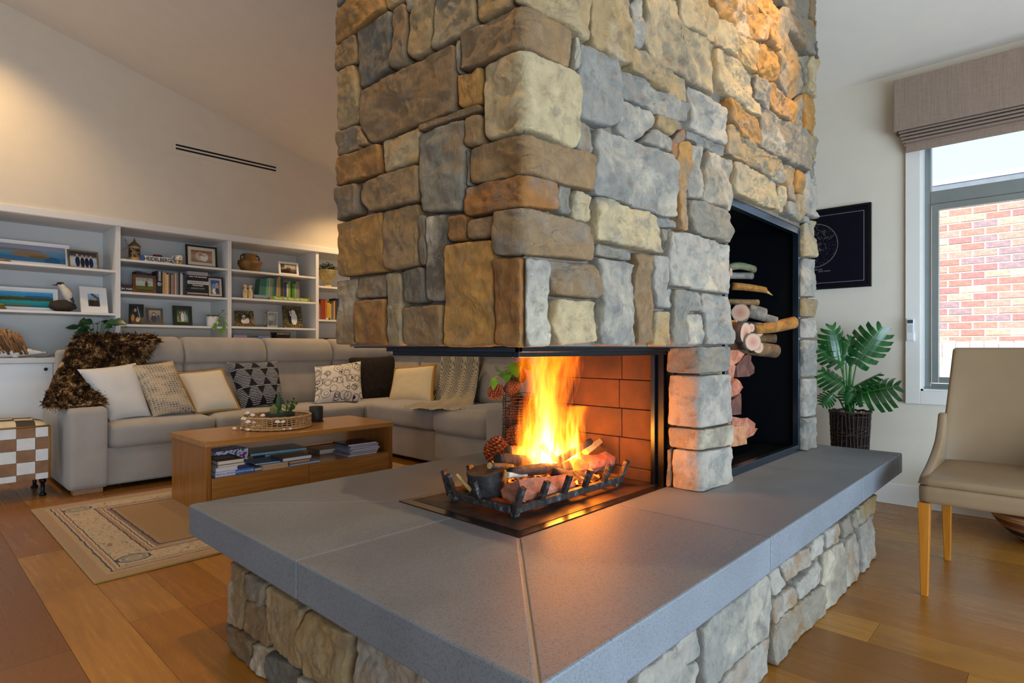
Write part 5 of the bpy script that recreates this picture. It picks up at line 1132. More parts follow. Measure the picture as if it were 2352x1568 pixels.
hbook('dark red book on the black book beside the windmill painting', 1.41, 1.512, S2+.048, .022, '#4c1a1c', 6.15, group=G2)
frame('brown-framed windmill painting leaning on dark books', (1.602, 6.14, S2), .187, .168, BRF, .024, printmat('print_windmill', (9, .12, [(0, '#2c3a2c'), (.14, '#5a6a30'), (.32, '#4c5a30'), (.38, '#a3ac9c'), (.7, '#b0b3a4'), (1, '#8f9aa0')]), (('e', .62, .46, .09, .22, '#5a4028'), ('e', .62, .66, .05, .07, '#4a3220'), ('b', .42, .78, .85, .5, .012, '#4a3a2c'), ('b', .56, .42, .72, .98, .014, '#4a3a2c'), ('n', 14, .66, '#6f7a3a'))), None, 0, 8, 0, group=GPF, cat='painting', name='windmill_painting')
for k in range(3): vbook('navy hardback standing %s behind the windmill painting' % ('nearest', 'second', 'third')[k], 1.555+.042*k, 1.595+.042*k, S2, .205-.006*k, 6.22, .14, ('#1c2230', '#232a38', '#1a1d26')[k], group=G2)
vbook('black hardback lettered BRIDGE on its spine', 1.697, 1.743, S2, .213, 6.13, .15, '#16181d', group=G2, titles=(('BRIDGE', .026, .165, '#dfe3e8'),))
MB().lathe([(.019, 0), (.019, .0008), (.001, .0009)], 20).xf(Matrix.Translation((1.72, 6.1295, S2+.09)) @ Matrix.Rotation(math.pi/2, 4, 'X')).build('spine_photo', plain('#8f989f', .5, var=.6, scale=60), [o for o in C.objects if o.get('label') == 'black hardback lettered BRIDGE on its spine'][0], True)
vb = [('#b98e56', .020, .208), ('#c9a56a', .014, .196), ('#d0b684', .016, .186), ('#8f6a4a', .010, .205), ('#2c3348', .012, .198), ('#a37c62', .018, .192), ('#8d6a58', .016, .204), ('#b6b0a6', .012, .208), ('#77706c', .018, .214), ('#20242c', .014, .220), ('#b5bcc0', .010, .208), ('#c8ba94', .012, .206), ('#46506c', .010, .196), ('#2a3040', .016, .216)]
x = 1.745; ords = ['first', 'second', 'third', 'fourth', 'fifth', 'sixth', 'seventh', 'eighth', 'ninth', 'tenth', 'eleventh', 'twelfth', 'thirteenth', 'fourteenth']
for k, (c_, w_, h_) in enumerate(vb):
    vbook('slim upright book, %s after the BRIDGE book' % ords[k], x+.0004, x+w_-.0004, S2, h_, 6.13, .14, c_, group=G2); x += w_
st_ = [('#5a3f2c', .022, None, '#c9b79a'), ('#c2b8ae', .010, 'red', None), ('#1b1a1a', .028, None, None), ('#171717', .030, 'GARDEN GUIDE', '#8fa08a'), ('#141414', .026, 'TOUGHNESS', '#e2e0da'), ('#cfcac4', .032, 'THE PHILOSOPHY OF', '#6f6a66'), ('#1a1818', .024, None, None), ('#151515', .030, 'NAIL THE MORNING', '#e6e4df'), ('#a39aa0', .036, None, None)]
zz = S2; lab9 = ['bottom book', 'second book up', 'third book up', 'fourth book up', 'fifth book up', 'pale sixth book up', 'seventh book up', 'eighth book up', 'mauve-grey top book']
for k, (c_, h_, ti, tc) in enumerate(st_):
    if ti == 'red': ti = None
    hbook('%s in the lying stack of dark books' % lab9[k], 1.955+.004*(k % 3), 2.145+.006*(k % 2), zz, h_-.0006, c_, 6.135, .14, ti, .017, tc or '#ffffff', G2); zz += h_
frame('small black-framed photo of a couple under blue sky, right of the dark stack', (2.222, 6.15, S2), .15, .205, BLF, .013, printmat('print_bluesky', (8, .3, [(0, '#5a5450'), (.4, '#8a7468'), (.75, '#3a6ab0'), (1, '#2c5fb0')]), (('e', .35, .5, .2, .25, '#5fa0c8'), ('e', .7, .6, .2, .24, '#d09a80'), ('e', .4, .2, .25, .2, '#dfe3e8'), ('e', .7, .25, .2, .2, '#4a4a52'))), IV, .02, 6, 0, group=GPF)
# bay two, lower shelf
S3 = 1.218
frame('dark green-black frame tilted back, photo of a person in orange', (1.535, 6.15, S3), .115, .205, plain('#1a211f', .35), .016, printmat('print_orange', (9, .4, [(0, '#4a3a2c'), (.5, '#2c3430'), (1, '#1c2426')]), (('e', .42, .45, .2, .3, '#1c2438'), ('e', .2, .3, .16, .2, '#c98a2c'), ('e', .4, .75, .12, .1, '#c9a080'), ('e', .65, .2, .2, .14, '#d2a868'), ('b', .6, .95, .9, .2, .03, '#b8bcc0'))), None, 0, 24, -16, group=GPF)
frame('weathered brown frame with photo of a person wearing red', (1.692, 6.16, S3), .135, .165, plain('#5c4c38', .6, var=.25, scale=30), .020, printmat('print_red', (9, .4, [(0, '#3a3c48'), (.5, '#8a8578'), (1, '#b0a894')]), (('e', .42, .35, .24, .3, '#22304a'), ('e', .42, .7, .16, .16, '#a3343c'), ('e', .42, .66, .1, .1, '#cfa68e'), ('e', .8, .35, .14, .3, '#3a4a5c'))), None, 0, 18, -8, group=GPF)
frame('dark green square frame with photo of three people in white', (1.925, 6.15, S3), .168, .192, GRF, .034, printmat('print_family', (9, .3, [(0, '#7d8a4a'), (.35, '#8a9468'), (.6, '#5a6a48'), (1, '#3c4a34')]), (('e', .3, .42, .12, .3, '#6b5a4c'), ('e', .5, .4, .15, .36, '#e2ded6'), ('e', .72, .42, .12, .32, '#9fb0bc'), ('e', .3, .76, .06, .07, '#caa088'), ('e', .5, .8, .06, .07, '#caa088'), ('e', .7, .78, .06, .07, '#caa088'))), None, 0, 8, 0, group=GPF)
def trailing(o, c, paths, m, sm, L=.05, w_=.02):
    for P in paths:
        MB().tube(P, .002, 5).build('vine', sm, o, True)
        for k, p in enumerate(P[1:]):
            d = (Vector(P[k+1])-Vector(P[k])); d = Vector((d.x+(.02 if k % 2 else -.02), d.y-.03, d.z-.01)); leafmesh(MB(), Vector(p), d, L, w_, bend=.3).build('leaf', m, o, True)
pp = Vector((2.2, 6.17, S3)); pot = thing('trailing_plant', 'white pot of trailing green pothos on the bookcase shelf', 'plant', pp)
MB().lathe([(.045, 0), (.052, .01), (.055, .10), (.050, .102), (.048, .09), (.001, .088)], 28, pp).build('pot', plain('#e0dedb', .35, var=.02), pot, True)
R = random.Random(9)
for k in range(9):
    a = R.uniform(0, 6.28); p = pp+Vector((.03*math.cos(a), .03*math.sin(a), .095)); leafmesh(MB(), p, Vector((math.cos(a), math.sin(a)-.3, .9)), R.uniform(.045, .07), .024, bend=.4).build('leaf', LEAFG if k % 3 else LEAFD, pot, True)
trailing(pot, pp, ([pp+Vector(q) for q in ((.02, -.04, .1), (.06, -.07, .09), (.08, -.08, .05), (.08, -.09, .0), (.05, -.09, -.03))], [pp+Vector(q) for q in ((.01, -.04, .1), (.03, -.07, .07), (.0, -.08, .03), (-.01, -.09, .0))], [pp+Vector(q) for q in ((.03, -.02, .1), (.08, -.03, .15), (.12, -.04, .12))]), plain('#4f8a2a', .35, var=.25, scale=30), STEMG)
# bay three
S1b = 1.80
vp = Vector((2.578, 6.2, S1b)); vs = thing('two_handled_urn', 'brown patinated urn with two dark scroll handles', 'vase', vp)
MB().lathe([(.070, 0), (.074, .004), (.095, .04), (.114, .075), (.118, .09), (.104, .112), (.072, .135), (.060, .155), (.062, .165), (.072, .178), (.070, .184), (.060, .176), (.052, .158), (.001, .15)], 36, vp).build('body', plain('#7d5a2c', .5, .15, .3, 18, .15, 120), vs, True)
for sg in (-1, 1): MB().tube([vp+Vector((sg*x_, -.01, z_)) for x_, z_ in ((.062, .165), (.078, .172), (.092, .160), (.096, .135), (.100, .112), (.112, .098), (.124, .100), (.122, .112))], [.005, .006, .006, .005, .005, .005, .004, .003], 8).build('handle', plain('#33241a', .5, .3), vs, True)
frame('small white frame with sepia photo of a seated man', (3.0, 6.19, S1b), .225, .148, WHF, .022, printmat('print_sepiaman', (8, .3, [(0, '#3a3026'), (.4, '#6a5a48'), (.6, '#b8ac94'), (1, '#cfc4ac')]), (('e', .5, .35, .16, .4, '#4a4036'), ('e', .5, .72, .08, .14, '#b59a7c'), ('r', 0, .22, .6, 1, '#5a5648'), ('e', .3, .2, .3, .2, '#2c241c'))), None, .008, 8, 0, group=GPF)
S2b = 1.517
for x_, nm in ((2.515, 'cream carved figurine, one of a facing pair, tapering body'), (2.568, 'cream carved figurine facing its twin, nearer the blue books')):
    f = thing('figurine', nm, 'figurine', (x_, 6.16, S2b), 'pair of facing cream figurines'); fc = Vector((x_, 6.16, S2b)); CR = plain('#d2b98e', .6, var=.08)
    sg = 1 if x_ < 2.54 else -1
    MB().lathe([(.020, 0), (.022, .01), (.026, .05), (.024, .075), (.017, .095), (.010, .105)], 20, fc, sy=.8).build('body', CR, f, True)
    MB().ball(fc+Vector((sg*.003, 0, .122)), .017, 14, 10, (1, .95, 1.15)).build('head', CR, f, True); MB().ball(fc+Vector((-sg*.004, .003, .127)), .0185, 14, 10, (.95, 1, 1)).build('hair', plain('#c4a877', .65), f, True)
    MB().tube([fc+Vector((-sg*.006, -.02, .088)), fc+Vector((sg*.006, -.024, .066)), fc+Vector((sg*.02, -.016, .082))], [.006, .006, .005], 8).build('arm', CR, f, True)
G3 = 'books on the middle shelf of the urn bay'
hbook('grey lying book beneath the pale blue lying book', 2.605, 2.93, S2b, .018, '#6f6a66', 6.15, .13, group=G3)
hbook('pale blue lying book beside the cream figurines', 2.60, 2.93, S2b+.019, .026, '#7f97a6', 6.15, .13, group=G3)
gb = hbook("lime green lying book with white script along its spine", 2.765, 3.205, S2b, .040, '#7d9a1f', 6.115, .03, group=G3)
text("There's No Place Like Home", .032, (2.985, 6.1135, S2b+.020), (math.pi/2, 0, 0), plain('#eef0dc', .6, var=0), gb, shear=.25, bold=.0006)
vb = [('#3f6f5c', .070, .205, 6), ('#5f9c8c', .028, .215, 5), ('#a3bc6a', .012, .222, 5), ('#8a8880', .026, .218, 5), ('#5a7a40', .020, .224, 4), ('#1c5a7c', .026, .232, 3), ('#c2a43e', .016, .226, 2), ('#a88a62', .030, .240, 0), ('#2c4a3a', .030, .225, 0), ('#8a4a3a', .010, .200, 0), ('#2a3a5a', .028, .190, 0), ('#c8c8bc', .020, .185, 0), ('#8fae3a', .024, .212, 0), ('#28442c', .018, .205, 0), ('#4f8a2c', .032, .200, 0), ('#9ab88a', .012, .190, 0), ('#8d8474', .034, .222, 0), ('#7a6a5a', .012, .205, 0)]
x = 2.66
for k, (c_, w_, h_, tl) in enumerate(vb):
    vbook('upright green-shelf book, %s along from the cream figurines' % (ords+['fifteenth', 'sixteenth', 'seventeenth', 'eighteenth'])[k], x+.0006, x+w_-.0006, S2b+(.0455 if x+w_ < 2.93 else 0), h_-(.03 if x+w_ < 2.93 else 0), 6.17, .12, c_, tl, G3); x += w_+(.0012 if tl else 0)
S3b = 1.224
frame('ornate gilt frame tilted back with photo of a person in a white top', (2.515, 6.16, S3b), .185, .178, ORN, .036, printmat('print_whitetop', (8, .3, [(0, '#3c3428'), (.5, '#3a4a2a'), (1, '#22301c')]), (('e', .5, .25, .3, .26, '#d6d2ce'), ('e', .45, .6, .16, .22, '#b07a6c'), ('e', .45, .8, .16, .12, '#c9c4c0'), ('e', .75, .3, .16, .3, '#cfc8c4'))), None, 0, 22, -12, group=GPF)
ck = thing('glass_clock', 'glass-sided carriage clock between two ornate frames', 'clock', (2.795, 6.18, S3b)); cc = Vector((2.795, 6.18, S3b)); BRS = plain('#cfc8b4', .25, .8, .05)
box('base', BRS, ck, cc.x-.055, cc.x+.055, cc.y-.04, cc.y+.04, S3b, S3b+.022, .002); box('top', BRS, ck, cc.x-.055, cc.x+.055, cc.y-.04, cc.y+.04, S3b+.150, S3b+.162, .002)
for sx_ in (-.048, .048):
    for sy_ in (-.034, .034): box('post', BRS, ck, cc.x+sx_-.004, cc.x+sx_+.004, cc.y+sy_-.004, cc.y+sy_+.004, S3b+.022, S3b+.15)
MB().lathe([(.034, 0), (.034, .004), (.001, .004)], 28).xf(Matrix.Translation(cc+Vector((0, -.015, .105))) @ Matrix.Rotation(math.pi/2, 4, 'X')).build('dial', plain('#eceae4', .4, var=.01), ck, True)
for a, L in ((.6, .022), (2.3, .028)): MB().tube([cc+Vector((0, -.0205, .105)), cc+Vector((L*math.sin(a), -.0205, .105+L*math.cos(a)))], .0012, 5).build('hand', plain('#222222', .4), ck)
MB().lathe([(.004, .022), (.004, .05), (.022, .052), (.022, .06), (.004, .064)], 20, cc).build('pendulum', BRS, ck, True)
MB().tube([cc+Vector((-.02, 0, .162)), cc+Vector((-.015, 0, .178)), cc+Vector((.015, 0, .178)), cc+Vector((.02, 0, .162))], .003, 6).build('handle', BRS, ck, True)
t = NT('clear_glass'); tb = t.n('BsdfTransparent'); gb_ = t.n('BsdfGlossy'); gb_.inputs['Roughness'].default_value = .02; fr_ = t.n('Fresnel'); fr_.inputs[0].default_value = 1.45; mx_ = t.n('MixShader')
t.l(fr_.outputs[0], mx_.inputs[0]); t.l(tb.outputs[0], mx_.inputs[1]); t.l(gb_.outputs[0], mx_.inputs[2]); t.l(mx_.outputs[0], t.out.inputs['Surface']); GLASS = t.m
box('glass_pane', GLASS, ck, cc.x-.046, cc.x+.046, cc.y-.036, cc.y-.035, S3b+.022, S3b+.15)
frame('tall ornate silver-gilt frame with wedding photo', (3.04, 6.17, S3b), .222, .245, ORN, .038, printmat('print_wedding', (8, .3, [(0, '#5a6a3a'), (.4, '#3c4a28'), (1, '#2a3a1c')]), (('e', .3, .45, .17, .42, '#1c1e22'), ('e', .62, .42, .24, .45, '#d9dade'), ('e', .32, .82, .08, .09, '#c9a088'), ('e', .58, .84, .16, .13, '#dcdde2'), ('e', .34, .66, .05, .1, '#e2e2e2'))), None, 0, 8, 4, group=GPF)
ZW = .9255
def carton(label, x0, x1, y0, y1, h, col, title=None, size=.02, tcol='#ffffff', nm='box'):
    b = thing(nm, label, 'box', ((x0+x1)/2, y0, ZW)); box('carton', plain(col, .5, var=.05), b, x0, x1, y0, y1, ZW, ZW+h-.03, .002); box('lid', plain(col, .45, var=.05), b, x0-.002, x1+.002, y0-.002, y1+.002, ZW+h-.03, ZW+h, .002)
    if title: text(title, size, ((x0+x1)/2, y0-.003, ZW+h-.016), (math.pi/2, 0, 0), plain(tcol, .6, var=0), b, bold=.0005)
carton('lilac box showing over the sofa back', 2.398, 2.53, 6.15, 6.3, .212, '#b7a4cf', None)
carton('pale blue box showing over the sofa back', 2.66, 2.785, 6.18, 6.32, .205, '#8fa8dc')
fd = carton("dark maroon box with cream capitals showing over the sofa back", 2.842, 2.995, 6.15, 6.28, .248, '#2a1518', "PATRICK'S DAY", .020, '#d9cdb4')
# bay four
up = Vector((3.46, 6.19, 1.706)); un = thing('stone_urn', 'cream stone urn planted with small dark-leaved shrub', 'urn', up)
MB().lathe([(.05, 0), (.052, .012), (.034, .028), (.032, .045), (.055, .07), (.085, .11), (.095, .16), (.104, .182), (.108, .192), (.098, .194), (.088, .17), (.001, .165)], 32, up).build('urn', plain('#b5a26c', .75, var=.2, scale=25, bump=.5, bscale=70), un, True)
R = random.Random(21); lm = MB()
for k in range(420):
    a = R.uniform(0, 6.28); e2 = R.uniform(0, 1); rr_ = .10*math.sqrt(R.random()); p = up+Vector((rr_*math.cos(a), rr_*math.sin(a), .18+.10*R.random()*(1-(rr_/.13)**2))); leafmesh(lm, p, Vector((math.cos(a), math.sin(a), R.uniform(.2, 1.4))), R.uniform(.02, .034), .006, n=3, bend=.2)
o = lm.build('foliage', LEAFD, un, True); o['kind'] = 'stuff'
vb = [('#a03a2c', .016, .24), ('#c9564a', .012, .19), ('#3a8aa8', .010, .17), ('#8a3410', .060, .235), ('#b8621c', .022, .235), ('#b89a3a', .040, .20), ('#d2a838', .014, .185), ('#5a6068', .030, .20), ('#c98a3c', .020, .225), ('#2a3448', .05, .255)]
x = 3.325
for k, (c_, w_, h_) in enumerate(vb): vbook('upright warm-coloured book, %s from the bay divider under the urn' % ords[k], x+.0005, x+w_-.0005, 1.328, h_, 6.17, .14, c_, group='orange and yellow books under the stone urn'); x += w_
tr_ = thing('trinket', 'tiny black and white ornament in front of the orange books', 'ornament', (3.44, 6.13, 1.328)); lump((3.425, 6.13, 1.339), (.014, .01, .011), 2, plain('#d9d6cf', .5), 'pebble', tr_, 10); lump((3.455, 6.13, 1.337), (.014, .01, .010), 6, plain('#1a1a1a', .5), 'pebble', tr_, 10)
carton('low black box behind the sofa at the chimney edge', 3.33, 3.62, 6.15, 6.35, .195, '#101012')
# ---------------------------------------------------------------- window, blind and what lies outside
ALU = plain('#8d9694', .35, .5, .05, 10)
wn = thing('window_1', 'aluminium-framed window with a fixed upper light', None, (XW, WY0, WZ0), kind='structure')
RV = plain('#e4e2de', .4, var=.01)
for (y0, y1, z0, z1) in ((WY1, WY1+.078, WZ0-.082, 2.45), (WY0-.078, WY0, WZ0-.082, 2.45), (WY0, WY1, WZ0-.082, WZ0), (WY0, WY1, WZ1, WZ1+.08)): box('casing', TRIM, wn, XW-.022, XW-.0005, y0, y1, z0, z1, .002)
for (y0, y1, z0, z1) in ((WY1-.012, WY1, WZ0, WZ1), (WY0, WY0+.012, WZ0, WZ1), (WY0, WY1, WZ0, WZ0+.012), (WY0, WY1, WZ1-.012, WZ1)): box('reveal', RV, wn, XW-.0004, XW+.075, y0, y1, z0, z1)
TZ0, TZ1 = 1.905, 1.985
def ringbars(name, m, y0, y1, z0, z1, w_, x0, x1):
    for (a, b_, c_, d_) in ((y0, y0+w_, z0, z1), (y1-w_, y1, z0, z1), (y0+w_, y1-w_, z0, z0+w_), (y0+w_, y1-w_, z1-w_, z1)): box(name, m, wn, x0, x1, a, b_, c_, d_, .002)
ringbars('outer_frame', ALU, WY0+.012, WY1-.012, WZ0+.012, WZ1-.012, .032, XW+.06, XW+.12)
box('transom', ALU, wn, XW+.055, XW+.12, WY0+.044, WY1-.044, TZ0, TZ1, .003)
ringbars('sash', ALU, WY0+.05, WY1-.05, WZ0+.05, TZ0-.004, .036, XW+.045, XW+.09)
box('glass_pane', GLASS, wn, XW+.070, XW+.074, WY0+.08, WY1-.08, WZ0+.08, TZ0-.03); box('glass_pane', GLASS, wn, XW+.088, XW+.092, WY0+.044, WY1-.044, TZ1, WZ1-.044)
box('sill_track', ALU, wn, XW+.02, XW+.10, WY0+.012, WY1-.012, WZ0+.012, WZ0+.022, .001)
# roman blind
t = NT('linen_blind'); v = t.coords((40, 40, 400)); n = t.noise(v, 1, 4, .6); n2 = t.noise(t.coords((300, 300, 6)), 1, 4, .6)
t.set(t.mix(t.ramp(n2, [(.35, .5), (.6, 0)]), t.ramp(n, [(.3, hexc('#8f7a6a')), (.7, hexc('#a28d7d'))]), hexc('#7a675a')), .85, spec=.2); t.bump(n, .2, .001); BLD = t.m
bl = thing('roman_blind', 'taupe linen roman blind drawn up under a box pelmet', 'blind', (XW, 0, 2.3))
PXb = XW-.115; pz0, pz1 = onX(2052, 303, PXb).z, onX(2052, 186, PXb).z; py1 = onX(2052, 250, PXb).y
pm = MB(); pm.box(PXb, PXb+.014, -1.15, py1, pz0, pz1); pm.box(PXb+.014, XW-.001, py1-.014, py1, pz0, pz1); pm.box(PXb+.014, XW-.001, -1.15, -1.136, pz0, pz1); pm.box(PXb+.014, XW-.001, -1.136, py1-.014, pz1-.014, pz1); pm.build('pelmet', BLD, bl, bevel=.003)
for k in range(5):
    z = pz0-.019*k+.006; x_ = PXb+.018+.008*k; ye = py1-.022-.006*k
    MB().loft([[(x_+dx_, y, z+dz_) for dx_, dz_ in ((0, -.012), (.003, -.0165), (.008, -.018), (.045, -.010), (.045, .004), (.004, -.004))] for y in (-1.13, ye)]).build('fold', BLD, bl, bevel=.0015)
box('hem', BLD, bl, PXb+.058, PXb+.066, -1.12, py1-.056, pz0-.130, pz0-.06, .002)
box('drop', BLD, bl, PXb+.075, PXb+.08, -1.12, py1-.06, pz0-.11, pz1-.02)
# blind remote in its wall cradle
rm = thing('blind_remote', 'small white remote control in a cradle on the window casing', 'remote control', (XW-.03, .705, 1.05))
box('cradle', WHF, rm, XW-.030, XW-.0225, .682, .728, 1.045, 1.10, .003); box('handset', plain('#dfdfdf', .35, var=.01), rm, XW-.040, XW-.030, .684, .726, 1.05, 1.187, .004); box('screen', plain('#3d4a4a', .2), rm, XW-.0408, XW-.0399, .690, .720, 1.158, 1.180); box('keypad', plain('#c4c6c8', .4), rm, XW-.0408, XW-.0399, .692, .718, 1.10, 1.15, .0003)
# neighbour's brick wall, gutter and paling fence
XB = 8.9
nb = thing('brick_wall', 'red and pink brick wall of the neighbouring house outside the window', 'wall', (XB, .6, 0))
box('mortar', plain('#dcd6ce', .9, var=.08), nb, XB+.008, XB+.2, -1.6, 2.7, .0, 2.93)
bc = [plain(h, .85, var=.2, scale=30, bump=.4, bscale=90) for h in ('#b87466', '#b06c62', '#c28e7c', '#9a6866', '#c99c8a', '#8a7478', '#bd8074')]
bm_ = [MB().box(0, .1, 0, .222, 0, .068) for _ in bc]; bd = []
for k, m in enumerate(bc):
    me = bpy.data.meshes.new('brick'); me.from_pydata([tuple(p) for p in bm_[k].v], [], bm_[k].f); me.materials.append(m); bd.append(me)
R = random.Random(31); nbk = 0
for r in range(25):
    z = .90+r*.086-.0; y = -.62+(.119 if r % 2 else 0)
    while y < 1.95:
        o = bpy.data.objects.new('brick', R.choice(bd)); C.objects.link(o); o.parent = nb; o.location = Vector((XB+R.uniform(-.003, .003), y, z))-LOC[nb.name]; y += .238
if True:
    zt_ = onX(2200, 420, XB).z
gt = thing('roof_gutter', 'grey roof edge and gutter above the brick wall outside', 'gutter', (XB-.1, .6, 2.93)); box('fascia', plain('#aab2bc', .5), gt, XB-.02, XB+.2, -1.6, 2.7, 2.931, 2.99); MB().loft([[(XB-.10+a, y, 2.985+b_) for a, b_ in ((0, 0), (.02, -.05), (.08, -.05), (.08, .02), (.06, .02), (.06, 0))] for y in (-1.6, 2.7)]).build('gutter', plain('#7c8692', .5), gt)
box('roof_edge', plain('#8a94a0', .7), gt, XB-.06, XB+.6, -1.6, 2.7, 3.005, 3.07)
fn = thing('paling_fence', 'weathered pale timber paling fence in front of the brick wall', 'fence', (7.6, .5, 0)); FM = plain('#b9b2a6', .85, var=.15, scale=10, stretch=(4, 4, .6))
fz = onX(2250, 782, 7.6).z
for k in range(22): box('paling', FM, fn, 7.6+.004*(k % 2), 7.618+.004*(k % 2), -.9+.115*k, -.9+.115*k+.108, 0, fz-.004*(k % 3), .002)
box('rail', FM, fn, 7.63, 7.68, -.9, 1.63, .25, .33); box('rail', FM, fn, 7.63, 7.68, -.9, 1.63, .8, .88)
yd = box('yard_ground', plain('#8f8a80', .9, var=.2, scale=3), None, XW+.2, 12, -6, 8, -.3, -.2); yd['kind'] = 'structure'
# ---------------------------------------------------------------- star map on the window wall
pc = thing('star_map', 'black-framed navy star map poster on the wall beside the window', 'poster', (XW-.012, 1.272, 1.41))
y0, y1, z0, z1 = .921, 1.62, 1.408, 1.960; xf_ = XW-.0255
for (a, b_, c_, d_) in ((y0, y0+.018, z0, z1), (y1-.018, y1, z0, z1), (y0+.018, y1-.018, z0, z0+.018), (y0+.018, y1-.018, z1-.018, z1)): box('frame', plain('#0d0c0e', .3, var=.05), pc, XW-.026, XW-.001, a, b_, c_, d_, .001)
NAVY = plain('#141830', .15, var=.03); STAR = plain('#d6d6dc', .5, var=0)
box('print', NAVY, pc, XW-.012, XW-.006, y0+.018, y1-.018, z0+.018, z1-.018)
xs_ = XW-.0128
for (a, b_, c_, d_) in ((y0+.043, y0+.046, z0+.043, z1-.043), (y1-.046, y1-.043, z0+.043, z1-.043), (y0+.043, y1-.043, z0+.043, z0+.046), (y0+.043, y1-.043, z1-.046, z1-.043)): box('border_line', STAR, pc, xs_, xs_+.0008, a, b_, c_, d_)
cy_, cz_, cr_ = 1.272, 1.715, .152
MB().grid(lambda u, v: Vector((xs_, cy_+(cr_-.003*v)*math.cos(2*math.pi*u), cz_+(cr_-.003*v)*math.sin(2*math.pi*u))), 72, 2, True).build('ring', STAR, pc)
sm = MB(); R = random.Random(77)
for k in range(420):
    a, q = R.uniform(0, 6.283), math.sqrt(R.random())*cr_*.97; s_ = R.choice((.0007, .0008, .001, .0016)); sm.add([(xs_, cy_+q*math.cos(a)+dy_*s_, cz_+q*math.sin(a)+dz_*s_) for dy_, dz_ in ((-1, 0), (0, -1), (1, 0), (0, 1))], [(0, 1, 2, 3)])
for k in range(26):
    a, q = R.uniform(0, 6.283), math.sqrt(R.random())*cr_*.8; p = Vector((xs_, cy_+q*math.cos(a), cz_+q*math.sin(a)))
    for j in range(3):
        p2 = p+Vector((0, R.uniform(-.03, .03), R.uniform(-.03, .03)))
        if (Vector((p2.y, p2.z))-Vector((cy_, cz_))).length > cr_*.95: break
        d = (p2-p).normalized()*.0005; nn = Vector((0, -d.z, d.y)); sm.add([p+nn, p-nn, p2-nn, p2+nn], [(0, 1, 2, 3)]); p = p2
o = sm.build('stars', STAR, pc, recalc=False); o['kind'] = 'stuff'
pe = onX(1889, 618.5, xs_); text('THERE AND', .0125, (xs_, pe.y, pe.z), (math.pi/2, 0, -math.pi/2), STAR, pc, ext=.0002, align='RIGHT')
pe = onX(1907, 621.5, xs_); text('BACK AGAIN', .0125, (xs_, pe.y, pe.z), (math.pi/2, 0, -math.pi/2), STAR, pc, ext=.0002, align='RIGHT')
box('glazing', GLASS, pc, XW-.016, XW-.0145, y0+.018, y1-.018, z0+.018, z1-.018)
# ---------------------------------------------------------------- monstera in twig basket
mo = thing('monstera_plant', 'glossy green monstera in a dark twig basket behind the hearth', 'plant', (4.16, .985, 0))
bcx = Vector((4.16, .985, 0)); R = random.Random(17); TWG = plain('#3f2d24', .7, var=.4, scale=40)
MB().lathe([(.078, .0), (.084, .02), (.108, .585), (.10, .585), (.08, .02), (.001, .015)], 24, bcx).build('liner', plain('#1a120e', .9), mo, True)
tw = MB()
for k in range(120):
    z = R.uniform(.01, .60); a0 = R.uniform(0, 6.28); sw = R.uniform(.8, 2.6); dz_ = R.uniform(-.06, .06); pts = []
    for j in range(9):
        q = j/8; zz_ = max(.006, min(.606, z+dz_*q+.008*math.sin(q*9+k))); rr_ = .084+.028*zz_/.6+.006*math.sin(q*11+k*1.7); pts.append(bcx+Vector((rr_*math.cos(a0+sw*q), rr_*math.sin(a0+sw*q), zz_)))
    tw.tube(pts, .0028, 5)
for k in range(30):
    a = 6.283*k/30; tw.tube([bcx+Vector(((.086+.028*q)*math.cos(a+.06*math.sin(q*7+k)), (.086+.028*q)*math.sin(a+.06*math.sin(q*7+k)), .605*q)) for q in (0, .2, .4, .6, .8, 1)], .003, 5)
o = tw.build('twig_weave', TWG, mo, True); o['kind'] = 'stuff'
MB().tube([bcx+Vector((.115*math.cos(6.283*j/40), .115*math.sin(6.283*j/40), .603+.004*math.sin(j*1.9))) for j in range(41)], .007, 7, False).build('rim', TWG, mo, True)
MB().lathe([(.1, .55), (.05, .57), (.001, .575)], 20, bcx).build('soil', plain('#241a12', .95), mo, True)
t = NT('monstera_leaf'); n = t.noise(t.coords(), 14, 4); t.set(t.ramp(n, [(.3, hexc('#14401c')), (.55, hexc('#1d5824')), (.8, hexc('#34782c'))]), .22, spec=.6); MLF = t.m
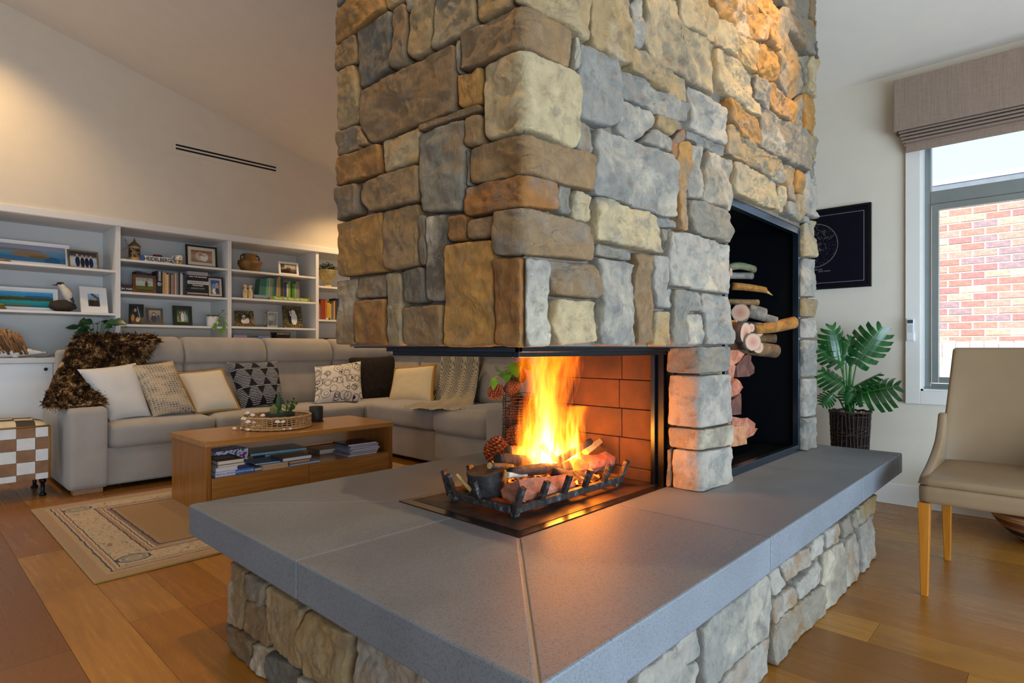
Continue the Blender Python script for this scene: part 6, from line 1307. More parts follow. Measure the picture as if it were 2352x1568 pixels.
def monstera(tip, base, size, roll, droop, parent, up):
    """split leaf: ribs of lobes on either side of a midrib, joined near the midrib"""
    d = (tip-base).normalized(); s_ = d.cross(up).normalized(); n = s_.cross(d).normalized()
    def pt(q, w_, side):  # q along the midrib 0..1, w_ sideways
        c_ = base+(tip-base)*q-n*droop*size*q*q*.5
        return c_+s_*side*w_-n*abs(w_)*abs(w_)/size*1.1
    mb = MB(); L = (tip-base).length; wid = lambda q: size*.56*math.sin(math.pi*min(1, (q*.93+.12)))**.65
    K = 7
    for side in (1, -1):
        for k in range(K):
            qa, qb = k/K*.96-.02, (k+1)/K*.96-.02; fw = .20+.1*k/K
            g = .012 if k < K-1 else .0
            rows = []
            for j in range(7):
                w_ = j/6; sh = fw*w_*(.35+.65*w_)*.55 - (.14*(1-k/2.2)*w_ if k < 2.2 else 0)
                lo = qa+sh; hi = qb+sh-(.020*w_ if w_ > .5 else 0)
                if w_ > .5: lo += .006*w_
                if j == 6: m_ = (lo+hi)/2; lo = m_-.05; hi = m_+.045
                W = wid((qa+qb)/2)*w_*(1 if j < 6 else 1.0)
                rows.append((pt(max(-.1, lo), W, side), pt(min(1.02, hi), W, side)))
            for a, b_ in zip(rows, rows[1:]): mb.add([a[0], a[1], b_[1], b_[0]], [(0, 1, 2, 3) if side > 0 else (3, 2, 1, 0)])
    lf = mb.build('leaf', MLF, parent, True)
    MB().tube([pt(q, 0, 1)+n*.001 for q in (-.02, .2, .4, .6, .8, .98)], [.0028, .0025, .002, .0017, .0014, .001], 5).build('midrib', plain('#4c8a3a', .4), lf, True)
    return pt(-.02, 0, 1)
def PP(px, py, dx_=0): return onX(px, py, 4.12+dx_)
VW = Vector((-.75, -.55, .35))
for b_, t_, sz, up in (((1928, 828), (1913, 742), .16, VW), ((1943, 835), (1958, 770), .13, VW), ((1968, 836), (2033, 748), .21, VW), ((1968, 905), (2068, 880), .22, VW+Vector((0, 0, .4))), ((1955, 892), (2022, 852), .13, Vector((-.3, -.2, 1))), ((1935, 836), (1886, 786), .15, VW+Vector((0, 0, .3))), ((1945, 890), (1886, 842), .16, VW+Vector((0, 0, .4))), ((1960, 892), (1945, 930), .11, VW), ((1912, 905), (1886, 932), .10, VW), ((1962, 895), (1984, 928), .09, VW)):
    dd = random.Random(b_[0]).uniform(-.05, .06)
    A, B = PP(*b_, dd*.3), PP(*t_, dd); e = monstera(B, A, sz*1.0, 0, .25, mo, up)
    root = bcx+Vector((random.uniform(-.02, .02), random.uniform(-.02, .02), .57)); mid = root.lerp(e, .55)+Vector((0, 0, .03)); MB().tube([root, mid, e], [.006, .005, .004], 6).build('stalk', plain('#3a7a34', .45), mo, True)
MB().tube([bcx+Vector((0, 0, .56)), bcx+Vector((.0, .005, .70)), bcx+Vector((-.005, .0, .82)), bcx+Vector((-.01, -.005, .90))], [.013, .011, .009, .007], 8).build('trunk', plain('#3f8a3a', .45), mo, True)
# ---------------------------------------------------------------- leather dining chair
LEA = plain('#8a7154', .34, var=.05, scale=10, bump=.06, bscale=260); CW = wood('chair_oak', '#9a5a14', '#b06c1e', '#c07c2c', 'z')
dc = thing('dining_chair', 'beige leather dining chair with tapered oak legs beside the hearth', 'chair', (3.13, .19, 0))
cy0, cy1 = -.045, .432
rb(2.842, 3.45, cy0+.01, cy1-.005, .445, .487, .018, .006).build('seat', LEA, dc, True)
rb(2.835, 3.46, cy0, cy1, .378, .456, .022).build('seat_rail', LEA, dc, True)
MB().tube([(2.848, cy0+.01, .458), (2.848, cy1-.012, .458), (2.86, cy1-.002, .458), (3.4, cy1-.002, .458)], .0035, 6).build('piping', LEA, dc, True)
def bx_(z): q = (z-.43)/.58; return 3.355+.16*q
def back(u, v, side):
    z = .43+.577*v; wtop = .405; hw0 = (cy1-cy0)/2; yc = (cy0+cy1)/2
    hw = hw0+(.198-hw0)*min(1, v*1.0)**.8; y = yc+(2*u-1)*hw
    x = bx_(z)-.035*abs(2*u-1)**3*(1-v)+.012*(1-(2*u-1)**2)
    if v > .97: z -= (v-.97)*.1
    return Vector((x+(0 if side > 0 else .062-.02*v), y, z))
mb = MB(); mb.grid(lambda u, v: back(u, v, 1), 16, 18); mb.grid(lambda u, v: back(u, v, -1), 16, 18)
n0 = 16*18
for j in range(17):
    for i in (0, 15): a, b_ = j*16+i, (j+1)*16+i; mb.f.append((a, b_, n0+b_, n0+a))
for i in range(15):
    for j in (0, 17): a, b_ = j*16+i, j*16+i+1; mb.f.append((a, b_, n0+b_, n0+a))
mb.build('backrest', LEA, dc, True, bevel=.014, seg=3)
wp = [(2.86, .452), (2.862, .478), (2.90, .488), (3.0, .505), (3.1, .530), (3.18, .556), (3.26, .588), (3.32, .64), (3.36, .70), (3.40, .70), (3.42, .452)]
for ya, yb in ((cy1-.034, cy1-.002), (cy0+.002, cy0+.034)):
    MB().loft([[(x, y+(0), z) for x, z in wp] for y in (ya, yb)]).build('side_wing', LEA, dc, True, bevel=.010, seg=3)
for (x, y, tx_, ty_) in ((2.875, cy1-.02, 0, 0), (2.875, cy0+.02, 0, 0), (3.40, cy1-.03, .03, 0), (3.40, cy0+.03, .03, 0)):
    a = .021; b_ = .0125
    MB().loft([[(x+sx_*a, y+sy_*a, .38) for sx_, sy_ in ((-1, -1), (1, -1), (1, 1), (-1, 1))], [(x+tx_+sx_*b_, y+ty_+sy_*b_, .0) for sx_, sy_ in ((-1, -1), (1, -1), (1, 1), (-1, 1))]]).build('leg', CW, dc, bevel=.003)
# ---------------------------------------------------------------- striped straw basket under the chair
sb = thing('straw_basket', 'round striped straw basket on the floor behind the chair', 'basket', (4.08, .03, 0))
t = NT('striped_straw'); z_ = t.sep(t.coords())[2]; n = t.noise(t.coords((3, 3, 60)), 6, 4)
t.set(t.mix(t.ramp(n, [(.3, .4), (.6, 0)]), t.ramp(t.math('DIVIDE', t.math('ADD', z_, t.math('MULTIPLY', t.noise(t.coords(), 3, 2), .03)), .32), [(0, hexc('#7a4a2c')), (.10, hexc('#b5824a')), (.17, hexc('#3a1c22')), (.27, hexc('#b5824a')), (.34, hexc('#8a4a2c')), (.42, hexc('#c2935a')), (.52, hexc('#6b2c24')), (.60, hexc('#c2935a')), (.8, hexc('#7a3c28')), (.9, hexc('#b5824a'))], 'CONSTANT'), hexc('#5a3a22')), .75); t.bump(n, .5, .004)
STR = t.m
for k in range(22):
    q = k/21; r_ = .10+.165*math.sin(min(1, q*1.5+.12)*math.pi/2); z = .008+.0135*k
    MB().tube([Vector((4.08+r_*math.cos(6.2832*j/48), .03+r_*math.sin(6.2832*j/48), z)) for j in range(49)], .0085, 7, False).build('coil', STR, sb, True)
MB().lathe([(.001, .004), (.10, .004), (.10, .012), (.001, .012)], 32, (4.08, .03, 0)).build('base', STR, sb, True)
# ---------------------------------------------------------------- fire grate
IRON = NT('burnt_iron'); v = IRON.coords(); n = IRON.noise(v, 40, 6, .7)
IRON.set(IRON.ramp(n, [(.35, hexc('#1d1715')), (.55, hexc('#3a2f2a')), (.68, hexc('#6f7a84'))]), IRON.ramp(n, [(.3, .75), (.7, .4)]), .4); IRON.bump(n, .5, .004); IRON = IRON.m
GX0, GX1, GY0, GY1, GZ = 1.293, 1.886, 1.211, 1.515, .512
gr = thing('fire_grate', 'cast-iron fire grate with upright angled prongs', 'fire grate', (GX0, GY0, .484))
for (a, b_, c_, d_) in ((GX0, GX1, GY0-.011, GY0+.011), (GX0, GX1, GY1-.011, GY1+.011), (GX0-.011, GX0+.011, GY0+.011, GY1-.011), (GX1-.011, GX1+.011, GY0+.011, GY1-.011)): box('bar', IRON, gr, a, b_, c_, d_, GZ-.012, GZ+.012, .003)
for k in range(1, 6): box('cross_bar', IRON, gr, GX0+.1*k-.007, GX0+.1*k+.007, GY0, GY1, GZ-.008, GZ+.006, .002)
for x in (GX0+.02, GX1-.02):
    for y in (GY0+.012, GY1-.012): box('foot', IRON, gr, x-.012, x+.012, y-.009, y+.009, .4838, GZ-.012, .002)
def prong(p, d):
    p = Vector(p); d = Vector(d); t_ = d.normalized(); s_ = (t_.cross(Vector((0, 0, 1)))).normalized()*.011; u = s_.cross(t_).normalized()*.008
    MB().loft([[q+s_+u, q-s_+u, q-s_-u, q+s_-u] for q in (p, p+d)]).build('prong', IRON, gr, bevel=.002)
for k in range(6): prong((GX0+.008+(GX1-GX0-.016)*k/5, GY0, GZ), (.0, -.030, .072))
for k in range(6): prong((GX0+.008+(GX1-GX0-.016)*k/5, GY1, GZ), (.0, .030, .072))
prong((GX0, GY1-.03, GZ), (-.028, 0, .070)); prong((GX0, GY0+.15, GZ), (-.028, 0, .068))
# ---------------------------------------------------------------- burning logs
def barkmat(name, a, b_, c_, sc=1, axis=(1, 1, 1), rough=.85, bs=.8):
    t = NT(name); v = t.coords(axis, jitter=True); n = t.noise(v, 18*sc, 7, .7, .5); t.set(t.ramp(n, [(.3, hexc(a)), (.5, hexc(b_)), (.7, hexc(c_))]), rough); t.bump(n, bs, .008); return t.m
CHAR = barkmat('charred_wood', '#0c0b0c', '#1b1718', '#3b3432'); REDW = barkmat('red_split_wood', '#6b3626', '#98583f', '#b98166', 1, (1, 1, 1)); BARKB = barkmat('brown_bark', '#3a2616', '#5f4325', '#84643c'); BARKG = barkmat('grey_bark', '#4a443c', '#6f675c', '#8d8578'); PALEW = barkmat('pale_split_wood', '#8a642f', '#b08a4c', '#c9a86c'); BARKO = barkmat('orange_bark', '#6b3f18', '#94601f', '#b07c34')
t = NT('ember'); n = t.noise(t.coords(jitter=True), 38, 5, .65); t.set(t.ramp(n, [(.4, hexc('#0b0908')), (.6, hexc('#3a1a0c'))]), .9); t.l(t.ramp(n, [(.52, (0, 0, 0, 1)), (.60, (1, .12, .01, 1)), (.72, (1, .45, .08, 1))]), t.b.inputs['Emission Color']); t.b.inputs['Emission Strength'].default_value = 6; EMB = t.m
t = NT('end_grain'); tc = t.coords((1, 1, 1), 'UV'); x, y, _ = t.sep(tc); r_ = t.math('SQRT', t.math('ADD', t.math('POWER', t.math('SUBTRACT', x, .5), 2), t.math('POWER', t.math('SUBTRACT', y, .5), 2)))
rg_ = t.math('SINE', t.math('MULTIPLY', t.math('ADD', r_, t.math('MULTIPLY', t.noise(tc, 5, 3), .06)), 95))
t.set(t.mix(t.ramp(rg_, [(.3, .3), (.8, 0)]), t.ramp(r_, [(0, hexc('#a0685a')), (.25, hexc('#b58672')), (.40, hexc('#b89c82')), (.5, hexc('#94826a'))]), hexc('#8f6a58')), .8); ENDG = t.m
def log(name, label, p0, p1, r0, r1, bark, end=None, sides=14, rough=.10, group=None, shape=None, bend=0, cat='log', roll=0, seed=1, parts=True):
    """a log from p0 to p1; shape = list of radius factors round the section for split wood; end grain discs are parts"""
    p0, p1 = Vector(p0), Vector(p1); R = random.Random(seed); ax = (p1-p0).normalized(); a = ax.cross(Vector((0, 0, 1))); a = a.normalized() if a.length > 1e-3 else Vector((1, 0, 0)); b_ = a.cross(ax)
    base = Vector((min(p0.x, p1.x), (p0.y+p1.y)/2, min(p0.z, p1.z)-max(r0, r1)))
    o = thing(name, label, cat, (p0+p1)/2, group); n = sides; K = 8; rings = []
    for k in range(K+1):
        q = k/K; c_ = p0.lerp(p1, q)+b_*bend*math.sin(math.pi*q); rr_ = r0+(r1-r0)*q; ring = []
        for j in range(n):
            th = 2*math.pi*j/n+roll; f = 1+rough*fnz(math.cos(th)*1.6+seed*3, math.sin(th)*1.6, q*3, 3)
            if shape: f *= shape[int(j*len(shape)/n) % len(shape)] if False else shape[j % len(shape)]
            ring.append(c_+(a*math.cos(th)+b_*math.sin(th))*rr_*f)
        rings.append(ring)
    MB().loft(rings, caps=True).build('bark', bark, o, not shape)
    if end:
        for ring, sgn in ((rings[0], -1), (rings[-1], 1)):
            c_ = sum(ring, Vector())/n; mb = MB(); pts = [c_+(p-c_)*.97+ax*sgn*.0012 for p in ring]
            mb.add([c_+ax*sgn*.0012]+pts, [(0, 1+j, 1+(j+1) % n) for j in range(n)])
            mb.uv = [c2 for j in range(n) for c2 in ((.5, .5), (.5+.5*math.cos(2*math.pi*j/n), .5+.5*math.sin(2*math.pi*j/n)), (.5+.5*math.cos(2*math.pi*(j+1)/n), .5+.5*math.sin(2*math.pi*(j+1)/n)))]
            mb.build('end_grain', end, o, recalc=False)
    return o
zg = lambda x, y: (1000+x/5.113, 980+y/5.113)
G5 = 'firewood burning on the grate'
SP = [1.05, .95, 1.0, .7, .8, .75, 1.1, 1.0, .72, .8, .78, 1.0]
# charred upright stump
c0 = onZ(*zg(640, 720), .525)
c0 = Vector((1.36, 1.39, .526))
log('firewood_log', 'thick charred round log standing at the open end of the grate', c0, c0+Vector((-.012, .0, .072)), .066, .064, CHAR, BARKB, 26, .12, G5, seed=3)
log('firewood_log', 'split red-brown log lying along the front prongs', onY(*zg(900, 770), 1.265), onY(*zg(1510, 665), 1.275), .044, .042, REDW, None, 12, .22, G5, SP, 0, seed=5)
log('firewood_log', 'split pinkish log glowing at its far end beside the firebricks', onY(*zg(1620, 500), 1.34), onY(*zg(2060, 420), 1.36), .040, .048, REDW, None, 12, .22, G5, SP, 0, seed=8, roll=.6)
log('firewood_log', 'blackened log lying across the top of the charred stump', onY(*zg(730, 395), 1.42), onY(*zg(1160, 430), 1.40), .024, .022, CHAR, None, 12, .2, G5, None, .006, seed=9)
log('firewood_log', 'half-burnt log at the back of the grate behind the flames', onY(*zg(850, 290), 1.50), onY(*zg(1350, 330), 1.50), .022, .024, BARKB, None, 12, .15, G5, None, 0, seed=10)
log('firewood_log', 'long charred log with glowing cracks on top of the red log', onY(*zg(880, 540), 1.31), onY(*zg(1560, 480), 1.33), .017, .020, CHAR, None, 12, .25, G5, None, .004, seed=12)
log('firewood_log', 'charred log bridging the middle of the grate under the flames', onY(*zg(1380, 560), 1.30), onY(*zg(1720, 600), 1.30), .024, .022, CHAR, None, 12, .2, G5, None, 0, seed=13)
log('kindling_stick', 'pale split kindling stick leaning by the stump', onY(*zg(430, 755), 1.40), onY(*zg(255, 560), 1.46), .011, .006, PALEW, None, 6, .1, G5, [1, .8, 1.1], 0, seed=14)
log('kindling_stick', 'squared burning stick slanting up through the flames', onY(*zg(1450, 390), 1.33), onY(*zg(1820, 170), 1.37), .015, .013, CHAR, None, 8, .12, G5, None, 0, seed=15)
log('kindling_stick', 'thin split stick crossing to the firebrick side with burnt tip', onY(*zg(1760, 300), 1.36), onY(*zg(1985, 130), 1.40), .017, .014, PALEW, None, 8, .1, G5, [1, .7, 1, .8], 0, seed=16)
log('kindling_stick', 'dark branch stub with pale cut end resting on the stump', onY(*zg(640, 455), 1.36), onY(*zg(900, 470), 1.38), .011, .010, CHAR, PALEW, 10, .12, G5, None, 0, seed=17)
log('kindling_stick', 'whitish bark stick poking out over the red log', onY(*zg(840, 565), 1.295), onY(*zg(1060, 570), 1.31), .010, .009, barkmat('white_bark', '#6b6a62', '#a3a294', '#c4c4b4'), PALEW, 10, .12, G5, None, 0, seed=18)
log('kindling_stick', 'burning stick leaning the other way in the heart of the fire', onY(*zg(1250, 215), 1.38), onY(*zg(1420, 400), 1.34), .011, .012, BARKO, None, 8, .12, G5, None, 0, seed=19)
eb = thing('ember_bed', 'glowing ember bed under the burning logs', 'embers', (1.58, 1.36, .52))
MB().grid(lambda u, v: Vector((1.36+.46*u, 1.245+.235*v, .518+.042*math.sin(math.pi*u)**.5*math.sin(math.pi*v)**.5+.016*fnz(u*9, v*6, 2, 3))), 46, 26).build('embers', EMB, eb, False); eb['kind'] = 'stuff'
# ---------------------------------------------------------------- flames
def flame(name, label, base, h, rx, ry, lean, dens, seed, bright):
    """a tapered body of glowing gas: noise-torn emission inside a flame-shaped hull"""
    t = NT('flame_gas'); t.t.nodes.remove(t.b); tc = t.n('TexCoord'); mp = t.n('Mapping'); t.l(tc.outputs['Object'], mp.inputs['Vector'])
    x, y, z = t.sep(tc.outputs['Object'])
    q = t.math('DIVIDE', z, h, True)
    # sway of the column
    nz = t.n('TexNoise'); nz.inputs['Scale'].default_value = 1; nz.inputs['Detail'].default_value = 2
    mp2 = t.n('Mapping'); mp2.inputs['Scale'].default_value = (7, 7, 5); mp2.inputs['Location'].default_value = (seed, seed*1.7, 0); t.l(tc.outputs['Object'], mp2.inputs['Vector']); t.l(mp2.outputs[0], nz.inputs['Vector'])
    sw = t.n('VectorMath', operation='SUBTRACT'); sw.inputs[1].default_value = (.5, .5, .5); t.l(nz.outputs['Color'], sw.inputs[0]); sx_, sy_, _ = t.sep(sw.outputs[0])
    X = t.math('ADD', t.math('SUBTRACT', x, t.math('MULTIPLY', q, lean)), t.math('MULTIPLY', sx_, t.math('MULTIPLY', q, .10)))
    Y = t.math('ADD', y, t.math('MULTIPLY', sy_, t.math('MULTIPLY', q, .08)))
    wid = t.n('FloatCurve'); cv = wid.mapping.curves[0]
    for p in ((.0, .55), (.12, .95), (.35, .90), (.65, .80), (1.0, .66)): cv.points.new(*p)
    wid.mapping.update(); t.l(q, wid.inputs['Value'])
    ex = t.math('DIVIDE', t.math('DIVIDE', X, rx), wid.outputs[0]); ey = t.math('DIVIDE', t.math('DIVIDE', Y, ry), wid.outputs[0])
    rr_ = t.math('SQRT', t.math('ADD', t.math('MULTIPLY', ex, ex), t.math('MULTIPLY', ey, ey)))
    st = t.n('TexNoise'); st.inputs['Scale'].default_value = 1; st.inputs['Detail'].default_value = 4; st.inputs['Roughness'].default_value = .6; st.inputs['Distortion'].default_value = .9
    mp3 = t.n('Mapping'); mp3.inputs['Scale'].default_value = (34, 34, 5.5); mp3.inputs['Location'].default_value = (seed*3, seed, seed*.4)
    cb_ = t.n('CombineXYZ'); t.l(X, cb_.inputs[0]); t.l(Y, cb_.inputs[1]); t.l(z, cb_.inputs[2]); t.l(cb_.outputs[0], mp3.inputs['Vector']); t.l(mp3.outputs[0], st.inputs['Vector'])
    body = t.math('SUBTRACT', 1.05, rr_)
    field = t.math('ADD', body, t.math('MULTIPLY', t.math('SUBTRACT', st.outputs['Fac'], .52), t.math('ADD', 2.2, t.math('MULTIPLY', q, 2.6))))
    field = t.math('MULTIPLY', field, t.math('GREATER_THAN', body, 0.0))
    den = t.ramp(field, [(.05, 0.), (.35, .25), (.75, .75), (1.0, 1.0)])
    hot = t.math('MULTIPLY', den, t.math('SUBTRACT', 1.15, q), True)
    col = t.ramp(hot, [(0, (1, .10, .0, 1)), (.25, (1, .24, .008, 1)), (.6, (1, .42, .04, 1)), (.9, (1, .72, .28, 1))])
    em = t.n('Emission'); t.l(col, em.inputs['Color'])
    core = t.math('ADD', .55, t.math('MULTIPLY', t.math('POWER', t.math('SUBTRACT', 1.0, q), 2.0), 2.0))
    t.l(t.math('MULTIPLY', t.math('MULTIPLY', den, core), dens), em.inputs['Strength']); t.l(em.outputs[0], t.out.inputs['Volume'])
    o = thing(name, label, 'flame', base, 'flames of the log fire')
    hb_ = MB().lathe([(1.0, 0), (1.12, .12*h), (1.1, .4*h), (1.05, .7*h), (.95, h)], 20)
    hb_.v = [Vector((p.x*rx*1.15+lean*p.z/h, p.y*ry*1.15, p.z)) for p in hb_.v]
    ob = hb_.build('burning_gas', t.m, o, True, local=True); return o
flame('flame', 'tall main yellow-orange flame rising to the chimney hood', (1.635, 1.37, .548), .425, .155, .095, .01, 50, 2.0, 1)
flame('flame', 'smaller flickering flame beside the glowing firebricks', (1.775, 1.355, .575), .205, .058, .05, .012, 70, 5.0, 1)
light('fire_glow', 'POINT', (1.67, 1.37, .60), 27, (1.0, .30, .03), shadow_soft_size=.07)
light('fire_glow', 'POINT', (1.75, 1.25, .64), 6, (1.0, .25, .015), shadow_soft_size=.04)
light('fire_glow', 'POINT', (1.78, 1.36, .64), 5, (1.0, .27, .02), shadow_soft_size=.05)
# ---------------------------------------------------------------- firewood in the niche
zl = lambda x, y: (1660+x/6.03, 580+y/6.03); zm = lambda x, y: (1660+x/5.6, 780+y/5.6)
G6 = 'round logs stacked in the niche'; G7 = 'split red logs stacked in the niche'
def rlog(lab, e, Y, r, dx_=-.05, dy_=.28, dz_=0, bark=None, seed=1, end=True, r1=None, bend=0):
    p = onY(*zl(*e), Y); q = p+Vector((dx_, dy_, dz_)); log('firewood_log', lab, q, p, r1 or r, r, bark or BARKB, ENDG if end else None, 18, .07, G6, None, bend, seed=seed)
rlog('large round log end facing out, high in the niche stack', (245, 830), 1.10, .042, .27, .11, .0, BARKG, 41)
rlog('greenish curved branch highest in the niche stack', (440, 228), 1.12, .018, -.17, .12, -.035, barkmat('green_bark', '#4a4a34', '#6a6a4c', '#8a8460'), 42, bend=.03)
rlog('thin dark branch just below the curved branch', (410, 322), 1.14, .0165, -.15, .12, .0, BARKG, 43)
p = onY(*zl(130, 465), 1.20); q = onY(*zl(590, 520), 1.10); log('firewood_log', 'brown branch with a splintered end above the round logs', p, q, .020, .015, BARKO, None, 14, .12, G6, None, .004, seed=44)
p = q; MB().loft([[q+Vector((0, .002*math.cos(a), .012*math.sin(a))) for a in [k*1.256 for k in range(5)]], [onY(*zl(690, 590), 1.09)+Vector((0, .001*math.cos(a), .002*math.sin(a))) for a in [k*1.256 for k in range(5)]]]).build('splinter', PALEW, [o for o in C.objects if o.get('label') == 'brown branch with a splintered end above the round logs'][0])
rlog('small log end peeping out above the large round log', (490, 692), 1.08, .0145, -.16, .14, .004, BARKB, 45)
p = onY(*zl(340, 800), 1.12); q = onY(*zl(575, 860), 1.06); log('firewood_log', 'grey log pointing along the niche, right of the large round end', p, q, .034, .032, BARKG, ENDG, 16, .06, G6, None, 0, seed=46)
p = onY(*zl(500, 880), 1.10); q = onY(*zl(748, 945), 1.03); log('firewood_log', 'pale grey log behind the grey log', p, q, .021, .020, BARKG, ENDG, 14, .06, G6, None, 0, seed=47)
p = onY(*zl(420, 1060), 1.10); q = onY(*zl(985, 966), .985); log('firewood_log', 'long orange-brown log reaching furthest across the niche', p, q, .026, .030, BARKO, ENDG, 16, .08, G6, None, -.006, seed=48)
rlog('pink oval log end in the middle of the niche stack', (315, 1110), 1.05, .048, .03, .26, .02, barkmat('dark_bark', '#241610', '#3c261a', '#5a3a26'), 49)
rlog('slim pink log end between two larger ends', (400, 1040), 1.09, .021, .08, .26, .0, BARKG, 50)
rlog('tilted pink log end right of the middle of the stack', (515, 1068), 1.08, .036, .05, .25, .03, BARKG, 51)
rlog('pale-rimmed log end low in the niche stack', (420, 1238), 1.02, .040, .16, .22, .01, BARKG, 52)
rlog('small pale-rimmed log end beneath the other ends', (492, 1312), 1.03, .028, .14, .23, .01, BARKB, 53)
rlog('small log end behind the tilted logs', (735, 1188), 1.045, .021, -.10, .14, .0, BARKB, 54)
rlog('broken ochre log end among the tilted ends', (585, 1195), 1.12, .014, -.10, .2, .0, BARKO, 55)
p = onY(*zl(60, 1240), 1.14); q = onY(*zl(728, 1362), 1.03); log('firewood_log', 'large brown log lowest of the round logs, oval end outwards', p, q, .038, .033, BARKB, ENDG, 18, .05, G6, None, -.006, seed=56)
rlog('dark log wedged at the pier side of the niche stack', (190, 990), 1.10, .020, -.05, .25, 0, BARKO, 57); rlog('half hidden pale log end against the pier, middle height', (125, 1110), 1.05, .026, -.02, .25, 0, BARKG, 58); rlog('half hidden log end against the pier, top of the stack', (112, 270), 1.10, .020, -.02, .25, 0, BARKG, 59)
def splitblock(lab, poly, Y, dep, m, seed):
    R = random.Random(seed); P = [onY(*zm(*p), Y) for p in poly]; c_ = sum(P, Vector())/len(P); o = thing('firewood_log', lab, 'log', Vector((c_.x, Y, min(p.z for p in P))), G7)
    rings = []
    for k in range(6):
        q = k/5; rings.append([p+Vector((-.03*q+.006*R.uniform(-1, 1), dep*q, .005*R.uniform(-1, 1)))+(c_-p)*.05*R.random() for p in P])
    MB().loft(rings).build('split_wood', m, o)
REDD = barkmat('dark_red_wood', '#3a1f18', '#5a3226', '#7a4836')
splitblock('red split log directly under the large brown round log', [(90, 130), (200, 125), (285, 180), (220, 270), (150, 325), (90, 345)], 1.04, .25, REDW, 61)
splitblock('dark wedge-shaped split log with pale side face', [(175, 480), (170, 340), (290, 200), (365, 190), (372, 270), (410, 350), (410, 420), (340, 478)], 1.09, .24, REDD, 62)
splitblock('pointed salmon split log halfway down the niche', [(95, 740), (110, 560), (190, 492), (225, 545), (270, 620), (215, 690), (110, 750)], 1.03, .26, REDW, 63)
splitblock('ridged brown split log under the pointed one', [(100, 980), (105, 770), (235, 690), (248, 800), (245, 970)], 1.06, .24, REDD, 64)
splitblock('big broad red split log near the niche floor', [(110, 1100), (130, 985), (250, 1010), (325, 1000), (420, 1080), (425, 1135), (450, 1150), (400, 1230), (310, 1285), (200, 1285)], 1.10, .22, REDW, 65)
splitblock('square-ended split log lowest in the niche, front', [(95, 1375), (100, 1120), (230, 1105), (298, 1120), (312, 1330), (180, 1378)], 1.03, .20, barkmat('tan_red_wood', '#6b4028', '#a06a44', '#bb8a62'), 66)
splitblock('narrow split log upright against the pier', [(60, 740), (60, 340), (140, 320), (175, 330), (135, 500), (110, 740)], 1.08, .2, REDW, 67)
splitblock('narrow split log low against the pier', [(60, 1270), (60, 930), (115, 935), (110, 1110), (100, 1270)], 1.07, .2, REDW, 68)
# ---------------------------------------------------------------- wire basket of pine cones and pothos behind the fire
bk = thing('wire_basket', 'tall dark coiled-wire basket standing behind the fire', 'basket', (2.150, 1.975, .4825)); bc_ = Vector((2.150, 1.975, .4825)); WIR = plain('#5a4636', .5, .3, .2, 30)
pr = lambda q: .088-.004*q
for k in range(21):
    q = k/20; MB().tube([bc_+Vector((pr(q)*math.cos(6.2832*j/40), pr(q)*math.sin(6.2832*j/40), .012+.275*q+.004*math.sin(j*.3+k))) for j in range(41)], .0024, 6, False).build('wire_hoop', WIR, bk, True)
for k in range(8): a = 6.283*k/8+.2; MB().tube([bc_+Vector((pr(0)*.97*math.cos(a), pr(0)*.97*math.sin(a), 0)), bc_+Vector((pr(1)*.97*math.cos(a), pr(1)*.97*math.sin(a), .292))], .003, 6).build('upright', WIR, bk, True)
MB().lathe([(.001, 0), (.086, 0), (.086, .006), (.001, .006)], 28, bc_).build('base', plain('#3a2a20', .8), bk)
PCN = plain('#7a4526', .55, var=.35, scale=50)
def pinecone(lab, c, L, r, d, grp='pine cones in and by the wire basket'):
    c = Vector(c); d = Vector(d).normalized(); M_ = Matrix.Translation(c) @ d.to_track_quat('Z', 'Y').to_matrix().to_4x4()
    o = thing('pine_cone', lab, 'pine cone', c, grp); MB().lathe([(.002, -L*.5), (r*.6, -L*.42), (r*.8, -L*.1), (r*.6, L*.25), (r*.2, L*.48), (.001, L*.5)], 14).xf(M_).build('core', plain('#3a2014', .8), o, True)
    mb = MB(); N_ = 110
    for i in range(N_):
        q = i/N_; a = i*2.39996; z = L*(-.46+.94*q); rr_ = r*math.sin(math.pi*(q*.86+.12))**.7; ca, sa = math.cos(a), math.sin(a)
        p = Vector((ca*rr_*.55, sa*rr_*.55, z)); tip = Vector((ca*rr_*1.06, sa*rr_*1.06, z+L*.07)); s_ = Vector((-sa, ca, 0))*r*.20; u = Vector((0, 0, 1))*r*.09
        mb.add([p+s_*.6, p-s_*.6, tip-s_-u, tip+s_-u, tip+u, tip*1.05+u*.4], [(0, 1, 2, 3), (0, 3, 4), (1, 4, 2), (0, 4, 1), (2, 5, 3), (3, 5, 4), (4, 5, 2)])
    ob = mb.xf(M_).build('scales', PCN, o, False, recalc=False); ob['kind'] = 'stuff'
ze = lambda x, y: (1100+x/5.229, 800+y/5.229)
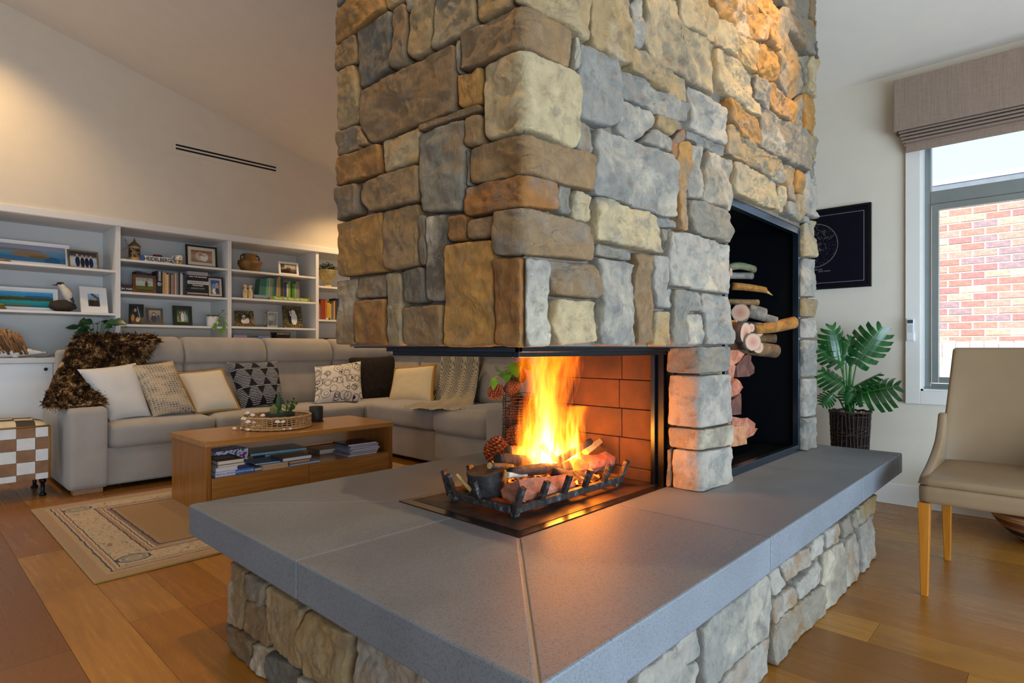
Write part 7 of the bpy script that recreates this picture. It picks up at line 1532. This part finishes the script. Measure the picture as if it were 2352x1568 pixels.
pinecone('pine cone overhanging the basket rim, furthest out', onY(*ze(205, 520), 1.99), .085, .036, (-.8, .2, -.35)); pinecone('pine cone lying on the basket rim', onY(*ze(395, 470), 1.93), .085, .032, (.8, -.1, .2))
pinecone('dark pine cone upright above the basket rim', onY(*ze(430, 320), 2.0), .08, .030, (.1, 0, 1)); pinecone('pine cone behind the upright one, inside the basket', onY(*ze(500, 330), 2.02), .075, .03, (.2, .1, 1))
pinecone('large pine cone standing on the slab beside the grate', onZ(1140, 1070, .482)+Vector((0, 0, .064)), .125, .054, (.1, 0, 1)); pinecone('pine cone on the slab against the foot of the basket', onY(*ze(440, 1050), 1.84)+Vector((0, 0, .0)), .10, .044, (.3, -.2, 1)); pinecone('small pine cone in front of the large one', onZ(1163, 1072, .482)+Vector((0, 0, .036)), .07, .034, (.5, -.4, .5))
R = random.Random(2)
for k in range(14): a = R.uniform(0, 6.28); q = R.uniform(.1, .85); pinecone('pine cone inside the coiled-wire basket', bc_+Vector((.045*math.cos(a), .045*math.sin(a), .04+.24*k/14)), .07, .03, (R.uniform(-1, 1), R.uniform(-1, 1), R.uniform(-.3, .3)), 'pine cones filling the wire basket')
ph = thing('pothos_sprig', 'bright green pothos leaves rising from the wire basket', 'plant', bc_+Vector((0, 0, .29)))
LB = plain('#48761c', .3, var=.35, scale=30)
for e, d, L, w_ in (((300, 290), (-.3, -.5, -.2), .07, .032), ((400, 170), (-.1, -.4, -.5), .07, .034), ((190, 350), (-.4, -.2, -.8), .05, .018), ((335, 380), (.2, -.4, -.6), .05, .022), ((480, 160), (.4, -.4, -.2), .07, .030), ((250, 260), (-.5, -.3, .1), .06, .026)):
    p = onY(*ze(*e), 1.95); MB().tube([bc_+Vector((0, 0, .27)), (bc_+Vector((-.02, 0, .36))).lerp(p, .5)+Vector((0, 0, .04)), p], .0025, 6).build('stem', STEMG, ph, True)
    leafmesh(MB(), p, Vector(d), L, w_, up=Vector((-.5, -.7, .6)), bend=.25, n=8).build('leaf', LB, ph, True)
